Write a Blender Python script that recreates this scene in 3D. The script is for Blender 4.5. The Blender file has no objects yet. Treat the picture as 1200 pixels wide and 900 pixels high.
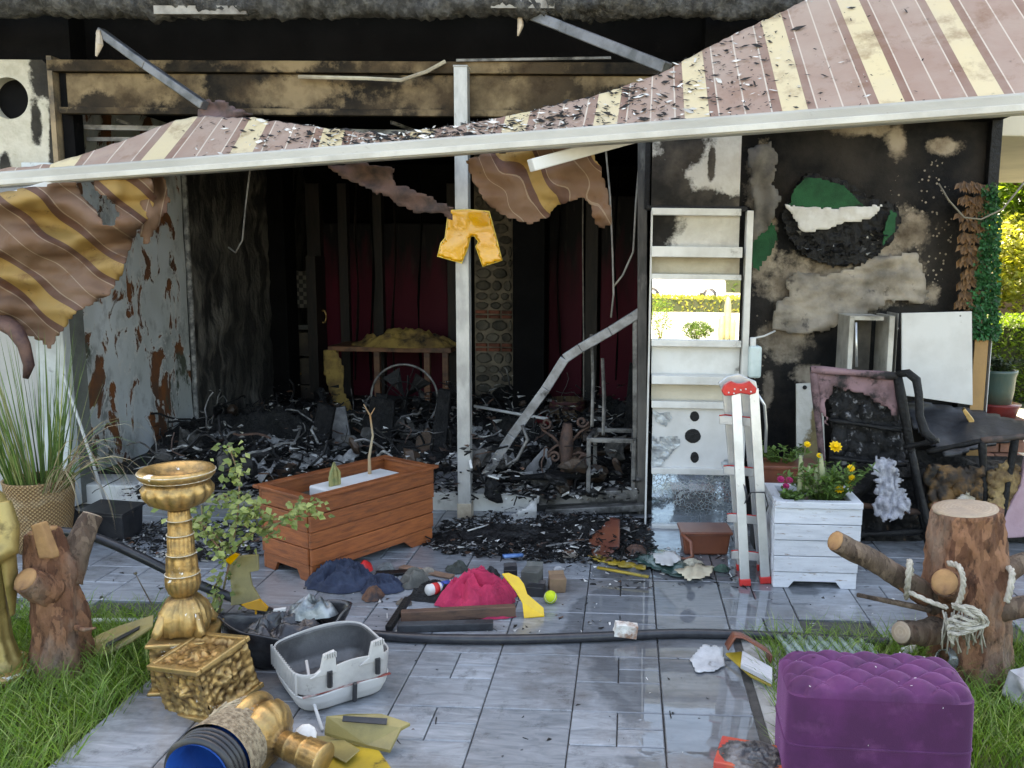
import bpy, math, random
from mathutils import Vector, Matrix, Euler, noise
R = math.radians
random.seed(7)
sc = bpy.context.scene
COL = sc.collection

# ------------------------------------------------------------------ camera
FPX = 1000.0; CX, CY = 700.0, 450.0          # focal length and principal point in photo pixels (1200 x 900)
EYE = Vector((0, 0, 1.65))
_r = 0.018
_yc = Vector((0.037, 0.14, 1.0)).normalized()                     # world +Y in camera (right, up, forward)
_xc = Vector((1, -_r, -0.037 + 0.14 * _r)).normalized()           # world +X
_zc = Vector((_xc.y * _yc.z - _xc.z * _yc.y, _xc.z * _yc.x - _xc.x * _yc.z, _xc.x * _yc.y - _xc.y * _yc.x))
_zc = -_zc if _zc.y < 0 else _zc
_b = lambda v: Vector((v.x, v.y, -v.z))
RCW = Matrix((_b(_xc), _b(_yc), _b(_zc)))                         # camera -> world
cam = bpy.data.cameras.new('camera'); camo = bpy.data.objects.new('camera', cam); COL.objects.link(camo)
cam.sensor_width = 36; cam.lens = FPX / 1200 * 36
cam.shift_x = -(CX - 600) / 1200; cam.shift_y = 0
cam.clip_start = 0.05; cam.clip_end = 2000
camo.matrix_world = Matrix.Translation(EYE) @ RCW.to_4x4()
sc.camera = camo

# ------------------------------------------------------------------ light: terrace in the building's own shade, garden in sun
SUN_EL, SUN_AZ = R(56), R(-16)               # sun stands behind the building, a little to the left (azimuth from +Y, + to +X)
w = bpy.data.worlds.new('World'); sc.world = w; w.use_nodes = True
nt = w.node_tree; bg = nt.nodes['Background']
sky = nt.nodes.new('ShaderNodeTexSky'); sky.sky_type = 'NISHITA'; sky.sun_disc = False
sky.sun_elevation = SUN_EL; sky.sun_rotation = SUN_AZ
sky.air_density = 1.0; sky.dust_density = 2.5; sky.ozone_density = 1.0
nt.links.new(sky.outputs[0], bg.inputs[0]); bg.inputs[1].default_value = 0.15
sl = bpy.data.lights.new('sun', 'SUN'); sl.energy = 3.6; sl.angle = R(0.55); sl.color = (1, .95, .86)
so = bpy.data.objects.new('sun', sl); COL.objects.link(so)
_sd = Vector((math.sin(SUN_AZ) * math.cos(SUN_EL), math.cos(SUN_AZ) * math.cos(SUN_EL), math.sin(SUN_EL)))
so.rotation_euler = _sd.to_track_quat('Z', 'Y').to_euler(); so.location = (0, 0, 20)
vs = sc.view_settings; vs.view_transform = 'Standard'; vs.look = 'None'; vs.gamma = 1; vs.exposure = 2.6
vs.use_white_balance = True; vs.white_balance_temperature = 8600; vs.white_balance_tint = 10
sc.cycles.max_bounces = 8; sc.cycles.use_denoising = True
sc.cycles.caustics_reflective = False; sc.cycles.caustics_refractive = False

# ------------------------------------------------------------------ photo pixel -> place
def ray(x, y):
    return (RCW @ Vector(((x - CX) / FPX, (CY - y) / FPX, -1))).normalized()
def G(x, y, z=0.0):                            # on the level z
    d = ray(x, y); t = (z - EYE.z) / d.z; return EYE + d * t
def P(x, y, Y):                                # on the upright plane at depth Y
    d = ray(x, y); return EYE + d * (Y / d.y)
def PX(x, y, X):                               # on the upright plane at X
    d = ray(x, y); return EYE + d * (X / d.x)

# ------------------------------------------------------------------ mesh helpers
V = Vector
def nz(p, s=1.0, o=0.0): return noise.noise(V((p[0] * s + o, p[1] * s + o * 1.7, p[2] * s - o)))
class MB:
    def __init__(s): s.v = []; s.f = []; s.m = []; s.uv = None
    def add(s, vs, fs, m=0):
        n = len(s.v); s.v += [V(p) for p in vs]; s.f += [tuple(i + n for i in f) for f in fs]; s.m += [m] * len(fs); return s
    def box(s, c, sz, rot=None, m=0, taper=1.0):
        hx, hy, hz = sz[0] / 2, sz[1] / 2, sz[2] / 2
        vs = []
        for z in (-1, 1):
            k = taper if z > 0 else 1
            for x, y in ((-1, -1), (1, -1), (1, 1), (-1, 1)): vs.append(V((x * hx * k, y * hy * k, z * hz)))
        if rot is not None:
            M = rot if isinstance(rot, Matrix) else Euler(rot).to_matrix()
            vs = [M @ p for p in vs]
        return s.add([p + V(c) for p in vs], [(0, 3, 2, 1), (4, 5, 6, 7), (0, 1, 5, 4), (1, 2, 6, 5), (2, 3, 7, 6), (3, 0, 4, 7)], m)
    def span(s, a, b, m=0):                    # box from corner to corner
        a, b = V(a), V(b); return s.box((a + b) / 2, [abs(q) for q in (b - a)], None, m)
    def tube(s, pts, rad, n=8, m=0, cap=True, jit=0.0, flat=1.0, seed=0):
        pts = [V(p) for p in pts]; k = len(pts)
        rad = [rad] * k if isinstance(rad, (int, float)) else list(rad)
        base = len(s.v); up = None; vs = []
        for i in range(k):
            t = (pts[min(i + 1, k - 1)] - pts[max(i - 1, 0)]).normalized()
            if up is None:
                up = t.cross(V((0, 0, 1)));
                if up.length < .1: up = t.cross(V((1, 0, 0)))
                up.normalize()
            up = (up - t * up.dot(t)).normalized(); sd = t.cross(up)
            for j in range(n):
                a = 2 * math.pi * j / n
                d = up * math.cos(a) + sd * math.sin(a) * flat
                r = rad[i]
                if jit: r *= 1 + jit * nz(pts[i] + d * .3, 7, seed + 3.1)
                vs.append(pts[i] + d * r)
        fs = [(i * n + j, i * n + (j + 1) % n, (i + 1) * n + (j + 1) % n, (i + 1) * n + j) for i in range(k - 1) for j in range(n)]
        if cap: fs += [tuple(range(n - 1, -1, -1)), tuple((k - 1) * n + j for j in range(n))]
        return s.add(vs, fs, m)
    def bar(s, a, b, w_, h_, m=0, up=(0, 0, 1)):    # rectangular bar between two points
        a, b = V(a), V(b); t = (b - a).normalized(); u = V(up); sd = t.cross(u)
        if sd.length < .05: sd = t.cross(V((0, 1, 0)))
        sd.normalize(); u = sd.cross(t)
        vs = [p + sd * x * w_ / 2 + u * z * h_ / 2 for p in (a, b) for x, z in ((-1, -1), (1, -1), (1, 1), (-1, 1))]
        return s.add(vs, [(0, 3, 2, 1), (4, 5, 6, 7), (0, 1, 5, 4), (1, 2, 6, 5), (2, 3, 7, 6), (3, 0, 4, 7)], m)
    def lathe(s, prof, n=32, M=None, m=0, flute=None, sx=1.0, sy=1.0, cap=True):
        vs = []
        for i, (r, z) in enumerate(prof):
            for j in range(n):
                a = 2 * math.pi * j / n; q = r
                if flute:
                    q = flute(i, a, r, z)
                vs.append(V((q * math.cos(a) * sx, q * math.sin(a) * sy, z)))
        if M is not None: vs = [M @ p for p in vs]
        k = len(prof)
        fs = [(i * n + j, i * n + (j + 1) % n, (i + 1) * n + (j + 1) % n, (i + 1) * n + j) for i in range(k - 1) for j in range(n)]
        if cap: fs += [tuple(range(n - 1, -1, -1)), tuple((k - 1) * n + j for j in range(n))]
        return s.add(vs, fs, m)
    def prism(s, poly, off, m=0):              # outline of world points, pushed along off
        n = len(poly); off = V(off)
        vs = [V(p) for p in poly] + [V(p) + off for p in poly]
        return s.add(vs, [tuple(range(n - 1, -1, -1)), tuple(range(n, 2 * n))] + [(i, (i + 1) % n, n + (i + 1) % n, n + i) for i in range(n)], m)
    def shard(s, c, sz, rng, m=0, flat=.3):
        q = [V((rng.uniform(-1, 1), rng.uniform(-1, 1), rng.uniform(-flat, flat))) * sz for _ in range(4)]
        c = V(c); return s.add([c + p for p in q], [(0, 1, 2), (0, 3, 1), (1, 3, 2), (0, 2, 3)], m)
    def quad(s, c, a, b, m=0):
        c, a, b = V(c), V(a), V(b); return s.add([c - a - b, c + a - b, c + a + b, c - a + b], [(0, 1, 2, 3)], m)
    def leaf(s, c, d, wdt, ln, nrm, m=0):       # a folded leaf: two faces
        c, d, nrm = V(c), V(d).normalized(), V(nrm)
        sd = d.cross(nrm)
        if sd.length < .05: sd = d.cross(V((1, 0, 0)))
        sd.normalize(); up = sd.cross(d)
        return s.add([c, c + d * ln * .5 + sd * wdt + up * wdt * .4, c + d * ln, c + d * ln * .5 - sd * wdt + up * wdt * .4], [(0, 1, 2), (0, 2, 3)], m)
    def grid(s, fn, nu, nv, m=0, wrap=False, uv=None):
        base = len(s.v)
        vs = [fn(i / (nu - (0 if wrap else 1)) if nu > 1 else 0, j / (nv - 1)) for j in range(nv) for i in range(nu)]
        fs = [(j * nu + i, j * nu + (i + 1) % nu, (j + 1) * nu + (i + 1) % nu, (j + 1) * nu + i) for j in range(nv - 1) for i in range(nu if wrap else nu - 1)]
        s.add(vs, fs, m)
        if uv:
            s.uv = s.uv or {}
            for j in range(nv):
                for i in range(nu): s.uv[base + j * nu + i] = uv(i / (nu - 1), j / (nv - 1))
        return s

WM = {}
def _link(o, parent, Mw):
    COL.objects.link(o); WM[o.name] = Mw
    if parent is not None:
        o.parent = parent; o.matrix_local = WM[parent.name].inverted() @ Mw
    else: o.matrix_world = Mw
    return o
def tag(o, label=None, cat=None, group=None, kind=None):
    if label: o['label'] = label
    if cat: o['category'] = cat
    if group: o['group'] = group
    if kind: o['kind'] = kind
    return o
def thing(name, label, cat, loc=(0, 0, 0), rz=0, group=None, rot=None):
    o = bpy.data.objects.new(name, None); o.empty_display_size = .1
    M = Matrix.Translation(V(loc)) @ (Euler(rot).to_matrix().to_4x4() if rot else Matrix.Rotation(rz, 4, 'Z'))
    _link(o, None, M); return tag(o, label, cat, group)
def mesh(name, mb, mat, smooth=False, origin=None):
    me = bpy.data.meshes.new(name)
    vs = [p - origin for p in mb.v] if origin is not None else mb.v
    me.from_pydata(vs, [], mb.f)
    for q in (mat if isinstance(mat, (list, tuple)) else [mat]): me.materials.append(q)
    if any(mb.m): me.polygons.foreach_set('material_index', mb.m)
    if smooth: me.polygons.foreach_set('use_smooth', [True] * len(mb.f))
    if mb.uv:
        ul = me.uv_layers.new(name='UVMap')
        for l in me.loops: ul.data[l.index].uv = mb.uv.get(l.vertex_index, (0, 0))
    me.update(); return me
def obj(name, mb, mat, parent=None, bev=0, smooth=False, local=False, solid=0, label=None, cat=None, group=None, kind=None, sub=0):
    """ONE mesh object. local: vertices in the parent's frame; else in world coordinates."""
    if local and parent is not None:
        me = mesh(name, mb, mat, smooth); o = bpy.data.objects.new(name, me); _link(o, parent, WM[parent.name].copy())
    else:
        lo = [min(p[i] for p in mb.v) for i in range(3)]; hi = [max(p[i] for p in mb.v) for i in range(3)]
        org = V(((lo[0] + hi[0]) / 2, (lo[1] + hi[1]) / 2, lo[2]))
        me = mesh(name, mb, mat, smooth, org); o = bpy.data.objects.new(name, me); _link(o, parent, Matrix.Translation(org))
    if solid:
        q = o.modifiers.new('thick', 'SOLIDIFY'); q.thickness = solid; q.offset = 0
    if bev:
        q = o.modifiers.new('bevel', 'BEVEL'); q.width = bev; q.segments = 2; q.limit_method = 'ANGLE'; q.angle_limit = R(40)
    if sub:
        q = o.modifiers.new('sub', 'SUBSURF'); q.levels = sub; q.render_levels = sub
    return tag(o, label, cat, group, kind)
def inst(src, name, Mw, parent=None):           # another object on the same mesh data
    o = bpy.data.objects.new(name, src.data)
    for md in src.modifiers:
        q = o.modifiers.new(md.name, md.type)
        if md.type == 'BEVEL': q.width = md.width; q.segments = md.segments; q.limit_method = md.limit_method; q.angle_limit = md.angle_limit
    return _link(o, parent, Mw)
def inside(x, y, poly):
    c = False; n = len(poly)
    for i in range(n):
        x1, y1 = poly[i]; x2, y2 = poly[i - 1]
        if (y1 > y) != (y2 > y) and x < (x2 - x1) * (y - y1) / (y2 - y1) + x1: c = not c
    return c
def nearest(x, y, poly):
    best = None; p = V((x, y))
    for i in range(len(poly)):
        a, b = V(poly[i - 1]), V(poly[i]); ab = b - a
        t = max(0, min(1, (p - a).dot(ab) / max(ab.length_squared, 1e-9))); q = a + ab * t
        d = (q - p).length
        if best is None or d < best[0]: best = (d, q)
    return best[1]
def sheet(outline, place, cell=5, uvf=None, jag=0.0, seed=0):
    """Flat outline -> gridded sheet; place(x, y) gives the 3D point, so it may billow and crease."""
    mb = MB(); xs = [p[0] for p in outline]; ys = [p[1] for p in outline]
    if jag:
        o2 = []
        for i in range(len(outline)):
            a, b = V(outline[i - 1]), V(outline[i]); n = max(1, int((b - a).length / (cell * 1.2)))
            for k in range(n):
                q = a.lerp(b, k / n); o2.append((q.x + jag * noise.noise(V((q.x * .31, q.y * .31, seed))), q.y + jag * noise.noise(V((q.x * .29, q.y * .33, seed + 9)))))
        outline = o2
    x0, y0 = min(xs) - cell, min(ys) - cell
    nx = int((max(xs) - x0) / cell) + 2; ny = int((max(ys) - y0) / cell) + 2
    idx = {}; uv = {}
    def vert(i, j):
        if (i, j) in idx: return idx[(i, j)]
        x, y = x0 + i * cell, y0 + j * cell
        if not inside(x, y, outline):
            q = nearest(x, y, outline); x, y = q.x, q.y
        mb.v.append(V(place(x, y))); k = len(mb.v) - 1; idx[(i, j)] = k
        if uvf: uv[k] = uvf(x, y)
        return k
    for i in range(nx):
        for j in range(ny):
            if inside(x0 + (i + .5) * cell, y0 + (j + .5) * cell, outline):
                mb.f.append((vert(i, j), vert(i, j + 1), vert(i + 1, j + 1), vert(i + 1, j))); mb.m.append(0)
    if uvf: mb.uv = uv
    return mb

# ------------------------------------------------------------------ materials (all procedural)
class NB:
    def __init__(s, name):
        s.mat = bpy.data.materials.new(name); s.mat.use_nodes = True; s.t = s.mat.node_tree
        s.b = s.t.nodes['Principled BSDF']; s._p = None
    def n(s, ty, **kw):
        q = s.t.nodes.new('ShaderNode' + ty)
        for k, v in kw.items(): setattr(q, k, v)
        return q
    def l(s, a, b): s.t.links.new(a, b)
    def pos(s, sc_=(1, 1, 1), rand=False, mode='Object'):
        tc = s.n('TexCoord'); o = tc.outputs[mode]
        if rand:
            oi = s.n('ObjectInfo'); vm = s.n('VectorMath', operation='SCALE'); vm.inputs[0].default_value = (31.7, 17.3, 23.1)
            s.l(oi.outputs['Random'], vm.inputs['Scale']); va = s.n('VectorMath', operation='ADD'); s.l(o, va.inputs[0]); s.l(vm.outputs[0], va.inputs[1]); o = va.outputs[0]
        mp = s.n('Mapping'); mp.inputs['Scale'].default_value = sc_; s.l(o, mp.inputs[0]); return mp.outputs[0]
    def noise(s, vec, scale, detail=6, rough=.6, dist=0):
        q = s.n('TexNoise'); q.inputs['Scale'].default_value = scale; q.inputs['Detail'].default_value = detail
        q.inputs['Roughness'].default_value = rough; q.inputs['Distortion'].default_value = dist; s.l(vec, q.inputs['Vector']); return q.outputs['Fac']
    def ramp(s, fac, stops, interp='LINEAR'):
        q = s.n('ValToRGB'); cr = q.color_ramp; cr.interpolation = interp
        while len(cr.elements) < len(stops): cr.elements.new(.5)
        for e, (p, c) in zip(cr.elements, stops):
            e.position = p; e.color = (*c, 1) if not isinstance(c, (int, float)) else (c, c, c, 1)
        s.l(fac, q.inputs[0]); return q.outputs[0]
    def mix(s, fac, a, b, mode='MIX'):
        q = s.n('Mix', data_type='RGBA', blend_type=mode)
        for i, x in ((0, fac), (6, a), (7, b)):
            if isinstance(x, (int, float)): q.inputs[i].default_value = x
            elif isinstance(x, tuple): q.inputs[i].default_value = (*x, 1)
            else: s.l(x, q.inputs[i])
        return q.outputs[2]
    def math(s, op, a, b=None, c=None):
        q = s.n('Math', operation=op)
        for i, x in enumerate((a, b, c)):
            if x is None: continue
            if isinstance(x, (int, float)): q.inputs[i].default_value = x
            else: s.l(x, q.inputs[i])
        return q.outputs[0]
    def bump(s, h, st, dist=.02):
        q = s.n('Bump'); q.inputs['Strength'].default_value = st; q.inputs['Distance'].default_value = dist; s.l(h, q.inputs['Height'])
        if s._p is not None: s.l(s._p, q.inputs['Normal'])
        s._p = q.outputs[0]; s.l(s._p, s.b.inputs['Normal'])
    def set(s, color=None, rough=None, metal=None, **kw):
        for k, x in (('Base Color', color), ('Roughness', rough), ('Metallic', metal)):
            if x is None: continue
            if isinstance(x, (int, float)): s.b.inputs[k].default_value = x
            elif isinstance(x, tuple): s.b.inputs[k].default_value = (*x, 1)
            else: s.l(x, s.b.inputs[k])
        for k, x in kw.items(): s.b.inputs[k.replace('_', ' ')].default_value = x
        return s.mat
def pm(name, c1, c2=None, scale=6, lo=.42, hi=.62, c3=None, s3=25, lo3=.6, hi3=.66, rough=.7, r2=None, metal=0, bump=.25, bscale=60, bdist=.01, st=(1, 1, 1), rand=False, vary=0, isl=0, dist=0, transl=0, **kw):
    b = NB(name); p = b.pos(st, rand); col = c1
    f = b.noise(p, scale, dist=dist)
    if c2: col = b.mix(b.ramp(f, [(lo, 0.), (hi, 1.)]), c1, c2)
    if c3: col = b.mix(b.ramp(b.noise(p, s3, 5, .65), [(lo3, 0.), (hi3, 1.)]), col, c3)
    if vary:
        oi = b.n('ObjectInfo'); k = b.math('MULTIPLY_ADD', oi.outputs['Random'], 2 * vary, 1 - vary)
        col = b.mix(1.0, col, _grey(b, k), 'MULTIPLY')
    if isl:
        g = b.n('NewGeometry'); k = b.math('MULTIPLY_ADD', g.outputs['Random Per Island'], 2 * isl, 1 - isl); col = b.mix(1.0, col, _grey(b, k), 'MULTIPLY')
    ro = rough
    if r2 is not None: ro = b.ramp(f, [(lo, rough), (hi, r2)])
    b.set(col, ro, metal, **kw)
    if bump: b.bump(b.noise(p, bscale, 6, .65), bump, bdist)
    if transl:                                    # thin leaves let the light through
        tr = b.n('BsdfTranslucent'); mx = b.n('MixShader'); mx.inputs[0].default_value = transl
        tc_ = b.mix(1.0, col, (1.6, 1.7, .9), 'MULTIPLY') if not isinstance(col, tuple) else tuple(q * 1.5 for q in col)
        if isinstance(tc_, tuple): tr.inputs[0].default_value = (*tc_, 1)
        else: b.l(tc_, tr.inputs[0])
        b.l(b.b.outputs[0], mx.inputs[1]); b.l(tr.outputs[0], mx.inputs[2]); b.l(mx.outputs[0], b.t.nodes['Material Output'].inputs[0])
    return b.mat
def _grey(b, k):
    q = b.n('CombineColor'); [b.l(k, q.inputs[i]) for i in range(3)]; return q.outputs[0]
def blobs(name, base, base2, patch, patch2, spots, edge=.25, wob=.35, wscale=5, rough=.8, prough=.7, speck=None, bump=.5, bscale=35, rim=None, neg=(), smoke=None):
    """A surface with peeled or unburnt patches: spots are ((x,y,z),(rx,ry,rz)) ellipsoids in object space, broken up by noise."""
    b = NB(name); p = b.pos()
    n1 = b.n('TexNoise'); n1.inputs['Scale'].default_value = wscale; n1.inputs['Detail'].default_value = 8; n1.inputs['Roughness'].default_value = .7; b.l(p, n1.inputs['Vector'])
    def field(lst):
        acc = None
        for c, r in lst:
            a = b.n('VectorMath', operation='SUBTRACT'); b.l(p, a.inputs[0]); a.inputs[1].default_value = c
            d = b.n('VectorMath', operation='DIVIDE'); b.l(a.outputs[0], d.inputs[0]); d.inputs[1].default_value = r
            ln = b.n('VectorMath', operation='LENGTH'); b.l(d.outputs[0], ln.inputs[0])
            q = b.math('SUBTRACT', 1.0, ln.outputs['Value'])
            acc = q if acc is None else b.math('MAXIMUM', acc, q)
        return acc
    f = field(spots); wn = b.math('MULTIPLY_ADD', n1.outputs['Fac'], wob * 4, -wob * 2)
    f = b.math('ADD', f, wn)
    if neg: f = b.math('SUBTRACT', f, b.math('MAXIMUM', b.math('MULTIPLY', field(neg), 2.0), 0.0))
    mask = b.ramp(f, [(.10, 0.), (.10 + edge * .3, 1.)])
    if speck:                                     # blistered paint: small pale flecks inside a band
        vo = b.n('TexVoronoi'); vo.inputs['Scale'].default_value = speck[0]; b.l(p, vo.inputs['Vector'])
        near = b.math('MULTIPLY', b.math('LESS_THAN', vo.outputs['Distance'], speck[1]), b.math('GREATER_THAN', b.math('ADD', field(speck[2]), b.math('MULTIPLY_ADD', n1.outputs['Fac'], 1.2, -.6)), 0.0))
        mask = b.math('MAXIMUM', mask, near)
    n2 = b.noise(p, 9, 8, .7); n3 = b.noise(p, 3, 6, .6)
    cb = b.mix(b.ramp(n2, [(.4, 0.), (.65, 1.)]), base, base2)
    if smoke: cb = b.mix(b.ramp(b.noise(p, 1.5, 6, .6), [(.44, 0.), (.7, 1.)]), cb, smoke)
    cp = b.mix(b.ramp(n3, [(.42, 0.), (.62, 1.)]), patch, patch2)
    cp = b.mix(1.0, cp, b.ramp(b.noise(p, 5, 7, .65), [(.3, (.38, .34, .3)), (.55, (1., 1., 1.))]), 'MULTIPLY')
    if rim:
        cp = b.mix(b.ramp(f, [(.1 + edge * .3, 1.), (.1 + edge, 0.)]), cp, rim)
    b.set(b.mix(mask, cb, cp), b.mix(mask, (rough,) * 3, (prough,) * 3), Specular_IOR_Level=.2)
    b.bump(b.math('ADD', b.math('MULTIPLY', mask, -.5), b.noise(p, bscale, 6, .7)), bump, .012)
    return b.mat

# plain stock materials
M = {}
M['char'] = pm('char', (.003, .003, .0034), (.009, .009, .010), 14, c3=(.06, .06, .06), s3=40, lo3=.66, hi3=.74, rough=.5, bump=.7, bscale=45, bdist=.02, Specular_IOR_Level=.35)
M['soot'] = pm('soot', (.0022, .0022, .0026), (.005, .005, .0055), 3, c3=(.016, .015, .014), s3=9, lo3=.64, hi3=.78, rough=.8, bump=.5, bscale=30, Specular_IOR_Level=.12)
M['ash'] = pm('ash', (.12, .12, .12), (.36, .355, .34), 18, rough=.9, bump=.5, isl=.4)
M['white_scrap'] = pm('white_scrap', (.66, .66, .64), (.4, .385, .35), 9, rough=.6, isl=.25)
M['brown_scrap'] = pm('brown_scrap', (.10, .05, .03), (.04, .025, .02), 12, rough=.7, isl=.4)
M['blue_scrap'] = pm('blue_scrap', (.05, .16, .42), (.2, .35, .6), 20, rough=.4)
M['white_paint'] = pm('white_paint', (.72, .72, .70), (.55, .53, .49), 2.2, .48, .8, c3=(.3, .27, .22), s3=22, lo3=.68, hi3=.8, rough=.4, bump=.06)
M['bare_white'] = pm('bare_white', (.62, .62, .61), (.52, .515, .5), 3, c3=(.3, .28, .25), s3=26, lo3=.68, hi3=.8, rough=.45, bump=.06)
M['alu'] = pm('alu', (.62, .63, .64), (.48, .49, .5), 5, rough=.38, metal=.75, bump=.05, c3=(.25, .25, .25), s3=30, lo3=.66, hi3=.8)
M['galv'] = pm('galv', (.46, .46, .45), (.30, .30, .295), 9, .4, .6, st=(1, 1, .4), rough=.42, metal=.25, bump=.05, c3=(.22, .21, .2), s3=16, lo3=.64, hi3=.75)
M['burnt_alu'] = pm('burnt_alu', (.22, .215, .21), (.06, .058, .055), 9, rough=.5, metal=.4, bump=.2, c3=(.03, .03, .03), s3=7, lo3=.55, hi3=.68)
M['black_plastic'] = pm('black_plastic', (.016, .017, .02), (.03, .03, .033), 12, rough=.35, bump=.1)
M['glossy_black'] = pm('glossy_black', (.02, .02, .024), (.05, .055, .06), 9, rough=.18, bump=.15)
M['dirt'] = pm('dirt', (.09, .07, .05), (.05, .04, .03), 6, rough=.95, bump=.5)
M['rust'] = pm('rust', (.10, .055, .04), (.05, .03, .025), 18, rough=.75, bump=.4)
# ================================================================== ground and terrace
M['lawn_soil'] = pm('lawn_soil', (.05, .06, .025), (.035, .03, .02), 3, rough=.95, bump=.6, bscale=30, c3=(.09, .11, .03), s3=1.2, lo3=.45, hi3=.7)
g = MB(); g.quad((0, 40, -.05), (150, 0, 0), (0, 150, 0)); obj('ground', g, M['lawn_soil'], kind='structure')

def paving_mat():
    b = NB('slate_paving'); p = b.pos((1, 1, 1), rand=True)
    g_ = b.n('NewGeometry'); wp = g_.outputs['Position']
    st_ = b.n('Mapping'); st_.inputs['Scale'].default_value = (2.2, 9, 1); st_.inputs['Rotation'].default_value = (0, 0, .35); b.l(p, st_.inputs[0])
    vein = b.noise(st_.outputs[0], 2.4, 8, .62, 1.2)
    col = b.ramp(vein, [(.30, (.17, .19, .21)), (.5, (.25, .275, .30)), (.66, (.31, .335, .365)), (.78, (.40, .42, .44))])
    oi = b.n('ObjectInfo'); col = b.mix(1.0, col, _grey(b, b.math('MULTIPLY_ADD', oi.outputs['Random'], .34, .80)), 'MULTIPLY')
    dirt = b.ramp(b.noise(wp, 1.1, 8, .7), [(.48, 0.), (.62, .7)])
    col = b.mix(dirt, col, (.115, .105, .10))
    soot = b.ramp(b.noise(wp, 6, 10, .78), [(.55, 0.), (.70, .75)]); col = b.mix(soot, col, (.05, .05, .052))
    warm = b.ramp(b.noise(wp, .9, 4, .5), [(.55, 0.), (.7, .35)]); col = b.mix(warm, col, (.2, .16, .145))
    # standing water: a puddle with a shape of its own in front of the white panel, damp film elsewhere
    sx = b.n('SeparateXYZ'); b.l(wp, sx.inputs[0])
    e = b.math('ADD', b.math('POWER', b.math('DIVIDE', b.math('SUBTRACT', sx.outputs[0], PUD[0]), PUD[2]), 2), b.math('POWER', b.math('DIVIDE', b.math('SUBTRACT', sx.outputs[1], PUD[1]), PUD[3]), 2))
    e = b.math('ADD', e, b.math('MULTIPLY_ADD', b.noise(wp, 2.2, 5, .6), 2.4, -1.2))
    wet = b.ramp(e, [(.85, 1.), (1.1, 0.)])
    film = b.ramp(b.noise(wp, 1.7, 6, .6), [(.42, .07), (.66, .26)])
    col = b.mix(b.math('MULTIPLY', wet, .5), col, (.045, .048, .054))
    b.set(col, b.mix(wet, film, (.012, .012, .012)), 0, IOR=1.55)
    b.l(b.math('MULTIPLY_ADD', wet, .5, .5), b.b.inputs['Specular IOR Level'])
    hgt = b.math('MULTIPLY', b.noise(st_.outputs[0], 6, 8, .65), b.math('SUBTRACT', 1.0, wet))
    b.bump(hgt, .22, .006)
    b.bump(b.noise(wp, 7, 2, .5), .035, .004)
    return b.mat
_pa, _pb = G(760, 700), G(1000, 760)
PUD = (G(835, 750).x, G(835, 750).y + .1, .62, 1.25)
M['paving'] = paving_mat()
M['grout'] = pm('grout', (.07, .068, .065), (.04, .04, .04), 20, rough=.85, bump=.4)
xA, xB = G(564.8, 830).x, G(670.9, 830).x; TW = xB - xA
Y1 = G(617, 831).y; TL = G(617, 766.5).y - Y1
YT = 5.50                                            # terrace ends at the step
YN = G(600, 733).y                                   # nearer than this the terrace is only a path between lawns
XL, XR = xA - 4 * TW, xA + 4 * TW - .0
terr = MB(); terr.span((-4.9, YN, -.25), (4.2, YT + .4, -.014)); terr.span((xA - 3.6 * TW, 0.6, -.25), (xA + 3.62 * TW, YN, -.0141))
terr_o = obj('terrace', terr, M['grout'], kind='structure')
ed = MB(); ed.span((xA + 3.11 * TW, .8, -.2), (xA + 3.60 * TW, YN - .02, -.008)); obj('path_edging', ed, pm('cement_edge', (.36, .36, .35), (.2, .195, .185), 7, c3=(.06, .055, .05), s3=12, lo3=.6, hi3=.7, rough=.9, bump=.6), kind='structure')
def tile_mesh(wd, ln):
    t = MB(); g2 = .0022; c = .0035; h = .0
    x, y = wd / 2 - g2, ln / 2 - g2
    vs = [(-x, -y, -.02), (x, -y, -.02), (x, y, -.02), (-x, y, -.02), (-x, -y, -c), (x, -y, -c), (x, y, -c), (-x, y, -c),
          (-x + c, -y + c, 0), (x - c, -y + c, 0), (x - c, y - c, 0), (-x + c, y - c, 0)]
    fs = [(8, 9, 10, 11)] + [(i, (i + 1) % 4, 4 + (i + 1) % 4, 4 + i) for i in range(4)] + [(4 + i, 4 + (i + 1) % 4, 8 + (i + 1) % 4, 8 + i) for i in range(4)]
    t.add(vs, fs); return mesh('paving_tile', t, M['paving'])
TM = {'big': tile_mesh(TW, TL), 'full': tile_mesh(TW, TL / 2), 'half': tile_mesh(TW * .5, TL / 2), 'strip': tile_mesh(TW * .5, TL / 4)}
rt = random.Random(3)
def tile(kind, cx, cy, wd, ln):
    if cy - ln / 2 > YT: return
    if cy - ln / 2 < YN - .25 and not (xA - 3.6 * TW < cx < xA + 3.1 * TW): return
    if cy < 1.6 or abs(cx) > 4.8 or cx > 3.2 and cy < 4.2: return
    o = bpy.data.objects.new('paving_tile', TM[kind])
    Mx = Matrix.Translation((cx, cy, rt.uniform(-.0012, .0))) @ Euler((rt.uniform(-1, 1) * .0022, rt.uniform(-1, 1) * .0022, 0)).to_matrix().to_4x4()
    _link(o, terr_o, Mx)
for k in range(-9, 9):
    x0 = xA + k * TW
    for r in range(-5, 12):
        y0 = Y1 + r * TL
        if k % 2 == 0: tile('big', x0 + TW / 2, y0 + TL / 2, TW, TL)
        else:
            tile('full', x0 + TW / 2, y0 + TL / 4, TW, TL / 2)
            tile('half', x0 + TW / 4, y0 + TL * .75, TW / 2, TL / 2)
            tile('strip', x0 + TW * .75, y0 + TL * .625, TW / 2, TL / 4); tile('strip', x0 + TW * .75, y0 + TL * .875, TW / 2, TL / 4)

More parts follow.
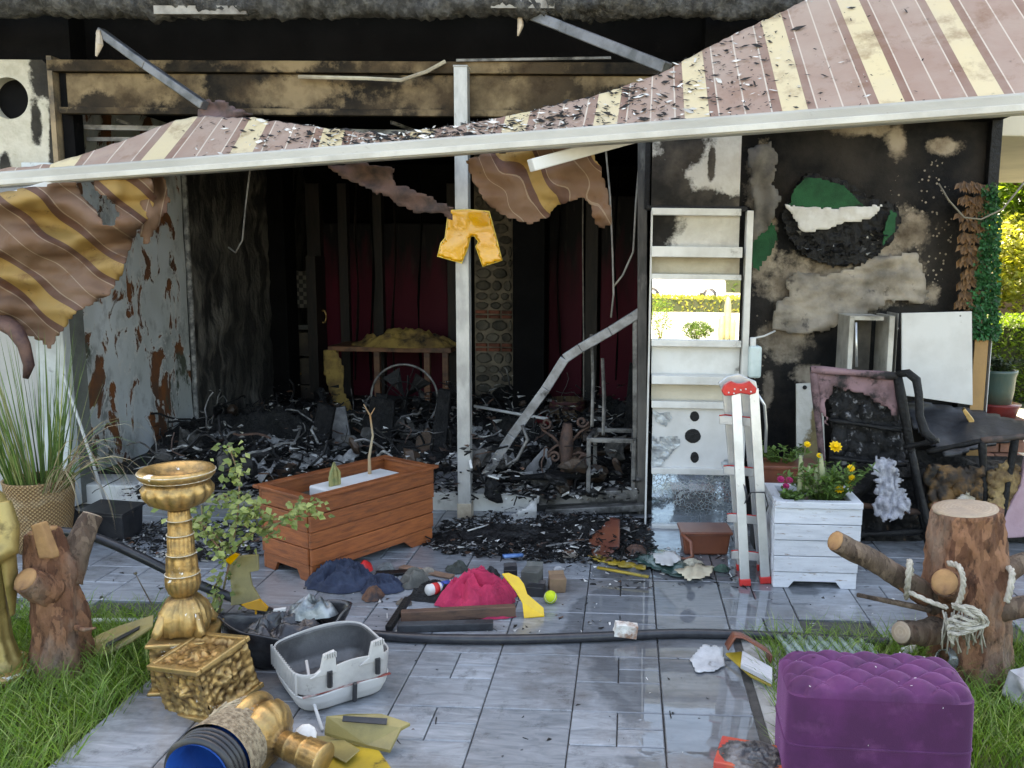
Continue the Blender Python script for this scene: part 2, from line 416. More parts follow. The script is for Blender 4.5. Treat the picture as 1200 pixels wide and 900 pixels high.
# ================================================================== the burnt building
YF, FZ = 5.52, .12                                   # facade plane, inside floor level
XS = PX(213, 530, -3.8).x                            # inner face of the side wall
bld = thing('building', 'fire gutted single room shopfront with blackened walls behind the striped awning', 'building', (-1, YF, 0))
def bpart(name, mb, mat, **k): return obj(name, mb, mat, bld, **k)
M['step_white'] = pm('step_white', (.62, .62, .6), (.42, .41, .39), 4, c3=(.06, .06, .06), s3=8, lo3=.6, hi3=.72, rough=.6, bump=.15)
M['floor_char'] = pm('floor_char', (.012, .012, .012), (.03, .03, .03), 5, c3=(.12, .12, .115), s3=12, lo3=.6, hi3=.74, rough=.75, bump=.5)
xs1 = P(626, 600, YF).x; xd = P(757, 600, YF).x
f = MB(); f.span((-8.5, YF, -.2), (xs1, YF + .3, FZ + .001)); bpart('step', f, M['step_white'], bev=.012)
f = MB(); f.span((-8.5, YF + .302, -.2), (2.35, 13, FZ)); f.span((xs1 + .002, YF + .02, -.2), (2.35, YF + .30, FZ - .03)); bpart('floor_slab', f, M['floor_char'])
# side wall running into the room: peeling paint first, burnt black further in
Yp0, Yp1, Yp2 = 5.62, 7.25, 10.0
def peel():
    b = NB('peeling_paint'); p = b.pos((1, 1, .55))
    n1 = b.noise(p, 3.6, 9, .66, .5); n2 = b.noise(p, 5, 9, .7); n3 = b.noise(p, 1.3, 5, .5)
    base = b.mix(b.ramp(n3, [(.38, 0.), (.62, 1.)]), (.62, .66, .68), (.42, .45, .44))
    base = b.mix(b.ramp(b.noise(p, 3.1, 6, .7), [(.52, 0.), (.72, .9)]), base, (.06, .058, .05))
    m1 = b.ramp(n1, [(.548, 0.), (.562, 1.)]); und = b.mix(b.ramp(n2, [(.42, 0.), (.6, 1.)]), (.24, .085, .03), (.11, .06, .04))
    edge = b.math('MULTIPLY', b.ramp(n1, [(.515, 0.), (.545, 1.)]), b.math('SUBTRACT', 1.0, m1))
    c = b.mix(edge, b.mix(m1, base, und), (.62, .62, .6))
    m2 = b.ramp(b.noise(p, 1.8, 8, .7, .4), [(.6, 0.), (.63, 1.)]); c = b.mix(m2, c, (.085, .10, .075))
    b.set(c, .6); b.bump(b.math('ADD', b.math('MULTIPLY', m1, -1.), b.math('MULTIPLY', n2, .3)), .7, .02); return b.mat
M['peeling'] = peel()
M['burnt_wall'] = pm('burnt_wall', (.02, .019, .018), (.24, .225, .2), 6, .44, .7, c3=(.008, .008, .008), s3=3, lo3=.5, hi3=.64, rough=.8, st=(1, 1, .4), bump=.9, bscale=14, bdist=.04)
f = MB(); f.grid(lambda u, v: V((XS + .012 * nz((u * 3, v * 4, 0), 2), Yp0 + (Yp1 - Yp0) * u, v * 2.75)), 24, 24); f.span((XS - .3, Yp0 + .001, 0), (XS - .02, Yp1 - .001, 2.75)); bpart('side_wall', f, M['peeling'])
f = MB(); f.grid(lambda u, v: V((XS + .03 + .05 * nz((u * 5, v * 7, 1), 2), Yp1 + (Yp2 - Yp1) * u, v * 2.75)), 30, 30); f.span((XS - .3, Yp1, 0), (XS - .05, 13, 2.75)); bpart('charred_wall', f, M['burnt_wall'], smooth=True)
f = MB(); f.tube([V((XS + .03, Yp1, z)) for z in (FZ, 1, 2, 2.7)], .022, 6, jit=.3); bpart('corner_trim', f, M['ash'])
# pale pilaster where the side wall meets the open air
c0, c1 = P(53, 400, 5.5), P(86, 400, 5.5)
M['pilaster'] = pm('pilaster', (.56, .60, .60), (.4, .42, .42), 3, c3=(.12, .12, .11), s3=7, lo3=.62, hi3=.75, rough=.6, bump=.15)
f = MB(); f.span((c0.x, 5.40, 0), (c1.x, 5.60, 2.24)); bpart('pilaster', f, M['pilaster'], bev=.006)
f = MB(); f.span((c1.x + .002, 5.47, 0), (XS - .02, 5.618, 2.24)); bpart('wall_return', f, pm('grey_green_render', (.16, .17, .15), (.09, .09, .085), 3, c3=(.3, .31, .3), s3=5, lo3=.6, hi3=.68, rough=.8, bump=.4))
f = MB(); f.span((-8.5, 5.50, 0), (c0.x - .002, 5.8, 2.24)); bpart('front_wall', f, pm('front_render', (.45, .44, .42), (.25, .24, .23), 1.2, rough=.8))
# back wall, ceiling, far side
f = MB(); f.span((-8.5, 10.0, 0), (2.35, 10.3, 3.0)); bpart('back_wall', f, M['soot'])
f = MB(); f.span((-8.5, YF + .35, 2.76), (2.35, 12.9, 2.95)); bpart('ceiling', f, M['soot'])
f = MB(); f.span((.32, YF + .45, .12), (.48, 9.99, 2.755)); bpart('partition', f, M['soot'])
# upper storey and roof: they keep the terrace in shade
M['cream_render'] = pm('cream_render', (.62, .57, .46), (.5, .46, .38), 1.5, rough=.8, bump=.1)
xr = P(1166, 200, 5.75).x
f = MB(); f.span((-8.5, YF + .06, 3.46), (xr, 13, 6.6)); bpart('upper_wall', f, M['cream_render'])
f = MB(); f.span((-9, YF - .55, 6.602), (xr + .5, 13.5, 6.8)); bpart('roof', f, pm('roof_tile', (.25, .1, .06), (.18, .08, .05), 4))
# scorched lintel zone above the opening
M['lintel'] = blobs('scorched_lintel', (.006, .005, .004), (.03, .022, .014), (.24, .175, .10), (.075, .05, .028),
    [((-1.6, 0, .14), (.7, .5, .16)), ((-.5, 0, .1), (.6, .5, .13)), ((.7, 0, .12), (.75, .5, .16)), ((1.5, 0, .2), (.6, .5, .1))], edge=1.2, wob=.75, wscale=4.5, rough=.75, bump=.35, smoke=(.07, .048, .028))
a, b_ = P(82, 130, YF), P(790, 86, YF)
zb0, zb1 = P(400, 129, YF).z, P(400, 88, YF).z
f = MB(); f.span((a.x, YF - .02, zb0), (xd + .25, YF + .12, zb1)); bpart('lintel', f, M['lintel'], bev=.006)
f = MB(); f.span((a.x - .02, YF - .075, zb0 - .045), (xd + .22, YF - .02, zb0 - .005)); bpart('lintel_lip', f, M['lintel'], bev=.004)
f = MB(); f.span((a.x - .1, YF - .05, zb1 + .004), (xd + .3, YF + .15, zb1 + .075)); bpart('lintel_ledge', f, M['lintel'], bev=.004)
f = MB(); f.span((-8.5, YF + .30, zb1 + .07), (xr, YF + .42, 3.47)); bpart('black_recess', f, M['soot'])
f = MB(); f.span((xd + .302, YF + .0, zb0), (xr, YF + .3, 3.455)); bpart('wall_head', f, M['soot'])
f = MB(); f.span((-8.5, YF - .28, 3.40), (xr, YF + .3, 3.458)); bpart('soffit', f, M['soot'])
rr = random.Random(5)
f = MB()
for i in range(5): x = a.x + .25 + i * .9; f.bar((x, YF + .08, zb0 - .06), (x + .35, YF + .5, zb0 - .16), .02, .02)
f.bar((a.x, YF + .12, zb0 - .1), (xd + .2, YF + .14, zb0 - .13), .03, .03); f.bar((a.x, YF + .16, zb0 - .17), (xd + .2, YF + .1, zb0 - .15), .018, .025)
bpart('ceiling_rails', f, M['burnt_alu'], kind='stuff')
f = MB(); f.tube([P(350, 90, YF - .06), P(430, 92, YF - .09), P(470, 94, YF - .12), P(500, 84, YF - .1), P(522, 72, YF - .08)], .012, 6); bpart('loose_trim', f, pm('cream_trim', (.5, .46, .36), (.3, .26, .2), 6))
f = MB(); f.bar(P(535, 71, YF - .06), P(716, 68, YF - .06), .02, .015); bpart('loose_strip', f, M['burnt_alu'])
# left: pale panel with a round black opening, jamb beside it
a, b_ = P(-60, 200, YF - .03), P(56, 70, YF - .03)
Mpan = blobs('sooty_white_panel', (.55, .52, .44), (.42, .39, .31), (.02, .018, .016), (.05, .045, .035),
    [((.34, 0, .62), (.14, .3, .25)), ((.25, 0, .3), (.05, .3, .2)), ((.02, 0, .05), (.05, .3, .1)), ((.36, 0, .2), (.05, .3, .3))], edge=.8, wob=.5, wscale=5)
hc = P(10, 115, YF - .03); hr = P(33, 115, YF - .03).x - hc.x
pan = MB(); N = 40
outer = []
for i in range(N):
    t = 2 * math.pi * i / N; d = V((math.cos(t), 0, math.sin(t)))
    k = min((b_.x - hc.x) / d.x if d.x > 1e-6 else 9, (a.x - hc.x) / d.x if d.x < -1e-6 else 9, (b_.z - hc.z) / d.z if d.z > 1e-6 else 9, (a.z - hc.z) / d.z if d.z < -1e-6 else 9)
    outer.append(hc + d * k)
inner = [hc + V((math.cos(2 * math.pi * i / N), 0, math.sin(2 * math.pi * i / N))) * hr for i in range(N)]
bk = V((0, .08, 0))
pan.add(outer + inner + [p + bk for p in inner], [(i, (i + 1) % N, N + (i + 1) % N, N + i) for i in range(N)] + [(N + i, N + (i + 1) % N, 2 * N + (i + 1) % N, 2 * N + i) for i in range(N)])
bpart('vent_panel', pan, Mpan)
f = MB(); f.lathe([(hr * 1.02, 0), (hr * 1.02, .12)], 32, Matrix.Translation(hc + V((0, .2, 0))) @ Matrix.Rotation(R(90), 4, 'X')); bpart('vent_opening', f, M['soot'])
f = MB(); f.span((b_.x + .003, YF - .05, a.z - .02), (P(68, 100, YF).x, YF + .05, b_.z + .02)); bpart('vent_jamb', f, pm('brown_jamb', (.30, .22, .13), (.06, .05, .04), 5, rough=.7))
f = MB(); f.span((P(70, 100, YF).x, YF + .0, P(80, 200, YF).z), (P(83, 100, YF).x, YF + .1, zb1 + .06)); bpart('lintel_jamb', f, M['soot'])
f = MB(); f.span((-8.5, 5.45, 2.722), (P(-62, 100, YF).x, 5.8, 3.4)); f.span((-8.5, YF + .13, 2.722), (P(70, 100, YF).x, YF + .3, 3.4)); bpart('upper_infill', f, M['soot'])
# right: burnt wall with peeled patches
YR = 5.78
xw0 = P(873, 300, YR).x; wc = (xw0 + xr) / 2
def spot(px, py, rx, ry): q = P(px, py, YR); return ((q.x - wc, 0, q.z), (rx * YR / 1000, .5, ry * YR / 1000))
M['right_wall'] = blobs('blackened_wall', (.0025, .0028, .0035), (.009, .009, .010), (.44, .37, .29), (.22, .18, .14),
    [spot(1118, 172, 26, 12), spot(1062, 165, 15, 24), spot(1078, 270, 30, 30), spot(1060, 320, 40, 40), spot(905, 290, 18, 60), spot(900, 210, 20, 40), spot(930, 400, 40, 30), spot(1100, 345, 14, 18), spot(1020, 150, 50, 12), spot(960, 440, 30, 16), spot(910, 460, 8, 30), spot(990, 340, 95, 42), spot(940, 330, 40, 40)],
    edge=1.3, wob=.55, wscale=7, rough=.7, smoke=(.05, .043, .037), speck=(30, .22, [spot(1100, 270, 24, 75), spot(1085, 240, 30, 40), spot(900, 420, 10, 60)]), bump=.7)
f = MB(); f.grid(lambda u, v: V((xw0 - .12 + (xr - xw0 + .12) * u, YR + .008 * nz((u * 6, v * 5, 4), 3), .0 + 3.0 * v)), 40, 40); bpart('blackened_wall', f, M['right_wall'], smooth=True)
f = MB(); f.span((xw0 - .12, YR + .02, 0), (xr, YR + .25, 3.0)); f.span((xr - .25, YR + .25, 0), (xr, 13, 3.46)); bpart('wall_core', f, M['soot'])
f = MB(); f.span((xr - .06, YR - .08, 1.95), (xr + .01, YR - .012, 3.0)); bpart('wall_edge_trim', f, M['char'], bev=.004)
# crinkled wall covering that came away in one sheet
out = [(905, 385), (912, 352), (925, 345), (918, 330), (935, 318), (965, 322), (1000, 314), (1030, 300), (1075, 296), (1086, 330), (1085, 356), (1040, 352), (1020, 366), (992, 372), (975, 388), (940, 391)]
def pl(x, y):
    n_ = noise.noise(V((x * .03, y * .06, 2)))
    rg = abs(noise.noise(V((x * .03 + y * .07, y * .02 - x * .015, 8)))); r2 = abs(noise.noise(V((x * .06 - y * .11, x * .03, 4))))
    return P(x, y, YR - .05 - .03 * n_ - .05 * rg + .02 * r2)
f = sheet(out, pl, 4, jag=7, seed=2); bpart('peeled_covering', f, pm('crinkled_cream', (.36, .31, .25), (.13, .112, .092), 3.2, .38, .6, c3=(.06, .05, .045), s3=9, lo3=.6, hi3=.7, rough=.65, bump=.4), smooth=True, solid=.004)
# grey strip of covering hanging beside the white panel
out = [(876, 175), (905, 165), (912, 185), (906, 215), (915, 232), (905, 262), (885, 283), (876, 280), (882, 240)]
f = sheet(out, lambda x, y: P(x, y, YR - .10 - .04 * noise.noise(V((x * .08, y * .03, 1)))), 4, jag=4); bpart('hanging_covering', f, pm('grey_covering', (.17, .155, .135), (.06, .055, .05), 5, rough=.6), smooth=True, solid=.003)
# cream eave beyond the wall's end
f = MB(); q = P(1166, 172, 6.4); f.span((xr + .02, 5.9, q.z), (xr + 2.6, 9.0, q.z + .5)); bpart('eave', f, M['cream_render'], bev=.01)
f = MB(); f.span((xr + 2.3, 8.6, -.1), (xr + 2.5, 8.8, q.z)); bpart('eave_post', f, M['cream_render'])
# maroon doors and panels on the back wall
def maroon():
    b = NB('sooty_maroon'); g_ = b.n('NewGeometry'); wp = g_.outputs['Position']; sx = b.n('SeparateXYZ'); b.l(wp, sx.inputs[0])
    st_ = b.n('Mapping'); st_.inputs['Scale'].default_value = (5, 5, .9); b.l(wp, st_.inputs[0]); n_ = b.noise(st_.outputs[0], 1.6, 6, .6)
    h = b.math('ADD', sx.outputs[2], b.math('MULTIPLY_ADD', n_, 1.2, -.6))
    m_ = b.ramp(b.math('MULTIPLY', h, .4), [(.54, 0.), (.74, 1.)])
    c = b.mix(m_, (.07, .002, .012), (.004, .003, .004))
    c = b.mix(b.math('MULTIPLY', b.ramp(b.noise(st_.outputs[0], 3, 4, .5), [(.56, 0.), (.7, .5)]), m_), c, (.05, .045, .038))
    b.set(c, .6, Specular_IOR_Level=.2); b.bump(b.noise(wp, 30, 4, .5), .1, .01); return b.mat
M['maroon'] = maroon()
def backpanel(x0, x1, y0, y1, Y, mat, name, th=.06, **k):
    a, b_ = P(x0, y0, Y), P(x1, y1, Y); f = MB(); f.span((a.x, Y, min(a.z, b_.z)), (b_.x, Y + th, max(a.z, b_.z))); return bpart(name, f, mat, **k)
for (x0, x1) in ((374, 402), (404, 442), (444, 526)): backpanel(x0, x1, 480, 262, 9.6, M['maroon'], 'maroon_panel', bev=.01)
for (x0, x1) in ((642, 684), (702, 752)): backpanel(x0, x1, 480, 230, 8.6, M['maroon'], 'maroon_panel', bev=.01)
M['dark_wood'] = pm('dark_wood', (.018, .011, .008), (.006, .005, .004), 9, st=(3, 3, .5), rough=.6)
for (x0, x1, Y) in ((366, 373, 9.5), (402, 405, 9.52), (440, 446, 9.5), (526, 534, 9.5)): backpanel(x0, x1, 485, 215, Y, M['dark_wood'], 'door_jamb', .12, bev=.005)
for (x0, x1, Y) in ((684, 702, 8.55), (632, 643, 8.5)): backpanel(x0, x1, 485, 215, Y, M['dark_wood'], 'door_jamb', .12, bev=.005)
backpanel(601, 639, 480, 180, 8.0, M['soot'], 'dark_column', .35, bev=.01)
backpanel(318, 330, 500, 190, 8.9, M['soot'], 'dark_column', .3, bev=.01)
backpanel(276, 318, 500, 190, 9.4, M['soot'], 'closet_front', .3, bev=.01)
for k in range(9):                                     # blackened ribs and peeled strips left on the rear wall
    x = (296, 322, 345, 418, 436, 462, 492, 655, 722)[k]; f = MB(); f.tube([P(x + 2 * math.sin(k + t), 205 + 30 * t, 9.35 if x < 540 else 8.45) for t in range(9)], [.03 + .012 * math.sin(3 * k + 2 * t) for t in range(9)], 6, jit=.5, flat=.3); bpart('charred_strip', f, [M['soot'], M['dark_wood']][k % 2])
# rubble stone pier, stone by stone
Yst = 9.0; q0, q1 = P(556, 445, Yst), P(600, 262, Yst)
sp = MB(); sp.span((q0.x, Yst + .05, .1), (q1.x, Yst + .5, 2.75)); spo = bpart('stone_pier', sp, pm('mortar', (.24, .2, .15), (.10, .085, .065), 5, rough=.9, bump=.4))
Mst = [pm('pier_stone', (.13, .115, .09), (.06, .055, .045), 9, rough=.85, vary=.35, rand=True, bump=.5), pm('pier_brick', (.25, .075, .045), (.15, .05, .03), 9, rough=.85, vary=.3, rand=True, bump=.4)]
rs = random.Random(11); z = .14
while z < 2.55:
    brick = .62 < z < .78 or 1.02 < z < 1.12
    h = .05 if brick else rs.uniform(.09, .15); x = q0.x
    while x < q1.x - .03:
        wd = min(rs.uniform(.1, .2) if not brick else .14, q1.x - x)
        if wd > .03:
            s_ = MB(); n_ = 8 if not brick else 4; ce = V((x + wd / 2, Yst + .05, z + h / 2)); ring = []
            for i in range(n_):
                t = 2 * math.pi * (i + .5) / n_; k = 1 / max(abs(math.cos(t)), abs(math.sin(t))); k = k if brick else min(k, 1.18) * rs.uniform(.86, 1.0)
                ring.append(V((math.cos(t) * k * (wd / 2 - .008), 0, math.sin(t) * k * (h / 2 - .008))))
            fr = [ce + p + V((0, -.012, 0)) for p in ring]; ft = [ce + p * .8 + V((0, -.03, 0)) for p in ring]; bkk = [ce + p + V((0, .01, 0)) for p in ring]
            s_.add(bkk + fr + ft, [tuple(range(2 * n_, 3 * n_))] + [(r_ * n_ + i, r_ * n_ + (i + 1) % n_, (r_ + 1) * n_ + (i + 1) % n_, (r_ + 1) * n_ + i) for r_ in (0, 1) for i in range(n_)])
            obj('brick' if brick else 'stone', s_, Mst[1 if brick else 0], spo)
        x += wd
    z += h
# loose cables left hanging from the ceiling
M['cable'] = pm('cable', (.32, .3, .27), (.15, .14, .13), 9, rough=.6)
for lab, pts in (('thin pale cable hanging beside the peeling side wall', [(293, 200, 6.6), (288, 240, 6.6), (284, 282, 6.6), (276, 296, 6.6), (268, 290, 6.65)]),
                 ('long pale cable hanging straight down beside the burnt door frame', [(709, 165, 5.75), (715, 230, 5.75), (718, 300, 5.75), (719, 345, 5.75), (716, 372, 5.75)]),
                 ('slack pale cable curving down next to the burnt door post', [(750, 180, 5.7), (745, 240, 5.72), (742, 295, 5.74), (730, 322, 5.75), (719, 336, 5.752)]),
                 ('straight thin pale pipe standing in front of the maroon panel', [(683, 225, 7.9), (683, 300, 7.9), (684, 400, 7.9), (684, 498, 7.9)])):
    f = MB(); pp = [P(*q) for q in pts]
    f.tube([pp[0] + V((0, 0, .25))] + pp, .007, 6); obj('hanging_cable' if 'cable' in lab else 'thin_pipe', f, M['cable'], label=lab, cat='cable' if 'cable' in lab else 'pipe', smooth=True)

# ================================================================== awning
def awn_mat(burn, warm=False):
    b = NB('striped_awning'); tc = b.n('TexCoord'); sx = b.n('SeparateXYZ'); b.l(tc.outputs['UV'], sx.inputs[0])
    fr = b.math('FRACT', b.math('ADD', sx.outputs[0], .13)); mv = (.38, .245, .195); dk = (.25, .12, .085); ln = (.70, .62, .54); cr = (.76, .65, .40)
    if warm: mv = (.22, .118, .07); dk = (.13, .055, .035); ln = (.36, .25, .17); cr = (.43, .265, .075)  # scorched flaps, with warm light through the cloth put into the stripe colours
    c = b.ramp(fr, [(0, cr), (.26, dk), (.35, ln), (.365, mv), (.615, ln), (.632, mv), (.885, ln), (.9, dk)], 'CONSTANT')
    p = b.pos(); n_ = b.noise(p, 5, 8, .7)
    pale = b.ramp(b.noise(p, 2.2, 5, .6), [(.35, .0 if warm else .1), (.7, .12 if warm else .5)]); c = b.mix(pale, c, (.60, .53, .47))
    c = b.mix(b.ramp(n_, [(.54, 0.), (.68, burn)]), c, (.22, .10, .04))
    c = b.mix(b.ramp(b.noise(p, 11, 8, .75), [(.62, 0.), (.70, burn)]), c, (.035, .03, .03))
    weave = b.n('TexNoise'); weave.inputs['Scale'].default_value = 190; b.l(p, weave.inputs['Vector'])
    b.set(c, .75); b.bump(b.noise(p, 9, 6, .6), .35, .02); b.bump(weave.outputs['Fac'], .1, .003)
    tr = b.n('BsdfTranslucent'); b.l(c, tr.inputs[0]); mx = b.n('MixShader'); mx.inputs[0].default_value = .3
    out = b.t.nodes['Material Output']; b.l(b.b.outputs[0], mx.inputs[1]); b.l(tr.outputs[0], mx.inputs[2]); b.l(mx.outputs[0], out.inputs[0]); return b.mat
M['awning'] = awn_mat(.5); M['awning_burnt_underlit'] = awn_mat(.8, True)
aw = thing('awning', 'half burnt striped retractable awning sagging from its aluminium bar', 'awning', P(600, 170, 4.45))
BL, BR = P(0, 211, 5.0), P(1200, 122, 3.9)
def barp(t): return BL.lerp(BR, t)
def apart(name, mb, mat, parent=aw, **k): return obj(name, mb, mat, parent, **k)
f = MB(); f.bar(barp(-.16), barp(1.25), .075, .088); bar = apart('front_bar', f, pm('weathered_bar', (.44, .435, .41), (.34, .335, .31), 2, c3=(.2, .19, .17), s3=18, lo3=.66, hi3=.8, rough=.4, st=(.4, 1, 1)), bev=.012)
f = MB(); f.bar(barp(-.16) + V((0, -.042, -.02)), barp(1.25) + V((0, -.042, -.02)), .012, .03); apart('bar_lip', f, pm('pale_grey_lip', (.55, .54, .5), (.4, .39, .36), 3, rough=.4), bar, bev=.003)
def lerp_tab(tab, x):
    if x <= tab[0][0]: return tab[0][1]
    for (x0, y0), (x1, y1) in zip(tab, tab[1:]):
        if x <= x1: return y0 + (y1 - y0) * (x - x0) / (x1 - x0)
    return tab[-1][1]
EDGE = [(-150, 206), (0, 200), (60, 192), (100, 180), (150, 163), (205, 141), (235, 136), (300, 139), (380, 150), (450, 158), (540, 147), (600, 135), (700, 112), (780, 84), (800, 72), (850, 45), (900, 22), (945, 0), (1000, -40), (1060, -90), (1500, -90)]
LEAN = [(0, 1.1), (69, 1.0), (175, .9), (280, .6), (400, .3), (492, .35), (600, .35), (708, .2), (817, -.1), (933, -.27), (1047, -.45), (1163, -.58), (1300, -.7)]
CEN = [(-36, -1), (69, 0), (175, 1), (280, 2), (385, 3), (492, 4), (600, 5), (708, 6), (817, 7), (933, 8), (1047, 9), (1163, 10), (1285, 11)]
def project(p):
    q = RCW.transposed() @ (p - EYE); return CX + FPX * q.x / -q.z, CY - FPX * q.y / -q.z
def bar_t(xb):
    lo, hi = -.2, 1.3
    for _ in range(30):
        m = (lo + hi) / 2
        if project(barp(m))[0] < xb: lo = m
        else: hi = m
    return lo
def awn_pt(u, v):
    xb = -120 + 1440 * u; t = bar_t(xb); B = barp(t); x_, yb = project(B); top = project(B + V((0, 0, .047)))[1]
    h = 10.0; le = lerp_tab(LEAN, xb)
    for _ in range(25): h = .5 * h + .5 * max(4, top - lerp_tab(EDGE, xb + le * h))
    h += 2.5 * noise.noise(V((xb * .08, 0, 0))) + 1.5 * noise.noise(V((xb * .3, 4, 0))); hv = h * v
    Yd = B.y + .0058 * hv + .02 * noise.noise(V((xb * .012, v * 2, 3))) * min(1, v * 4) + .008 * noise.noise(V((xb * .06, v * 3, 7))) * min(1, v * 4)
    fold = 2.0 * math.sin(v * 3.14) * noise.noise(V((xb * .02, v, 9)))
    return P(xb + le * hv + .0, top + 4 - (hv + 4 * v) + fold, Yd)
f = MB(); f.grid(awn_pt, 240, 26, uv=lambda u, v: (lerp_tab(CEN, -120 + 1440 * u), v)); fab = apart('fabric', f, M['awning'], smooth=True, solid=.003)
# burnt flakes lying on the cloth
fl = MB(); ra = random.Random(2)
for i in range(1700):
    xb = ra.triangular(180, 1150, ra.choice([350, 520, 800, 850])); u = (xb + 120) / 1440; v = ra.random()
    if xb > 950 and ra.random() < .6: continue
    c = awn_pt(u, v) + V((0, -.008, .008)); s_ = ra.uniform(.003, .02) * (1.9 if ra.random() < .1 else 1)
    a_ = V((ra.uniform(-1, 1), ra.uniform(-.2, .2), ra.uniform(-.3, .3))) * s_ * 1.4; b2 = V((ra.uniform(-.3, .3), ra.uniform(.3, .6), ra.uniform(.3, .7))) * s_
    fl.add([c - a_, c + b2 * .5 - a_ * .2, c + a_, c - b2 * .6], [(0, 1, 2), (0, 2, 3)], 0 if ra.random() < .8 else 1)
apart('ash_flakes', fl, [M['char'], M['white_scrap']], fab, kind='stuff')
# cloth torn loose below the bar
def crease(Y, ax, ay, amp, sd):
    return lambda x, y: P(x, y, Y + amp * noise.noise(V((x * ax, y * ay, sd))) + amp * .22 * noise.noise(V((x * ax * 3, y * ay * 3, sd + 5))))
out = [(-60, 240), (0, 226), (40, 218), (88, 212), (98, 232), (112, 245), (122, 262), (132, 266), (138, 250), (130, 236), (112, 225), (108, 209), (150, 206), (176, 204), (184, 232), (172, 258), (158, 278), (149, 300), (144, 322), (128, 346), (110, 356), (90, 366), (72, 390), (58, 410), (44, 398), (20, 388), (-60, 372)]
f = sheet(out, crease(4.84, .014, .04, .22, 1), 5, uvf=lambda x, y: ((-.6 * x + .8 * y) / 80 - .145 + .12 * noise.noise(V((x * .02, y * .02, 3))), y / 100), jag=1.5); apart('torn_fabric', f, M['awning_burnt_underlit'], smooth=True, solid=.004)
out = [(148, 206), (192, 202), (200, 232), (190, 256), (180, 275), (168, 290), (160, 268), (152, 255), (164, 240), (150, 225)]
f = sheet(out, crease(4.93, .05, .03, .09, 5), 4, uvf=lambda x, y: ((.9 * x + .2 * y) / 60 + .1, y / 100), jag=5); apart('torn_fabric', f, M['awning_burnt_underlit'], smooth=True, solid=.004)
f = MB(); f.tube([P(2, 376, 4.84), P(18, 388, 4.82), P(28, 405, 4.81), P(34, 428, 4.81), P(30, 443, 4.81)], [.05, .045, .035, .03, .015], 8, jit=.3); apart('twisted_tail', f, pm('brown_tail', (.14, .07, .05), (.06, .03, .03), 9), smooth=True)
out = [(545, 188), (560, 180), (690, 168), (706, 200), (716, 240), (717, 262), (708, 268), (694, 262), (692, 242), (682, 231), (656, 240), (640, 255), (622, 263), (602, 259), (580, 248), (560, 225)]
f = sheet(out, crease(4.72, .03, .05, .08, 4), 4, uvf=lambda x, y: ((.8 * x - .55 * y) / 85 + .45 + .2 * noise.noise(V((x * .03, y * .03, 3))), y / 100), jag=4); apart('torn_fabric', f, M['awning_burnt_underlit'], smooth=True, solid=.004)
out = [(380, 196), (425, 190), (462, 198), (462, 214), (500, 228), (532, 243), (528, 258), (515, 250), (490, 250), (470, 244), (455, 232), (420, 216)]
f = sheet(out, crease(4.75, .03, .06, .06, 7), 4, uvf=lambda x, y: (.45, 0), jag=5); apart('torn_fabric', f, pm('scorched_cloth', (.10, .055, .045), (.035, .022, .02), 8, rough=.8, bump=.4), smooth=True, solid=.005)
# folding arms and cassette
M['melted'] = pm('melted_plastic', (.5, .42, .33), (.25, .2, .15), 12, rough=.4); M['sooty_grey'] = pm('sooty_grey', (.3, .29, .27), (.12, .11, .1), 6)
def armp(pts, w_=.055, h_=.05):
    f = MB()
    for a_, c_ in zip(pts, pts[1:]): f.bar(P(*a_), P(*c_), w_, h_)
    return apart('arm', f, pm('arm_alu', (.16, .165, .18), (.07, .075, .08), 6, rough=.4, metal=.5, c3=(.06, .06, .06), s3=14, lo3=.62, hi3=.75), bev=.006)
armp([(117, 37, 5.3), (172, 77, 5.22), (240, 124, 5.1)]); armp([(612, 14, 5.3), (660, 32, 5.18), (782, 80, 4.72)], .07, .06)
f = MB(); f.bar(P(622, 194, 4.34), P(745, 160, 4.62), .07, .062); apart('forearm', f, M['bare_white'], bev=.006)
f = MB(); f.bar(P(-40, 247, 4.80), P(74, 214, 4.93), .06, .055); apart('forearm', f, M['bare_white'], bev=.006)
f = MB(); f.tube([P(116, 36, 5.27), P(117, 52, 5.25), P(113, 66, 5.25)], [.012, .018, .005], 7, jit=.5); apart('melted_drip', f, M['melted']); f = MB(); f.tube([P(609, 12, 5.27), P(610, 30, 5.25), P(607, 42, 5.25)], [.012, .018, .005], 7, jit=.5); apart('melted_drip', f, M['melted'])
out = [(232, 128), (243, 116), (262, 118), (300, 136), (262, 142), (228, 142)]
f = sheet(out, crease(5.12, .05, .08, .06, 2), 4, jag=3); apart('torn_fabric', f, pm('burnt_maroon_cloth', (.13, .08, .08), (.04, .03, .03), 9), smooth=True, solid=.006)
cs = MB(); ra = random.Random(4)
def cas(u, v):
    t = 2 * math.pi * v; x = -140 + 1140 * u; n_ = noise.noise(V((x * .03, v * 5, 0))) + .7 * noise.noise(V((x * .14, v * 9, 3))) + .5 * noise.noise(V((x * .4, v * 14, 6)))
    k = .5 + .5 * noise.noise(V((x * .008, 0, 11)))
    c = P(x, 2, 5.24); r_ = .075 + .035 * n_ * (.4 + k)
    return c + V((0, math.cos(t) * r_ * 1.1, math.sin(t) * r_ - (.03 * k * max(0, -math.sin(t)))))
cs.grid(cas, 260, 26); apart('charred_roll', cs, pm('charred_flakes', (.035, .035, .035), (.12, .12, .117), 20, c3=(.03, .03, .03), s3=9, lo3=.5, hi3=.62, rough=.9, bump=1, bscale=40, bdist=.03), smooth=True)
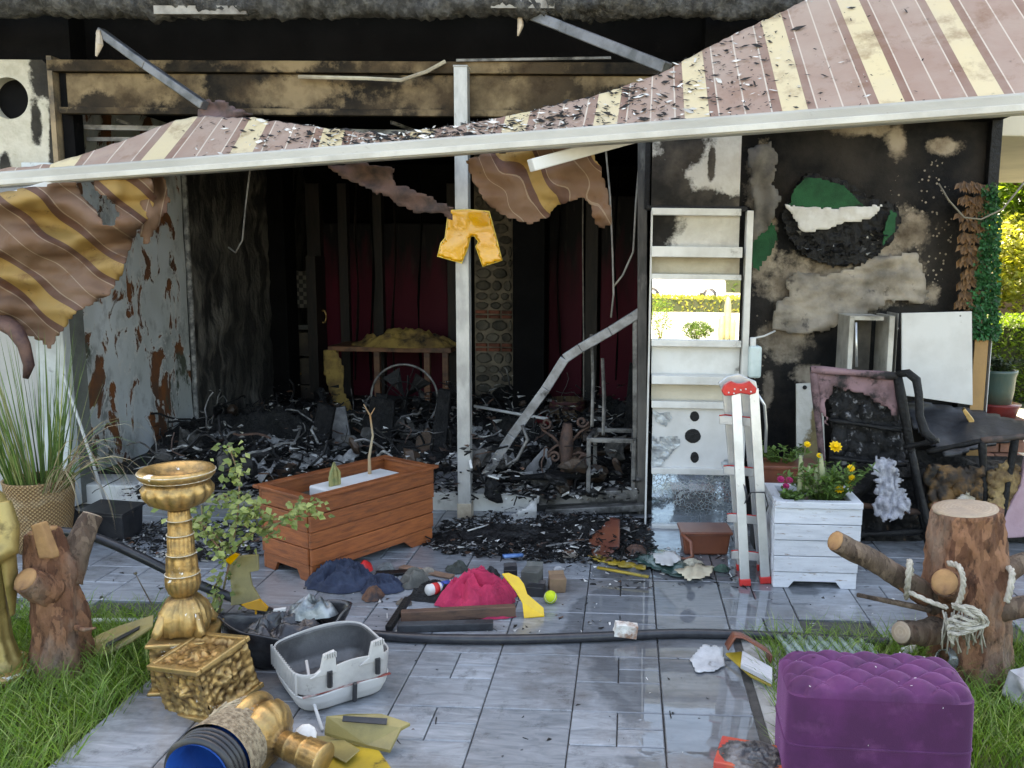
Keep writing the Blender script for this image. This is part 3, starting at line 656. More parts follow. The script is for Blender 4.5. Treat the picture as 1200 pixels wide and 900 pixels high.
f = MB(); f.span(V(P(180, 12, 5.17)) + V((0, 0, -.02)), V(P(290, 12, 5.19)) + V((0, 0, .02))); apart('cassette_remnant', f, M['sooty_grey']); f = MB(); f.span(V(P(575, 5, 5.17)) + V((0, 0, -.02)), V(P(650, 5, 5.19)) + V((0, 0, .02))); apart('cassette_remnant', f, M['sooty_grey'])
# ================================================================== helpers for found objects
def rbox(size, n=10, amp=.0, fr=3.0, seed=0, frame=0.0, relief=0.0):
    """Box with gridded faces: rough surface, optional raised border and carved relief."""
    mb = MB(); sx, sy, sz = [q / 2 for q in size]
    for ax in range(3):
        for sg in (-1, 1):
            def fn(u, v, ax=ax, sg=sg):
                a, b = 2 * u - 1, 2 * v - 1
                if sg < 0: a = -a
                p = [0, 0, 0]; p[ax] = sg; p[(ax + 1) % 3] = a; p[(ax + 2) % 3] = b
                q = V((p[0] * sx, p[1] * sy, p[2] * sz)); nn = V((0, 0, 0)); nn[ax] = sg
                e = max(abs(a), abs(b)); edge = 1 if e < .97 else 0
                d = amp * nz(q, fr / max(size), seed + ax) * edge
                if frame: d -= frame * (1 if e < .74 else 0) * edge
                if relief and e < .7:
                    rr_ = math.hypot(a, b); d += relief * (max(0, math.cos(rr_ * 4.5)) * (.7 + .5 * math.cos(6 * math.atan2(b, a))) + .5 * nz(q, 60, 3))
                if relief and e > .74: d += relief * .35 * nz(q, 70, 5)
                return q + nn * d
            mb.grid(fn, n, n)
    return mb
def xf(mb, Mx):
    mb.v = [Mx @ p for p in mb.v]; return mb
def TR(loc, rx=0, ry=0, rz=0): return Matrix.Translation(V(loc)) @ Euler((R(rx), R(ry), R(rz))).to_matrix().to_4x4()
def heap(cx, cy, rx, ry, h, seed, n=40, rot=0, fold=6.0, z0=.004, sharp=1.0):
    """Crumpled cloth lying on the ground: an uneven outline, folds running through it."""
    mb = MB(); cr, sr = math.cos(rot), math.sin(rot)
    def fn(u, v):
        t = 2 * math.pi * u; k = 1 + .28 * noise.noise(V((math.cos(t) * 1.3, math.sin(t) * 1.3, seed))) + .12 * noise.noise(V((math.cos(t) * 5, math.sin(t) * 5, seed)))
        rr_ = (.02 + .98 * v) * k; x, y = rr_ * math.cos(t) * rx, rr_ * math.sin(t) * ry
        wx, wy = x + .06 * noise.noise(V((x * 5, y * 5, seed + 11))), y + .06 * noise.noise(V((x * 5, y * 5, seed + 17)))
        a = 1 - abs(noise.noise(V((wx * fold, wy * fold * 1.8, seed + 3)))) * 2; b = 1 - 2 * abs(noise.noise(V((wx * fold * 2.4, wy * fold * 3.4, seed + 6))))
        z = h * max(0, 1 - v ** 2.4) * (.3 + .55 * max(0, a) ** sharp) + h * .13 * b * (1 - v ** 4)
        return V((cx + x * cr - y * sr, cy + x * sr + y * cr, z0 + max(0, z)))
    mb.grid(fn, n, n // 2, wrap=True); return mb
def chips(region, n, size, seed, weights=(.66, .14, .1, .1), z=None, mb=None, hmax=.0, flat=.35):
    """Scattered burnt chips; region() returns a ground point."""
    mb = mb or MB(); rng = random.Random(seed)
    for i in range(n):
        p = region(rng); s_ = size * rng.uniform(.35, 1.3) ** 1.6; m_ = rng.choices(range(len(weights)), weights)[0]
        p = V(p); p.z += hmax * rng.random() ** 2 * max(0, .5 + nz(p, 2.2, seed)) + s_ * .12
        if rng.random() < .2:
            m_ = m_ if rng.random() < .25 else 0
            d = V((rng.uniform(-1, 1), rng.uniform(-1, 1), rng.uniform(-.3, .35))).normalized() * s_ * rng.uniform(.8, 2.2)
            mb.bar(p - d, p + d, s_ * rng.uniform(.12, .35), s_ * rng.uniform(.1, .25), m_)
        else: mb.shard(p, s_, rng, m_, flat)
    return mb
CH = [M['char'], M['ash'], M['white_scrap'], M['brown_scrap']]

# ================================================================== steel post and the letter hung on it
pb = G(546, 612); YPOST = 5.38
f = MB(); p0, p1 = P(545.5, 613, YPOST), P(541, 78, YPOST); p0.z = 0.0
f.bar(p0, p1, .083, .083, up=(0, 1, 0)); post = thing('steel_post', 'square galvanised steel post standing free before the burnt room', 'post', p0)
obj('shaft', f, M['galv'], post, bev=.004)
f = MB(); f.box(p0 + V((0, 0, .05)), (.092, .092, .10)); obj('stained_foot', f, pm('stained_foot', (.42, .36, .28), (.25, .2, .15), 7, rough=.7), post, bev=.004)
f = MB(); f.box(p1 + V((0, 0, -.005)), (.09, .09, .012)); obj('cap', f, M['galv'], post, bev=.003)
M['yellow_gloss'] = pm('yellow_gloss', (.66, .31, .004), (.48, .2, .004), 4, .45, .7, rough=.1, bump=.25, bscale=5, bdist=.03, Coat_Weight=.7, c3=(.3, .12, .01), s3=10, lo3=.66, hi3=.72)
lt = [(526, 247), (548, 246), (573, 248), (581, 278), (588, 305), (566, 312), (558, 289), (561, 283), (556, 276), (551, 277), (548, 290), (541, 308), (513, 300), (517, 285), (522, 279)]
yl = thing('sign_letter', 'bright yellow glossy sign letter hung over the steel post', 'sign letter', P(550, 310, YPOST - .05))
f = sheet(lt, lambda x, y: P(x, y, YPOST - .075 + .02 * math.cos((x - 550) * .07) * 0 - .03 * abs(x - 549) / 38 + .004 * noise.noise(V((x * .05, y * .05, 1)))), 3); obj('face', f, M['yellow_gloss'], yl, smooth=True, solid=.012)
f = MB(); pts = [P(x, y, YPOST - .062 - .03 * abs(x - 549) / 38) for x, y in lt]; f.tube(pts + [pts[0]], .006, 6); obj('rim', f, pm('yellow_rim', (.82, .60, .12), (.6, .4, .05), 5, rough=.3), yl, smooth=True)

# ================================================================== timber planter
WOOD = dict(st=(2.2, 2.2, 14), rough=.55, bump=.35, bscale=18)
M['orange_wood'] = pm('orange_wood', (.34, .10, .03), (.19, .052, .018), 4, .36, .66, c3=(.09, .035, .016), s3=5, lo3=.58, hi3=.72, st=(2, 2, 16), rough=.5, bump=.3, bscale=16, rand=True, vary=.22)
pc, pr, pl_ = G(367, 681), G(501, 634), G(305, 667)
ax = (pr - pc); LX = ax.length; ang = math.atan2(ax.y, ax.x); LY = .37; HZ = .445
plt = thing('timber_planter', 'long orange stained timber planter box with overlapping boards and arched feet', 'planter', pc + V((math.cos(ang) * LX / 2 - math.sin(ang) * LY / 2, math.sin(ang) * LX / 2 + math.cos(ang) * LY / 2, 0)), ang)
rb = random.Random(6); nb = 5; bh = HZ / nb
def board_set(par, LX, LY, HZ, nb, mat, arch=.05, th=.02, out=.004):
    bh = HZ / nb
    for k in range(nb):
        z0, z1 = k * bh + .002, (k + 1) * bh - .002; e = out * (k % 2) + rb.uniform(0, .0025); fl = .012 * k / nb
        for sx_, sy_, ln in ((0, -1, LX), (0, 1, LX), (-1, 0, LY), (1, 0, LY)):
            L2 = ln / 2 + (th if sy_ else -.001) + fl
            prof = [(-L2, z0), (L2, z0), (L2, z1), (-L2, z1)] if k else [(-L2, 0), (-L2 + ln * .2, 0), (-L2 + ln * .27, arch), (-arch * 1.2, arch), (0, arch * 1.0), (arch * 1.2, arch), (L2 - ln * .27, arch), (L2 - ln * .2, 0), (L2, 0), (L2, z1), (-L2, z1)]
            m_ = MB()
            if sy_:
                y_ = sy_ * (LY / 2 + e + fl); m_.prism([V((x, y_, z)) for x, z in prof], (0, sy_ * th, 0))
            else:
                x_ = sx_ * (LX / 2 + e + fl); m_.prism([V((x_, y, z)) for y, z in prof], (sx_ * th, 0, 0))
            o = obj('board', m_, mat, par, local=True, bev=.003)
board_set(plt, LX, LY, HZ, nb, M['orange_wood'])
f = MB()
for s_ in (-1, 1): f.box((0, s_ * (LY / 2 + .022), HZ + .006), (LX + .11, .05, .016)); f.box((s_ * (LX / 2 + .022), 0, HZ + .0065), (.05, LY + .0, .0155))
obj('top_rim', f, M['orange_wood'], plt, local=True, bev=.003)
f = MB(); f.box((0, 0, HZ - .09), (LX, LY, .02)); obj('soil', f, M['dirt'], plt, local=True)
f = MB(); f.box((.02, -.03, HZ - .045), (LX * .62, LY * .5, .07)); obj('white_liner', f, M['bare_white'], plt, local=True, bev=.01)
f = MB(); st = V((LX * .17, .0, HZ - .03)); f.tube([st, st + V((.0, .0, .12)), st + V((.03, 0, .24)), st + V((.015, 0, .36)), st + V((-.03, 0, .43))], [.011, .008, .006, .005, .003], 6, jit=.2)
f.tube([st + V((.015, 0, .36)), st + V((.05, 0, .4))], [.004, .002], 5); obj('dead_stem', f, pm('dead_stem', (.32, .16, .06), (.3, .25, .17), 4, rough=.8), plt, local=True)
f = MB(); st = V((-LX * .18, -.05, HZ - .03))
for k in range(5): f.tube([st + V((.012 * (k - 2), 0, 0)), st + V((.014 * (k - 2), .01 * (k % 2), .07 + .02 * (k % 3))), st + V((.004 * (k - 2), 0, .13 + .02 * (k % 2)))], [.014, .011, .002], 5)
obj('cactus', f, pm('cactus', (.16, .18, .07), (.3, .26, .1), 14, rough=.7), plt, local=True)

# ================================================================== gilded urns
def gold_mat():
    b = NB('worn_shaded_gilding'); p = b.pos(); n1 = b.noise(p, 26, 6, .65); n2 = b.noise(p, 7, 5, .6)
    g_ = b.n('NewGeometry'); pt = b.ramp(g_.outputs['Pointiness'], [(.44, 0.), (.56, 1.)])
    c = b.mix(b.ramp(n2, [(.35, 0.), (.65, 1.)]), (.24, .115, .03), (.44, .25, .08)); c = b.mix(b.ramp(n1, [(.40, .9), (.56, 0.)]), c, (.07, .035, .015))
    c = b.mix(b.math('SUBTRACT', 1.0, b.ramp(g_.outputs['Pointiness'], [(.42, 0.), (.5, 1.)])), c, (.05, .025, .012)); c = b.mix(b.math('MULTIPLY', pt, .5), c, (.66, .46, .2))  # crease shade and raised-edge glint put into the gilding colour
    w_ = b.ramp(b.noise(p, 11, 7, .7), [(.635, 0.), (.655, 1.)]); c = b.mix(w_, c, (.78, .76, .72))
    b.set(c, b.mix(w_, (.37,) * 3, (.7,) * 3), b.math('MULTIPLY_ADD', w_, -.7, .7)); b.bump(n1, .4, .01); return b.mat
M['gold'] = gold_mat()
M['plaster'] = pm('plaster', (.78, .77, .74), (.6, .58, .55), 10, rough=.85, bump=.4)
URN = [(.058, 0, 'r'), (.085, .01, 'l'), (.092, .05, 'l'), (.082, .10, 'l'), (.062, .135, 'l'), (.05, .145, 'r'), (.048, .152, 'r'), (.06, .165, 'f'), (.072, .195, 'f'), (.072, .225, 'f'), (.069, .235, 'r'), (.071, .24, 'w'), (.066, .247, 'r'),
       (.064, .26, 'o'), (.062, .30, 'o'), (.058, .315, 'r'), (.061, .32, 'w'), (.057, .327, 'r'), (.055, .33, 'f'), (.054, .385, 'f'), (.051, .392, 'r'), (.055, .397, 'w'), (.05, .404, 'r'), (.049, .44, 'o'), (.047, .45, 'r'), (.051, .455, 'w'), (.046, .462, 'r'),
       (.044, .49, 'f'), (.043, .495, 'r'), (.06, .505, 'g'), (.10, .525, 'g'), (.122, .555, 'g'), (.126, .58, 'g'), (.118, .595, 'r'), (.114, .605, 'r'), (.122, .618, 'w'), (.134, .63, 'r'), (.137, .645, 'w'), (.13, .656, 'r'), (.112, .655, 'r'), (.10, .63, 'r'), (.06, .60, 'r'), (.01, .595, 'r')]
def urn_flute(i, a, r, z):
    k = URN[i][2]
    if k == 'g': return r * (1 + .07 * abs(math.sin(a * 8)) - .03)
    if k == 'f': return r * (1 + .05 * abs(math.sin(a * 9)) - .02)
    if k == 'o': return r * (1 + .05 * math.sin(a * 9) * math.sin(z * 160))
    if k == 'l': return r * (1 + .12 * abs(math.sin(a * 2)) + .16 * noise.noise(V((math.cos(a) * 7, math.sin(a) * 7, z * 55))) - .05)
    if k == 'w': return r * (1 + .012 * math.sin(a * 30))
    return r
ul = G(221, 797)
urn = thing('gilded_urn', 'tall upright gilded plaster urn on an ornate column beside the lawn', 'urn', ul, R(12))
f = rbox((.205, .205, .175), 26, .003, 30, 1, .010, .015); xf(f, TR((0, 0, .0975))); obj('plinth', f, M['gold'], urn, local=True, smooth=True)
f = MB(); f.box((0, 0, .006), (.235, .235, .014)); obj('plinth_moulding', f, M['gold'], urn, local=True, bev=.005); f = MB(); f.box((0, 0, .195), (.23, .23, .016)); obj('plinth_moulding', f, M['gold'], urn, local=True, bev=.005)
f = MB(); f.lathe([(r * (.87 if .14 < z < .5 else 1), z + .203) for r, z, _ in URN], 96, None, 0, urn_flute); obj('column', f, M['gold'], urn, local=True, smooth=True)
for r, z, k in URN:
    if k == 'w':
        r2 = r * (.87 if .14 < z < .5 else 1); f = MB(); f.lathe([(r2 - .004, z + .2005), (r2 + .0018, z + .2015), (r2 + .0025, z + .2035), (r2 - .004, z + .2055)], 48, None, cap=False); obj('pale_band', f, pm('pale_gilt', (.52, .42, .28), (.62, .58, .5), 30, rough=.5, metal=.2) if 'pale_gilt' not in bpy.data.materials else bpy.data.materials['pale_gilt'], urn, local=True, smooth=True)
for k in range(4):
    f = MB(); f.tube([(math.cos(k * 1.571 + .78) * .12, math.sin(k * 1.571 + .78) * .12, .215), (math.cos(k * 1.571 + .78) * .10, math.sin(k * 1.571 + .78) * .10, .235), (math.cos(k * 1.571 + .78) * .085, math.sin(k * 1.571 + .78) * .085, .3)], [.016, .022, .012], 10, jit=.9); obj('corner_leaf', f, M['gold'], urn, local=True, smooth=True)
# broken-off gilded plinth block lying in front
fb = G(252, 824); blk = thing('gilded_plinth_block', 'broken gilded plinth block tipped on its side with chipped corners', 'plinth', fb, rot=(R(9), R(-8), R(-24)))
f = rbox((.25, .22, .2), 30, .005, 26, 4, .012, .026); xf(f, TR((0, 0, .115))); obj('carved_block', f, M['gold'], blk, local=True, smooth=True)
f = MB()
for z in (.016, .212):
    for s_ in (-1, 1): f.box((0, s_ * .112, z), (.27, .02, .02)); f.box((s_ * .126, 0, z + .001), (.02, .203, .019))
obj('moulding', f, M['gold'], blk, local=True, bev=.004)
# toppled urn
tu = G(330, 905); tur = thing('toppled_gilded_urn', 'toppled gilded urn with fluted bowl broken open showing white plaster', 'urn', tu)
A0 = G(330, 905) + V((0, .0, .105)); A1 = G(398, 922) + V((0, 0, .07)); dz = (A0 - A1).normalized()
qt = dz.to_track_quat('Z', 'Y').to_matrix().to_4x4(); prof = [(r, z) for r, z, k in URN if z > .30]
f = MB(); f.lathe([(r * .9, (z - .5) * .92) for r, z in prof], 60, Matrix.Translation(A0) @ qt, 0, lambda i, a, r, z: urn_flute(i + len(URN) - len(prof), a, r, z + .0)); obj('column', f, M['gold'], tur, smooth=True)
f = MB(); f.lathe([(.01, .125), (.06, .14), (.106, .145), (.116, .134), (.09, .115), (.04, .097), (.01, .092)], 30, Matrix.Translation(A0) @ qt); f.v = [p + V((.01 * nz(p, 25), .01 * nz(p, 25, 3), .01 * nz(p, 25, 5))) for p in f.v]; obj('broken_plaster', f, M['plaster'], tur, smooth=True)
f = MB(); f.lathe([(.002, -.006), (.034, -.005), (.038, .0), (.034, .004), (.004, .006)], 11, TR(G(352, 895) + V((0, .05, .07)), 60, 0, 30)); obj('plaster_shard', f, M['plaster'], tur, smooth=True)
# rope-bound pot with a blue inside
op = G(238, 948) + V((0, -.02, .118)); en = op + V((.045, .3, .0))
dzp = (op - en).normalized(); qp = Matrix.Translation(en + V((0, 0, .0))) @ dzp.to_track_quat('Z', 'Y').to_matrix().to_4x4() @ Matrix.Scale(.86, 4)
pot = thing('rope_bound_pot', 'round pot lying on its side, bound with rope, bright blue inside', 'pot', G(250, 880))
prof = []
for k in range(14):
    z = .012 + k * .019; prof += [(.112 + .002 * k, z - .009), (.122 + .0018 * k, z - .004), (.122 + .0018 * k, z + .004)]
f = MB(); f.lathe([(.02, 0)] + prof, 40, qp, cap=False); obj('rope_binding', f, pm('rope_fibre', (.34, .27, .18), (.15, .11, .07), 60, rough=.9, bump=.8, bscale=160, bdist=.006), pot, smooth=True)
f = MB()
for k in range(4): z = .276 + k * .021; f.lathe([(.118, z - .01), (.138, z - .007), (.141, z), (.138, z + .007), (.118, z + .01)], 40, qp, cap=False)
obj('black_rim', f, M['black_plastic'], pot, smooth=True)
f = MB(); f.lathe([(.122, .36), (.118, .352), (.112, .2), (.1, .03), (.01, .025)], 40, qp, cap=False); obj('blue_lining', f, pm('blue_glaze', (.01, .10, .42), (.01, .05, .22), 5, rough=.25), pot, smooth=True)
f = MB()
for k in range(7):
    t = .3 + k * .35; pts = [qp @ V(((.126 + .003 * k) * math.cos(t + j * .5), (.126 + .003 * k) * math.sin(t + j * .5), .03 + .028 * j + .01 * k)) for j in range(6)]; f.tube(pts, .0035, 5)
obj('loose_rope', f, pm('loose_rope', (.42, .34, .23), (.25, .2, .13), 40, rough=.9), pot, smooth=True, kind='stuff')

# ================================================================== broken plastic tub
near, rgt, lft = G(352, 845), G(462, 812), G(292, 806)
ux = rgt - near; uy = lft - near; LXt, LYt = ux.length * .98, uy.length * .98; angt = math.atan2(ux.y, ux.x)
tc_ = near + ux / 2 + V((-math.sin(angt), math.cos(angt), 0)) * LYt / 2
tub = thing('plastic_tub', 'broken grey and white plastic tub with clip towers and open top', 'tub', tc_, angt)
def rrect(u, lx, ly, rad):
    t = 2 * math.pi * u; c, s_ = math.cos(t), math.sin(t); e = 5
    k = (abs(c) ** e + abs(s_) ** e) ** (-1 / e); return c * k * lx / 2, s_ * k * ly / 2
def ring(z, gx, wave=0): return lambda u: (*rrect(u, LXt * gx, LYt * gx, .03), z)
M['tub_grey'] = pm('tub_grey', (.50, .49, .47), (.36, .35, .34), 4, rough=.4, bump=.08, c3=(.12, .11, .1), s3=10, lo3=.66, hi3=.76)
def shell(name, levels, mat, thick=.004, wob=.0):
    f = MB()
    def fn(u, v):
        k = v * (len(levels) - 1); i = min(int(k), len(levels) - 2); t = k - i; z = levels[i][0] + (levels[i + 1][0] - levels[i][0]) * t; gx = levels[i][1] + (levels[i + 1][1] - levels[i][1]) * t
        x, y = rrect(u, LXt * gx, LYt * gx, .03); dent = wob * math.exp(-((x - LXt * .02) / .08) ** 2) * (1 if y < -LYt * .3 else 0)
        zz = z + (wob * .8 * math.sin(x * 14 + 1) if v > .9 else 0)
        return V((x, y + dent, zz))
    f.grid(fn, 80, 4 * len(levels), wrap=True); return obj(name, f, mat, tub, local=True, smooth=True, solid=thick)
shell('white_base', [(.004, .80), (.012, .90), (.045, .985), (.08, 1.03)], M['bare_white'], .005, .006)
shell('grey_body', [(.082, 1.012), (.11, 1.02), (.15, 1.04), (.172, 1.045)], M['tub_grey'], .005, .012)
f = MB(); f.box((0, 0, .02), (LXt * .8, LYt * .8, .01)); obj('tub_bottom', f, pm('tub_dark', (.05, .05, .052), (.12, .12, .12), 5, rough=.4), tub, local=True); shell('dark_lining', [(.02, .78), (.06, .955), (.12, .985), (.166, 1.005)], bpy.data.materials['tub_dark'], .003, .008)
for x in (-LXt * .22, LXt * .30):
    f = MB(); yy = -LYt * .525; f.prism([V((x + q, yy, z)) for q, z in ((-.065, .15), (-.025, .175), (-.012, .23), (.03, .238), (.035, .15))], (0, .018, 0)); t_ = obj('clip_tower', f, M['tub_grey'], tub, local=True, bev=.004)
    f = MB(); f.tube([(x + .005, yy - .004, .105), (x + .006, yy - .005, .165)], .010, 10); obj('dark_slot', f, M['black_plastic'], t_)
    f = MB()
    for k in range(5): f.box((x - .006 + k * .009, yy - .003, .225), (.004, .008, .02))
    obj('grip_rib', f, M['tub_grey'], t_, kind='stuff')
# sub-parts were written in the tub's frame
for o in list(COL.objects):
    if o.parent and o.parent.name.startswith('clip_tower') and o.name.startswith(('dark_slot', 'grip_rib')):
        Mo = WM[o.name]; o.matrix_local = Mo; WM[o.name] = WM[tub.name] @ Mo
f = MB(); f.box((LXt * .06, -LYt * .525, .055), (.016, .014, .08), (R(8), 0, 0)); obj('base_slot', f, M['black_plastic'], tub, local=True, bev=.004)
f = MB(); f.box((0, -LYt * .49, .083), (LXt * .95, .012, .004)); obj('seam', f, pm('dried_red', (.25, .05, .04), (.4, .35, .33), 20), tub, local=True)
f = MB()
for k in range(16): f.box((-LXt * .518, -LYt * .42 + k * LYt * .056, .125), (.008, .004, .08))
obj('side_rib', f, M['tub_grey'], tub, local=True, kind='stuff')
f = MB(); f.tube([G(367, 800) + V((0, -.06, .12)), G(372, 825) + V((0, -.05, .05)), G(378, 858) + V((0, 0, .008))], .006, 8); obj('white_rod', f, M['bare_white'], label='thin white rod leaning against the grey plastic tub', cat='rod', smooth=True)
# melted black bin behind it
bl_ = thing('melted_bin', 'melted glossy black plastic bin lying behind the grey tub', 'bin', G(335, 770), R(12))
def bin_(u, v):
    t = 2 * math.pi * u; k = 1 + .12 * noise.noise(V((math.cos(t) * 1.5, math.sin(t) * 1.5, 2))); r_ = .15 + .06 * v
    return V((math.cos(t) * r_ * k * 1.25, math.sin(t) * r_ * k * .7, .005 + v * (.17 + .04 * math.sin(t * 2 + 1)) + .02 * noise.noise(V((u * 9, v * 4, 1)))))
f = MB(); f.grid(bin_, 50, 12, wrap=True); obj('shell', f, M['glossy_black'], bl_, local=True, smooth=True, solid=.008)
f = heap(0, 0, .22, .12, .13, 5, 40, 0, 14, .08); obj('crumpled_lid', f, M['glossy_black'], bl_, local=True, smooth=True, solid=.004)
f = heap(.1, .02, .1, .06, .1, 9, 36, 0, 22, .17); obj('crushed_foil', f, pm('dull_foil', (.10, .12, .13), (.3, .32, .33), 14, rough=.3, metal=.5), bl_, local=True, smooth=True)
f = MB(); f.box((-.02, .02, .2), (.05, .02, .012), (0, R(-5), 0)); obj('white_tab', f, M['bare_white'], bl_, local=True)

# ================================================================== fallen olive sign letters
M['olive'] = pm('olive_face', (.26, .21, .075), (.15, .125, .05), 5, c3=(.06, .05, .03), s3=11, lo3=.66, hi3=.72, rough=.45, bump=.15)
M['ochre_face'] = pm('ochre_face', (.42, .29, .03), (.28, .2, .03), 6, c3=(.08, .06, .02), s3=13, lo3=.64, hi3=.7, rough=.35, bump=.15)
def letter(name, label, pts, zs, th, mat, slot=None, extra=None, group=None):
    """pts in photo pixels, zs heights (one, or one per point): a bent channel-letter piece lying on the ground."""
    zs = zs if isinstance(zs, (list, tuple)) else [zs] * len(pts)
    poly = [G(x, y, z) for (x, y), z in zip(pts, zs)]
    t = thing(name, label, 'sign letter', V((sum(p.x for p in poly) / len(poly), sum(p.y for p in poly) / len(poly), 0)), group=group)
    f = MB(); f.prism(poly, (0, 0, -th)); obj('face', f, mat, t, bev=.003)
    if slot:
        f = MB(); f.prism([G(x, y, z) + V((0, 0, .004)) for x, y, z in slot], (0, 0, -.003)); obj('slot', f, M['black_plastic'], t)
    return t
letter('sign_letter', 'olive sign letter piece with a long black slot propped beside the grey tub', [(382, 839), (410, 836), (447, 836), (481, 847), (470, 853), (457, 879), (430, 873), (380, 858)], [.11, .115, .11, .09, .08, .03, .03, .06], .012, M['olive'], [(402, 840, .112), (454, 843, .103), (453, 850, .09), (401, 846, .1)])
letter('sign_letter', 'flat olive and ochre sign letter piece lying beneath the slotted one', [(365, 863), (394, 861), (425, 872), (443, 877), (461, 903), (420, 915), (372, 912)], .02, .012, M['ochre_face'])
letter('sign_letter', 'crumpled olive sign letter scrap overlapping the ochre piece', [(366, 862), (396, 862), (422, 878), (405, 893), (384, 882)], [.03, .035, .05, .04, .035], .006, M['olive'])
letter('sign_letter', 'olive sign letter with dark slot lying in the grass beside the short stump', [(100, 753), (118, 742), (140, 733), (180, 720), (179, 733), (150, 753), (122, 767), (106, 764)], [.05, .07, .09, .14, .12, .07, .04, .04], .012, M['olive'], [(124, 755, .066), (164, 734, .11), (163, 738, .105), (124, 759, .063)])
lt = [(267, 655), (285, 652), (302, 651), (303, 669), (292, 671), (295, 687), (304, 702), (287, 708), (270, 710), (271, 690), (268, 671)]
tl = thing('sign_letter', 'olive T shaped sign letter caught upright in the leafy vine', 'sign letter', G(285, 722))
YTL = G(285, 722).y
f = MB(); f.prism([P(x, y, YTL + .0012 * (700 - y)) for x, y in lt], (0, .014, .004)); obj('face', f, M['olive'], tl, bev=.003)
f = MB(); f.prism([P(x, y, YTL - .02) for x, y in ((282, 709), (304, 702), (314, 712), (312, 717), (290, 714))], (0, .012, 0)); f.tube([P(300, 712, YTL - .012), P(300, 722, YTL - .012)], .006, 6); obj('bent_edge', f, M['yellow_gloss'], tl, bev=.003)
f = MB(); f.prism([P(x, y, YTL - .03) for x, y in ((262, 657), (275, 648), (281, 650), (270, 662))], (0, .01, 0)); obj('folded_tab', f, M['yellow_gloss'], tl, bev=.002)

# ================================================================== things on the paving between planter and hose
M['navy'] = pm('navy_cloth', (.016, .024, .05), (.035, .05, .09), 12, rough=.9, bump=.5, bscale=50)
def hp(x, y, wx, wy, h, seed, **k): c = G(x, y); s_ = c.y / 1000; return heap(c.x, c.y, wx * s_, wy * s_ * c.y / 1.65, h, seed, **k)
def cl(name, f, mat, label, cat, **k): return obj(name, f, mat, smooth=True, label=label, cat=cat, **k)
cl('navy_cloth', hp(400, 683, 46, 13, .13, 3, n=110, fold=13, sharp=1.6), M['navy'], 'crumpled navy blue cloth lying against the timber planter', 'cloth')
cl('navy_cloth', hp(448, 690, 28, 9, .08, 8, n=90, fold=16, sharp=1.6), M['navy'], 'small flattened navy rag trailing beside the red hat', 'cloth')
cl('crumpled_red_hat', hp(427, 674, 9.5, 6, .055, 4, n=30, z0=.03), pm('red_plastic', (.65, .02, .025), (.45, .02, .02), 9, rough=.4), 'small bright red crumpled hat on the navy cloth', 'hat')
mg = pm('magenta_cloth', (.50, .025, .085), (.33, .015, .06), 8, rough=.85, bump=.6, bscale=70, c3=(.06, .01, .02), s3=7, lo3=.62, hi3=.75)
cl('magenta_cloth', hp(560, 703, 44, 18, .17, 15, n=130, fold=9, sharp=1.2), mg, 'bright magenta cloth heaped among burnt sticks', 'cloth')
cl('magenta_cloth', hp(570, 722, 36, 5, .03, 22, n=60), mg, 'flat magenta cloth strip under the brown batten', 'cloth')
cl('brown_rag', hp(438, 700, 14, 7, .06, 13, n=40, fold=16), pm('brown_rag', (.14, .06, .03), (.03, .02, .02), 14), 'singed brown rag beside the navy cloth', 'rag')
cl('black_rag', hp(510, 700, 34, 8, .09, 31, n=60, fold=18), M['char'], 'crumpled burnt black rag behind the brown batten', 'rag')
cl('grey_rag', hp(487, 684, 20, 8, .09, 37, n=80, fold=16, sharp=1.5), pm('grey_rag', (.13, .125, .11), (.06, .06, .05), 8), 'dirty grey rag behind the spray can', 'rag')
yl2 = thing('sign_letter', 'bright yellow bent sign letter strip lying over the magenta cloth', 'sign letter', G(620, 722))
ym = [(588, 672), (596, 671), (608, 676), (614, 684), (618, 696), (637, 712), (638, 722), (614, 724), (612, 706), (604, 692), (596, 682)]
f = MB(); f.prism([G(x, y, .004 + max(0, (722 - y)) * .0036) for x, y in ym], (0, .004, -.008)); obj('face', f, pm('yellow_face', (.78, .5, .02), (.65, .38, .02), 5, rough=.25, bump=.1), yl2, bev=.002)
def stick(name, label, a, b, w_, h_, mat, za=.02, zb=.02, cat='batten', **k):
    f = MB(); f.bar(G(*a, za), G(*b, zb), w_, h_); return obj(name, f, mat, label=label, cat=cat, bev=.004, **k)
stick('wood_batten', 'straight brown wooden batten in front of the magenta cloth', (470, 722), (604, 715), .045, .05, pm('brown_batten', (.13, .07, .045), (.07, .04, .03), 6, st=(1, 8, 8)), .03, .03)
stick('dark_batten', 'dark grey batten lying nearest the black hose', (466, 735), (578, 732), .05, .035, pm('dark_batten', (.045, .05, .056), (.02, .02, .023), 9), .018, .018)
stick('dark_batten', 'short dark batten leaning from the batten end', (455, 737), (478, 702), .03, .03, M['char'], .016, .06)
stick('wood_scrap', 'thin tan wood strip behind the grey rag', (470, 664), (530, 676), .05, .012, pm('tan_wood', (.34, .2, .13), (.2, .12, .08), 6), .008, .008)
stick('dark_batten', 'flat burnt black board scrap near the tan strip', (440, 672), (480, 670), .06, .012, M['char'], .008, .012)
can = thing('spray_can', 'white spray can with red and blue bands lying among the rags', 'can', G(520, 690)); ca, cb = G(500, 692, .06), G(536, 684, .05)
f = MB(); f.tube([ca, ca.lerp(cb, .05), ca.lerp(cb, .95), cb], [.02, .028, .028, .018], 16); obj('body', f, M['bare_white'], can, smooth=True)
f = MB(); f.tube([ca.lerp(cb, .18), ca.lerp(cb, .34)], .0292, 16); obj('red_band', f, pm('red_print', (.6, .03, .03)), can, smooth=True)
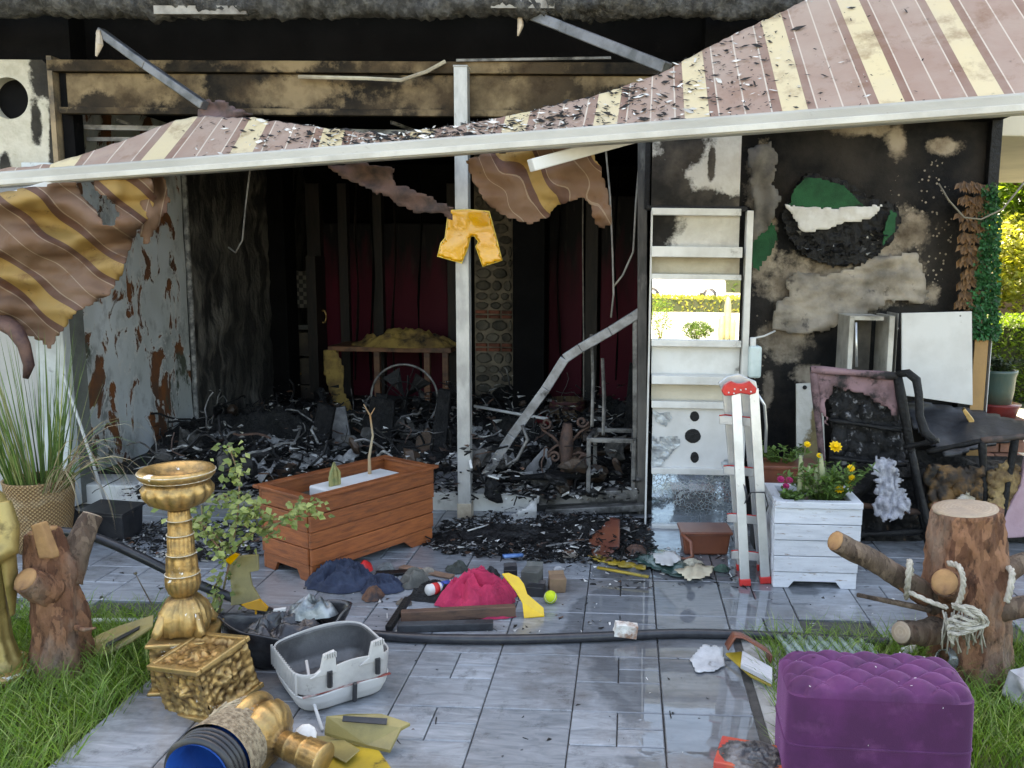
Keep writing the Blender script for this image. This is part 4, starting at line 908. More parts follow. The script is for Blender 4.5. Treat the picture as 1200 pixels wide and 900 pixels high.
f = MB(); f.tube([ca.lerp(cb, .42), ca.lerp(cb, .72)], .0288, 16); obj('blue_band', f, pm('blue_print', (.04, .08, .35)), can, smooth=True)
f = MB(); c = G(645, 707); r_ = .032; f.lathe([(max(.0005, r_ * math.sin(t * math.pi / 14)), r_ - r_ * math.cos(t * math.pi / 14)) for t in range(15)], 24, Matrix.Translation(c))
tb = thing('tennis_ball', 'fluorescent yellow green tennis ball on the wet paving', 'ball', c)
obj('ball_felt', f, pm('tennis_felt', (.52, .62, .03), (.42, .55, .02), 20, rough=.95, bump=.6, bscale=220, bdist=.004), tb, smooth=True)
f = MB(); f.tube([c + V((0, 0, r_)) + V((math.cos(t) * .78, math.sin(t) * .78, .55 * math.cos(2 * t))).normalized() * (r_ * .995) for t in [i * 2 * math.pi / 40 for i in range(41)]], .0012, 5); obj('seam', f, M['bare_white'], tb, smooth=True)
def carton(name, label, x, y, sz, rot, mat, cat='carton', parts=True):
    c = G(x, y); t = thing(name, label, cat, c, rot=[R(q) for q in rot]); f = MB(); f.box((0, 0, sz[2] / 2), sz); f.v = [p + V((.06 * nz(p, 9, x), .06 * nz(p, 9, y), .03 * nz(p, 9, 2))) * (max(sz)) for p in f.v]; obj('body', f, mat, t, local=True, bev=.004)
    f = MB(); f.box((0, sz[1] * .55, sz[2] * 1.02), (sz[0] * .95, sz[1] * .5, .004), (R(35), 0, R(6))); obj('flap', f, mat, t, local=True); return t
carton('small_carton', 'small black box with raised flap behind the magenta cloth', 598, 684, (.07, .06, .085), (0, 0, 8), M['black_plastic'])
carton('small_carton', 'crumpled grey black box next to the brown carton', 624, 690, (.09, .08, .11), (5, 0, -12), pm('grey_black_card', (.06, .065, .06), (.12, .12, .11), 9))
carton('small_carton', 'black open carton just behind the tennis ball', 628, 697, (.09, .06, .05), (0, 0, -6), M['black_plastic'])
carton('small_carton', 'small torn brown cardboard carton beside the grey black box', 652, 692, (.085, .07, .075), (0, 4, 14), pm('cardboard', (.24, .15, .09), (.16, .10, .06), 6, rough=.9))
# hose
HP = [(60, 622), (90, 625), (120, 633), (165, 653), (210, 675), (250, 692), (290, 707), (350, 729), (400, 739), (440, 744), (500, 748), (600, 749), (700, 746), (800, 742), (900, 745), (1000, 750), (1046, 753)]
pts = []
for i in range(len(HP) - 1):
    for k in range(6):
        t = k / 6; p0, p1_, p2, p3 = [V(HP[max(0, min(len(HP) - 1, i + j))]) for j in (-1, 0, 1, 2)]
        q = .5 * ((2 * p1_) + (-p0 + p2) * t + (2 * p0 - 5 * p1_ + 4 * p2 - p3) * t * t + (-p0 + 3 * p1_ - 3 * p2 + p3) * t ** 3); pts.append(P(q.x, q.y, min(3.62 + max(0, q.x - 100) * .0008, G(q.x, q.y, .022).y)) if q.x < 330 else G(q.x, q.y, .022))
f = MB(); f.tube(pts, .021, 12); obj('hose', f, pm('hose_rubber', (.02, .022, .028), (.035, .037, .042), 20, rough=.33, bump=.1), smooth=True, label='thick black rubber hose running across the wet paving', cat='hose')
f = MB(); c = G(733, 750); f = rbox((.10, .05, .055), 8, .012, 4, 3); xf(f, TR(c + V((0, .0, .048)), 0, 8, 5)); cl('plaster_chunk', f, pm('chunk', (.7, .68, .63), (.3, .16, .1), 16, bump=.6), 'broken white and brown plaster chunk lying on the hose', 'rubble')
f = MB(); q = [(808, 772), (823, 755), (846, 757), (850, 780), (838, 786), (815, 788)]; f = sheet(q, lambda x, y: G(x, y, .004 + .014 * abs(noise.noise(V((x * .08, y * .1, 1)))) + max(0, 768 - y) * .0012), 3, jag=2)
cl('torn_paper', f, pm('paper', (.5, .52, .54), (.36, .38, .4), 9, rough=.7, c3=(.12, .11, .1), s3=10, lo3=.6, hi3=.7), 'torn crumpled white paper on the wet paving near the ochre folder', 'paper', solid=.002)
# ================================================================== burnt door frame with its bent rail
df = thing('metal_framework', 'burnt aluminium door frame with one bent rail beside the white panel', 'door frame', P(752, 600, 5.62))
YD = 5.60
def pbar(a, b, Y, w_, h_, Yb=None):
    f = MB(); f.bar(P(*a, Y), P(*b, Yb or Y), w_, h_, up=(0, 1, 0)); return f
obj('jamb', pbar((753, 150), (752, 604), YD - .03, .06, .07), pm('burnt_jamb', (.12, .11, .10), (.04, .038, .036), 7, c3=(.32, .3, .27), s3=5, lo3=.58, hi3=.7, rough=.6, st=(1, 1, .3), bump=.3), df, bev=.004)
obj('inner_jamb', pbar((744, 372), (744, 580), YD, .03, .05), M['burnt_alu'], df, bev=.003)
obj('sill', pbar((632, 584), (750, 578), YD - .02, .075, .09), M['burnt_alu'], df, bev=.005)
obj('threshold', pbar((640, 599), (755, 593), YD - .08, .045, .10), M['burnt_alu'], df, bev=.004)
f = MB()
seg = [(563, 566, 5.64), (600, 510, 5.62), (640, 455, 5.60), (662, 420, 5.59), (680, 408, 5.59), (715, 388, 5.59), (750, 366, 5.59)]
for a, b in zip(seg, seg[1:]): f.bar(P(*a), P(*b), .062, .05, up=(0, 1, 0))
obj('bent_rail', f, pm('scorched_alu', (.33, .34, .36), (.17, .17, .175), 6, rough=.45, metal=.45, c3=(.05, .05, .05), s3=9, lo3=.58, hi3=.7), df, bev=.005)
f = MB(); f.tube([P(612, 498, 5.58), P(618, 515, 5.57), P(606, 538, 5.56), P(594, 545, 5.57), P(592, 532, 5.6)], .012, 7); obj('rail_bracket', f, M['burnt_alu'], df, smooth=True)
for x, y0, y1 in ((693, 392, 500), (706, 420, 510)):
    f = MB(); f.tube([P(x, y0, 5.66), P(x + 2, (y0 + y1) / 2, 5.67), P(x + 1, y1, 5.66)], .012, 6, jit=.4); obj('dangling_strip', f, M['burnt_alu'], df)

# ================================================================== white framed panel with mirror panes
YU = 5.27
un = thing('mirror_panel', 'tall narrow white aluminium panel with a mirror pane and burnt socket holes', 'wall panel', P(816, 622, YU))
def ub(name, x0, x1, y0, y1, d0, d1, mat, parent=un, bev=.003, **k):
    a, b = P(x0, y0, YU), P(x1, y1, YU); f = MB(); f.span((a.x, YU + d0, min(a.z, b.z)), (b.x, YU + d1, max(a.z, b.z))); return obj(name, f, mat, parent, bev=bev, **k)
M['frame_white'] = pm('frame_white', (.66, .66, .64), (.5, .49, .46), 3, c3=(.12, .11, .1), s3=6, lo3=.66, hi3=.78, rough=.4, bump=.05)
for x0, x1 in ((757, 763), (868.5, 875)): ub('stile', x0, x1, 622, 247, -.03, .06, M['frame_white'])
for y0, y1, d in ((252, 245, -.03), (301, 290, -.085), (327, 322, -.03), (405, 399, -.035), (448, 440, -.08), (477, 471, -.03), (554, 549, -.03), (622, 616, -.03)): ub('crossbar', 763.3, 868.2, y0, y1, d, .04, M['frame_white'])
Msoot = lambda n, sp, **k: blobs(n, (.60, .58, .53), (.5, .47, .42), (.02, .019, .018), (.06, .055, .05), sp, edge=.9, wob=.45, wscale=6, **k)
q = YU / 1000
ub('upper_panel', 763.3, 868.2, 290, 252, .045, .06, Msoot('sooty_panel', [((-.26, 0, .12), (.22, .3, .2)), ((-.28, 0, .02), (.12, .3, .12))]), bev=0)
ub('beige_panel', 763.3, 868.2, 322, 301, .05, .06, pm('beige_panel', (.46, .42, .33), (.35, .3, .22), 4, c3=(.04, .04, .035), s3=2.6, lo3=.58, hi3=.7), bev=0)
b = NB('mirror'); b.set((.86, .88, .87), .012, 1.0); M['mirror'] = b.mat
ub('mirror_pane', 763.3, 868.2, 399, 327, .008, .014, M['mirror'], bev=0)
ub('white_panel', 763.3, 868.2, 440, 404, .035, .06, M['frame_white'], bev=0)
ub('beige_panel', 763.3, 868.2, 472, 447, .05, .06, pm('pale_beige', (.60, .55, .45), (.5, .45, .36), 3), bev=0)
ub('socket_panel', 763.3, 868.2, 549, 476, .006, .03, M['bare_white'], bev=0)
b = NB('crazed_mirror'); p = b.pos((1, 1, 1)); vo = b.n('TexVoronoi'); vo.inputs['Scale'].default_value = 48; b.l(p, vo.inputs['Vector'])
v2 = b.n('TexVoronoi', feature='DISTANCE_TO_EDGE'); v2.inputs['Scale'].default_value = 48; b.l(p, v2.inputs['Vector'])
cr = b.ramp(v2.outputs['Distance'], [(.0, 1.), (.11, 0.)]); msk = b.ramp(b.noise(p, 4, 4, .6), [(.42, 0.), (.55, 1.)]); cr = b.math('MULTIPLY', cr, msk)
b.set(b.mix(cr, (.62, .72, .78), (.33, .36, .38)), b.math('MULTIPLY_ADD', cr, .4, .05), b.math('MULTIPLY_ADD', cr, -.4, .88))
sx = b.n('SeparateXYZ'); b.l(vo.outputs['Color'], sx.inputs[0]); b.bump(b.math('ADD', b.math('MULTIPLY', sx.outputs[0], b.math('MULTIPLY', msk, .25)), b.math('MULTIPLY', b.noise(p, 12, 4, .5), .25)), .18, .02); M['crazed'] = b.mat
ub('crazed_mirror_pane', 763.3, 868.2, 617, 553, .008, .014, M['crazed'], bev=0)
f = MB()
for x, y, rx, ry in ((814, 488, 5.5, 6), (812, 511, 9.5, 8.5), (814, 536, 5, 6.5)):
    pts = [P(x + rx * math.cos(t) * (1 + .2 * noise.noise(V((math.cos(t) * 2, math.sin(t) * 2, x)))), y + ry * math.sin(t), YU + .003) for t in [i * 2 * math.pi / 14 for i in range(14)]]
    f = MB(); f.prism(pts, (0, .004, 0)); obj('socket_hole', f, M['char'], un)
for out in ([(764, 480), (775, 484), (784, 482), (788, 490), (780, 500), (770, 496)], [(764, 508), (776, 520), (772, 512), (795, 510), (798, 520), (786, 532), (775, 546), (764, 548)], [(845, 540), (868, 535), (868, 548), (846, 548)]):
    f = sheet(out, lambda x, y: P(x, y, YU + .001 - .01 * abs(noise.noise(V((x * .1, y * .1, 1))))), 3, jag=2); obj('torn_foil', f, pm('torn_foil', (.42, .46, .49), (.25, .26, .27), 12, rough=.35, metal=.4), un, solid=.002)
# scorched board above it
sb = MB(); a, b_ = P(763, 247, YU + .02), P(870, 140, YU + .02); sb.span((a.x, YU + .02, a.z + .002), (b_.x, YU + .05, b_.z))
obj('scorched_board', sb, blobs('scorched_board', (.58, .57, .54), (.48, .46, .42), (.02, .019, .018), (.10, .085, .07), [((-.2, 0, .12), (.22, .3, .32)), ((-.05, 0, .05), (.45, .3, .11)), ((-.1, 0, .38), (.2, .3, .2)), ((.09, 0, .28), (.03, .3, .12))], edge=.8, wob=.5, wscale=6), un)
f = MB(); f.bar(P(786, 137, YU - .03), P(773, 247, YU - .03), .05, .04, up=(0, 1, 0)); 
f = MB(); f.span(P(758, 246, YU - .02), P(874, 243, YU + .06)); obj('charred_ledge', f, M['char'], un, bev=.004)
f = MB(); f.span(P(755, 245, YU + .055), P(763, 145, YU + .12)); obj('charred_stud', f, M['char'], un, bev=.004)
# green edged glass strip and water can beside it
f = MB(); a, b_ = P(876.5, 395, YU), P(880, 318, YU); f.span((a.x, YU - .0, a.z), (b_.x, YU + .05, b_.z)); obj('glass_edge', f, pm('green_glass', (.2, .42, .36), (.15, .33, .3), 5, rough=.1), un)
wc_ = thing('water_can', 'small translucent white water can hung on the panel edge', 'water can', P(884, 443, YU - .02))
a, b_ = P(875.8, 442, YU - .03), P(892, 405, YU - .03); f = MB(); f.span((a.x, YU - .08, a.z), (b_.x, YU + .04, b_.z)); obj('body', f, pm('milky_plastic', (.52, .62, .62), (.4, .5, .5), 5, rough=.25), wc_, bev=.015)
a, b_ = P(878, 405, YU), P(885, 395, YU); f = MB(); f.span((a.x, YU - .05, a.z - .005), (b_.x, YU + .0, b_.z)); obj('neck', f, M['bare_white'], wc_, bev=.008)
f = MB(); f.tube([P(880, 397, YU - .03), P(895, 394, YU - .02), P(908, 388, YU + .1)], .006, 6); obj('spout', f, M['bare_white'], wc_, smooth=True)

# ================================================================== step ladder
yb = G(885, 684).y
ld = thing('step_ladder', 'folded aluminium step ladder with red cap and feet before the white planter', 'ladder', G(884, 684))
def rail(name, a, b, Yt, w_=.05, d_=.03):
    f = MB(); g0 = G(*a); f.bar(g0, P(*b, Yt), w_, d_, up=(0, 1, 0)); r_ = obj(name, f, M['alu'], ld, bev=.004)
    f = MB(); g1 = P(*b, Yt); f.bar(g0, g0.lerp(g1, .035), w_ + .008, d_ + .01, up=(0, 1, 0)); obj('red_foot', f, M['red_plastic'], r_, bev=.004)
M['red_plastic'] = pm('ladder_red', (.62, .03, .025), (.45, .02, .02), 8, rough=.35)
rail('rail', (873, 686), (862, 455), yb + .10); rail('rail', (897, 683), (883, 455), yb + .10)
rail('rear_rail', (869, 668), (851, 452), yb + .22, .045, .02); rail('rear_rail', (893, 668), (872, 452), yb + .22, .045, .02)
for ys, xl, xr_ in ((497, 843, 884), (556, 848, 888), (612, 852, 892), (655, 857, 894)):
    t = (684 - ys) / 230; f = MB(); a, b2 = P(xl, ys, yb + .16), P(xr_, ys + 3, yb + .10 * t + .02)
    d = V((.0, .0, .045)); e = V((.02, -.05, .0))
    f.prism([a, a + d, b2 + d, b2], (0, .014, 0)); s_ = obj('step', f, pm('step_alu', (.55, .56, .57), (.42, .43, .44), 5, rough=.4, metal=.6), ld, bev=.002)
    f = MB(); f.tube([a + V((-.003, -.004, .047)), a + V((.03, -.006, .052)), b2 + V((0, -.004, .047))], .0035, 5); obj('red_edge', f, M['red_plastic'], s_, smooth=True)
cap = [(846, 459), (849, 452), (856, 447), (864, 450), (870, 450), (879, 447), (887, 455), (886, 461), (879, 463), (868, 461), (857, 464), (849, 464)]
f = MB(); f.prism([P(x, y, yb + .055) for x, y in cap], (0, .05, 0)); cp = obj('red_cap', f, M['red_plastic'], ld, bev=.006)
for x, y in ((854, 460), (861, 456), (868, 457), (874, 456), (880, 459), (860, 461)):
    f = MB(); f.lathe([(.0045, 0), (.0045, .004), (.001, .006)], 8, Matrix.Translation(P(x, y, yb + .055)) @ Matrix.Rotation(R(90), 4, 'X')); obj('rivet', f, M['bare_white'], cp)
f = MB(); f.prism([P(x, y, yb + .2) for x, y in ((842, 449), (852, 441), (866, 438), (886, 447), (888, 457), (846, 458))], (.0, .02, .0)); obj('top_plate', f, M['alu'], ld, bev=.004)
f = MB(); f.tube([P(888, 462, yb + .2), P(896, 475, yb + .22), P(898, 500, yb + .23), P(897, 530, yb + .24)], .008, 8); obj('hand_rail', f, M['alu'], ld, smooth=True)
f = MB(); f.tube([P(872, 566, yb + .03), P(876, 585, yb + .01), P(872, 592, yb + .02), P(880, 577, yb - .01), P(896, 577, yb - .01), P(900, 592, yb + .02), P(896, 603, yb + .06)], .009, 6, flat=.4); obj('strap', f, M['black_plastic'], ld, smooth=True)

# ================================================================== planters and flowers
M['white_wood'] = pm('white_wood', (.66, .68, .72), (.52, .54, .58), 3, .4, .7, c3=(.27, .19, .14), s3=7, lo3=.61, hi3=.69, st=(2, 2, 14), rough=.55, bump=.3, bscale=16, rand=True, vary=.1)
wl = G(954, 689); wp_ = thing('white_planter', 'square white painted board planter with yellow flowers beside the ladder', 'planter', wl + V((0, .165, 0)))
board_set(wp_, .385, .30, .43, 5, M['white_wood'], .035)
f = MB()
for s_ in (-1, 1): f.box((0, s_ * .168, .447), (.445, .05, .034)); f.box((s_ * .198, 0, .4475), (.05, .286, .033))
obj('top_rim', f, M['white_wood'], wp_, local=True, bev=.004)
f = MB(); f.box((0, 0, .405), (.383, .298, .02)); obj('soil', f, M['dirt'], wp_, local=True); f.v = [p + V((0, 0, .05)) for p in f.v]
M['leaf'] = pm('leaf_green', (.07, .13, .03), (.12, .2, .05), 10, rough=.5, bump=0, isl=.45, transl=.25); M['leaf_dry'] = pm('leaf_dry', (.33, .32, .12), (.22, .27, .07), 9, rough=.6, bump=0, isl=.4)
M['petal_yellow'] = pm('petal_yellow', (.80, .55, .01), (.75, .42, .01), 12, rough=.6, bump=0, isl=.15); M['petal_magenta'] = pm('petal_magenta', (.4, .02, .12), rough=.6, bump=0)
rf = random.Random(21)
def bush(name, base, h, spread, n_st, lf, mats, par, seed, lw=.012, ll=.04, local=False):
    r_ = random.Random(seed); st_, lv = MB(), MB(); tips = []
    for k in range(n_st):
        a = r_.uniform(0, 6.28); d = V((math.cos(a) * spread * r_.random(), math.sin(a) * spread * r_.random() * .7, h * r_.uniform(.5, 1)))
        p0 = V(base) + V((d.x * .2, d.y * .2, 0)); mid = p0 + d * .5 + V((r_.uniform(-.02, .02), 0, .02)); tip = p0 + d; tips.append(tip)
        st_.tube([p0, mid, tip], [.004, .003, .0015], 5)
        for j in range(lf):
            t = r_.uniform(.15, 1); c = p0.lerp(mid, t * 2) if t < .5 else mid.lerp(tip, t * 2 - 1)
            lv.leaf(c, (r_.uniform(-1, 1), r_.uniform(-1, 1), r_.uniform(-.3, .8)), lw * r_.uniform(.6, 1.2), ll * r_.uniform(.6, 1.3), (r_.uniform(-.4, .4), r_.uniform(-.4, .4), 1))
    obj('stem', st_, mats[0], par, local=local, kind='stuff'); obj('foliage', lv, mats[1], par, local=local, kind='stuff'); return tips
def flower(par, c, r_, mat, seed, local=False):
    g_ = random.Random(seed); f = MB()
    for ly in range(3):
        for k in range(10):
            a = 2 * math.pi * k / 10 + ly * .3; ax_ = V((0, -.75, .65)); d = V((1, 0, 0)) * math.cos(a) + V((0, .65, .75)) * math.sin(a) + ax_ * (.2 + .5 * ly); f.leaf(V(c), d, r_ * .4, r_ * (1 - .18 * ly), ax_)
    obj('flower', f, mat, par, local=local)
mar = thing('marigold_plant', 'leafy plant with yellow flowers growing in the white planter', 'plant', V(wl) + V((.06, .12, .37)))
bush('marigold', V(wl) + V((.07, .11, .41)), .22, .22, 46, 22, (M['leaf'], M['leaf']), mar, 5, .010, .045)
for i, (x, y, r_) in enumerate(((979, 524, .036), (946, 521, .02), (993, 567, .024), (983, 573, .029), (997, 549, .023), (960, 534, .017), (998, 560, .02))): flower(mar, P(x, y, wl.y + .06 + .02 * (i % 3)), r_, M['petal_yellow'], i)
f = MB()
for k, (x, h_) in enumerate(((938, 42), (946, 30), (962, 44), (955, 28))):
    f.tube([P(x, 576, wl.y + .1), P(x + 1, 576 - h_ * .5, wl.y + .1), P(x + 2 * (k % 2), 576 - h_, wl.y + .1)], [.02, .018, .008], 8, jit=.2)
obj('succulent', f, pm('succulent', (.22, .25, .13), (.34, .35, .2), 16, rough=.6), label='group of pale green succulent stems standing in the white planter', cat='plant', kind='stuff')
mg_ = thing('magenta_flower_plant', 'low plant with dark magenta flowers at the white planter corner', 'plant', V(wl) + V((-.12, .1, .37)))
bush('m', V(wl) + V((-.12, .06, .41)), .10, .12, 20, 14, (M['leaf'], M['leaf']), mg_, 9, .01, .03)
for i, (x, y) in enumerate(((915, 562), (921, 570), (925, 563))): flower(mg_, P(x, y, wl.y + .1), .022, M['petal_magenta'], i)
# terracotta trough behind, on a stand
tq = P(908, 560, 4.95); M['terracotta'] = pm('brown_trough', (.20, .065, .035), (.14, .045, .03), 5, rough=.4, bump=.05)
tr_ = thing('terracotta_trough', 'long brown trough with trailing green plants behind the white planter', 'trough', (tq.x + .04, 4.95, 0))
f = MB(); f.box((0, 0, tq.z + .02), (.36, .2, .12), None, 0, 1.06); obj('trough', f, M['terracotta'], tr_, local=True, bev=.008)
f = MB(); f.box((0, 0, tq.z + .085), (.39, .225, .025)); obj('rim', f, M['terracotta'], tr_, local=True, bev=.006)
for x in (-.14, .14):
    f = MB(); f.box((x, 0, (tq.z - .04) / 2), (.04, .16, tq.z - .04)); obj('stand_leg', f, M['dark_wood'], tr_, local=True)
bush('t', (0, 0, tq.z + .08), .12, .2, 20, 12, (M['leaf'], M['leaf']), tr_, 14, .012, .04, True)
# brown trough dropped on the ground under the panel
tt = thing('terracotta_trough', 'empty glossy brown trough lying on the paving under the white panel', 'trough', G(828, 652), R(4))
f = MB(); f.box((0, .1, .065), (.25, .16, .13), None, 0, 1.12); obj('trough', f, M['terracotta'], tt, local=True, bev=.012)
f = MB(); f.box((0, .1, .132), (.30, .2, .018)); obj('rim', f, M['terracotta'], tt, local=True, bev=.006)
f = MB(); f.tube([(-.145, .0, .13), (-.10, -.04, .10), (-.09, -.06, .02), (-.13, -.07, .006), (-.2, -.04, .006)], .011, 8); obj('broken_rim', f, M['terracotta'], tt, local=True, smooth=True)
ts = [(690, 640), (700, 634), (716, 625), (727, 627), (726, 645), (712, 652), (694, 652)]
f = sheet(ts, lambda x, y: G(x, y + 2, .004) + V((0, .03 * noise.noise(V((x * .1, 0, 0))), max(0, (652 - y)) * .0042)), 3, jag=1); cl('terracotta_shard', f, M['terracotta'], 'curved brown shard standing on the burnt threshold rubble', 'shard', solid=.008)
oc = sheet([(688, 651), (700, 650), (735, 658), (760, 664), (756, 668), (725, 664), (695, 656)], lambda x, y: G(x, y, .012 + .02 * noise.noise(V((x * .08, y * .1, 3)))), 3, jag=1); cl('ochre_strip', oc, M['ochre_face'], 'bent ochre sign strip lying below the brown shard', 'sign letter', solid=.006)
gs = sheet([(735, 655), (765, 640), (800, 652), (840, 668), (800, 678), (770, 668)], lambda x, y: G(x, y, .012 + .012 * noise.noise(V((x * .06, y * .1, 5)))), 4, jag=2); cl('green_sheet', gs, pm('dark_green_film', (.02, .05, .045), (.04, .09, .08), 6, rough=.2), 'dark green glossy sheet lying under the panel on wet paving', 'sheet', solid=.004)
for i, (pts, lab) in enumerate((([(765, 648), (790, 645), (800, 655), (785, 664), (768, 660)], 'white crumpled paper beside the fallen brown trough'), ([(790, 668), (815, 660), (838, 664), (832, 676), (805, 680)], 'pale cream paper scrap at the foot of the ladder'), ([(596, 604), (618, 594), (632, 578), (630, 600), (626, 624), (612, 626)], 'white charred paper sheet stuck up in the threshold rubble'))):
    f = sheet(pts, lambda x, y, i=i: (G(x, y, .02 + .03 * abs(noise.noise(V((x * .09, y * .12, i))))) if i < 2 else P(x, y, 5.32 + .04 * noise.noise(V((x * .07, y * .07, 3))))), 3, jag=2)
    cl('paper_scrap', f, [M['bare_white'], pm('cream_paper', (.62, .55, .4), (.5, .42, .3), 8), pm('ashy_paper', (.5, .5, .5), (.3, .3, .3), 9)][i], lab, 'paper', solid=.002)

# ================================================================== burnt armchair, sofa, cabinet by the blackened wall
M['mauve'] = pm('scorched_mauve', (.25, .15, .165), (.11, .065, .068), 6, c3=(.012, .01, .01), s3=7, lo3=.5, hi3=.6, rough=.8, bump=.3)
M['pink_vinyl'] = pm('pink_vinyl', (.42, .28, .32), (.33, .2, .23), 3, c3=(.05, .04, .04), s3=5, lo3=.6, hi3=.7, rough=.5)
ac = thing('burnt_armchair', 'burnt armchair with charred mauve back and black bent arm beside the white planter', 'armchair', G(1010, 634))
YA = 5.02
def chb(name, a, b, w_, h_, mat, ja=.25, par=ac):
    f = MB(); pa, pb_ = P(*a), P(*b); pts = [pa.lerp(pb_, t / 8) for t in range(9)]; f.tube(pts, [w_ * (1 + .15 * math.sin(t * 1.3)) for t in range(9)], 8, jit=ja, flat=h_ / w_); return obj(name, f, mat, par, smooth=True)
chb('post', (953, 430, YA), (972, 634, YA + .05), .026, .022, M['mauve']); chb('post', (1052, 440, YA - .04), (1088, 640, YA - .06), .028, .026, M['char'])
chb('top_rail', (950, 433, YA), (1055, 441, YA - .04), .03, .022, M['mauve'])
out = [(956, 436), (1050, 444), (1056, 470), (1052, 500), (1040, 478), (1010, 462), (975, 455), (968, 470), (970, 500), (962, 480)]
f = sheet(out, lambda x, y: P(x, y, YA - .01 + .03 * noise.noise(V((x * .05, y * .05, 2)))), 4, jag=4); obj('back_cover', f, M['mauve'], ac, smooth=True, solid=.01)
out = [(970, 452), (1050, 462), (1064, 545), (1000, 540), (978, 530)]
f = sheet(out, lambda x, y: P(x, y, YA + .05 + .06 * noise.noise(V((x * .09, y * .09, 4))) + .03 * noise.noise(V((x * .25, y * .25, 6)))), 3, jag=4); obj('burnt_padding', f, pm('burnt_padding', (.008, .008, .009), (.022, .022, .024), 12, c3=(.34, .34, .36), s3=16, lo3=.58, hi3=.68, rough=.8, bump=1, bscale=30, bdist=.04), ac, smooth=True, solid=.03)
for y0, y1 in ((492, 505), (536, 545)): chb('slat', (972, y0, YA + .02), (1062, y1, YA - .02), .018, .014, M['char'])
f = MB(); f.tube([P(1052, 438, YA - .05), P(1064, 437, YA - .08), P(1074, 445, YA - .12), P(1077, 462, YA - .14), P(1078, 488, YA - .16), P(1084, 506, YA - .2), P(1096, 518, YA - .24)], [.02, .024, .026, .024, .024, .026, .02], 10, jit=.15); obj('arm', f, M['char'], ac, smooth=True)
chb('arm_strut', (1060, 524, YA - .1), (1100, 516, YA - .22), .016, .016, M['char']); chb('leg', (1068, 530, YA - .1), (1092, 634, YA - .14), .024, .02, M['char']); chb('leg', (975, 525, YA + .12), (985, 632, YA + .12), .022, .02, M['char'])
chb('seat_rail', (975, 588, YA), (1080, 600, YA - .06), .024, .02, M['brown_scrap'], .4); chb('seat_rail', (985, 628, YA - .02), (1085, 622, YA - .06), .018, .018, M['char'], .4)
f = rbox((.5, .4, .40), 40, .07, 6, 5); xf(f, TR((P(1022, 590, YA + .25).x, YA + .26, .20), 0, 0, 6)); obj('burnt_seat', f, pm('burnt_seat', (.004, .004, .004), (.014, .012, .011), 9, c3=(.16, .09, .05), s3=8, lo3=.62, hi3=.7, rough=.6, bump=1, bscale=24, bdist=.04), ac, smooth=True)
f = sheet([(1022, 545), (1034, 534), (1046, 538), (1052, 556), (1060, 580), (1066, 598), (1052, 608), (1036, 612), (1024, 600), (1028, 572)], lambda x, y: P(x, y, YA - .09 - .06 * abs(noise.noise(V((x * .09, y * .05, 3)))) - .03 * noise.noise(V((x * .22, y * .12, 5)))), 2, jag=9); obj('stuffing', f, pm('polyester_wadding', (.62, .62, .68), (.36, .36, .41), 30, rough=.95, bump=1, bscale=90, bdist=.02), ac, smooth=True, solid=.012)
sf = thing('burnt_sofa', 'collapsed burnt sofa with black sagging back and pink side panel behind the stump', 'sofa', G(1150, 626))
YSf = 5.05
out = [(1056, 472), (1080, 470), (1130, 478), (1170, 487), (1215, 500), (1260, 508), (1258, 524), (1200, 514), (1150, 524), (1110, 536), (1090, 520), (1070, 500)]
f = sheet(out, lambda x, y: P(x, y, YSf + .55 - max(0, y - 480) * .011 + .05 * noise.noise(V((x * .03, y * .04, 2)))), 4, jag=2); obj('sagging_back', f, pm('black_vinyl', (.02, .022, .027), (.05, .053, .06), 6, rough=.5, bump=.4, bscale=20), sf, smooth=True, solid=.02)
f = rbox((.95, .5, .42), 40, .05, 7, 2); xf(f, TR((P(1185, 560, YSf).x, YSf + .3, .22), 0, 0, 0)); obj('charred_seat', f, pm('charred_seat', (.006, .006, .006), (.02, .018, .016), 9, c3=(.16, .1, .04), s3=6, lo3=.6, hi3=.68, rough=.7, bump=1, bscale=20, bdist=.04), sf, smooth=True)
chb('rail', (1086, 530, YSf), (1150, 516, YSf - .1), .018, .016, M['char'], .25, sf); chb('rail', (1150, 516, YSf - .1), (1260, 505, YSf - .2), .022, .02, pm('charred_rail', (.04, .033, .03), (.13, .08, .065), 9), .25, sf)
chb('post', (1151, 515, YSf - .1), (1154, 595, YSf - .08), .02, .02, M['char'], .2, sf); chb('post', (1190, 512, YSf - .12), (1172, 620, YSf - .1), .024, .02, M['char'], .3, sf)
f = MB(); a = P(1154, 578, YSf - .08); f.tube([a, P(1154, 600, YSf - .08)], .018, 8); obj('bare_wood_foot', f, pm('bare_orange_wood', (.40, .20, .07), (.3, .14, .05), 8), sf, smooth=True)
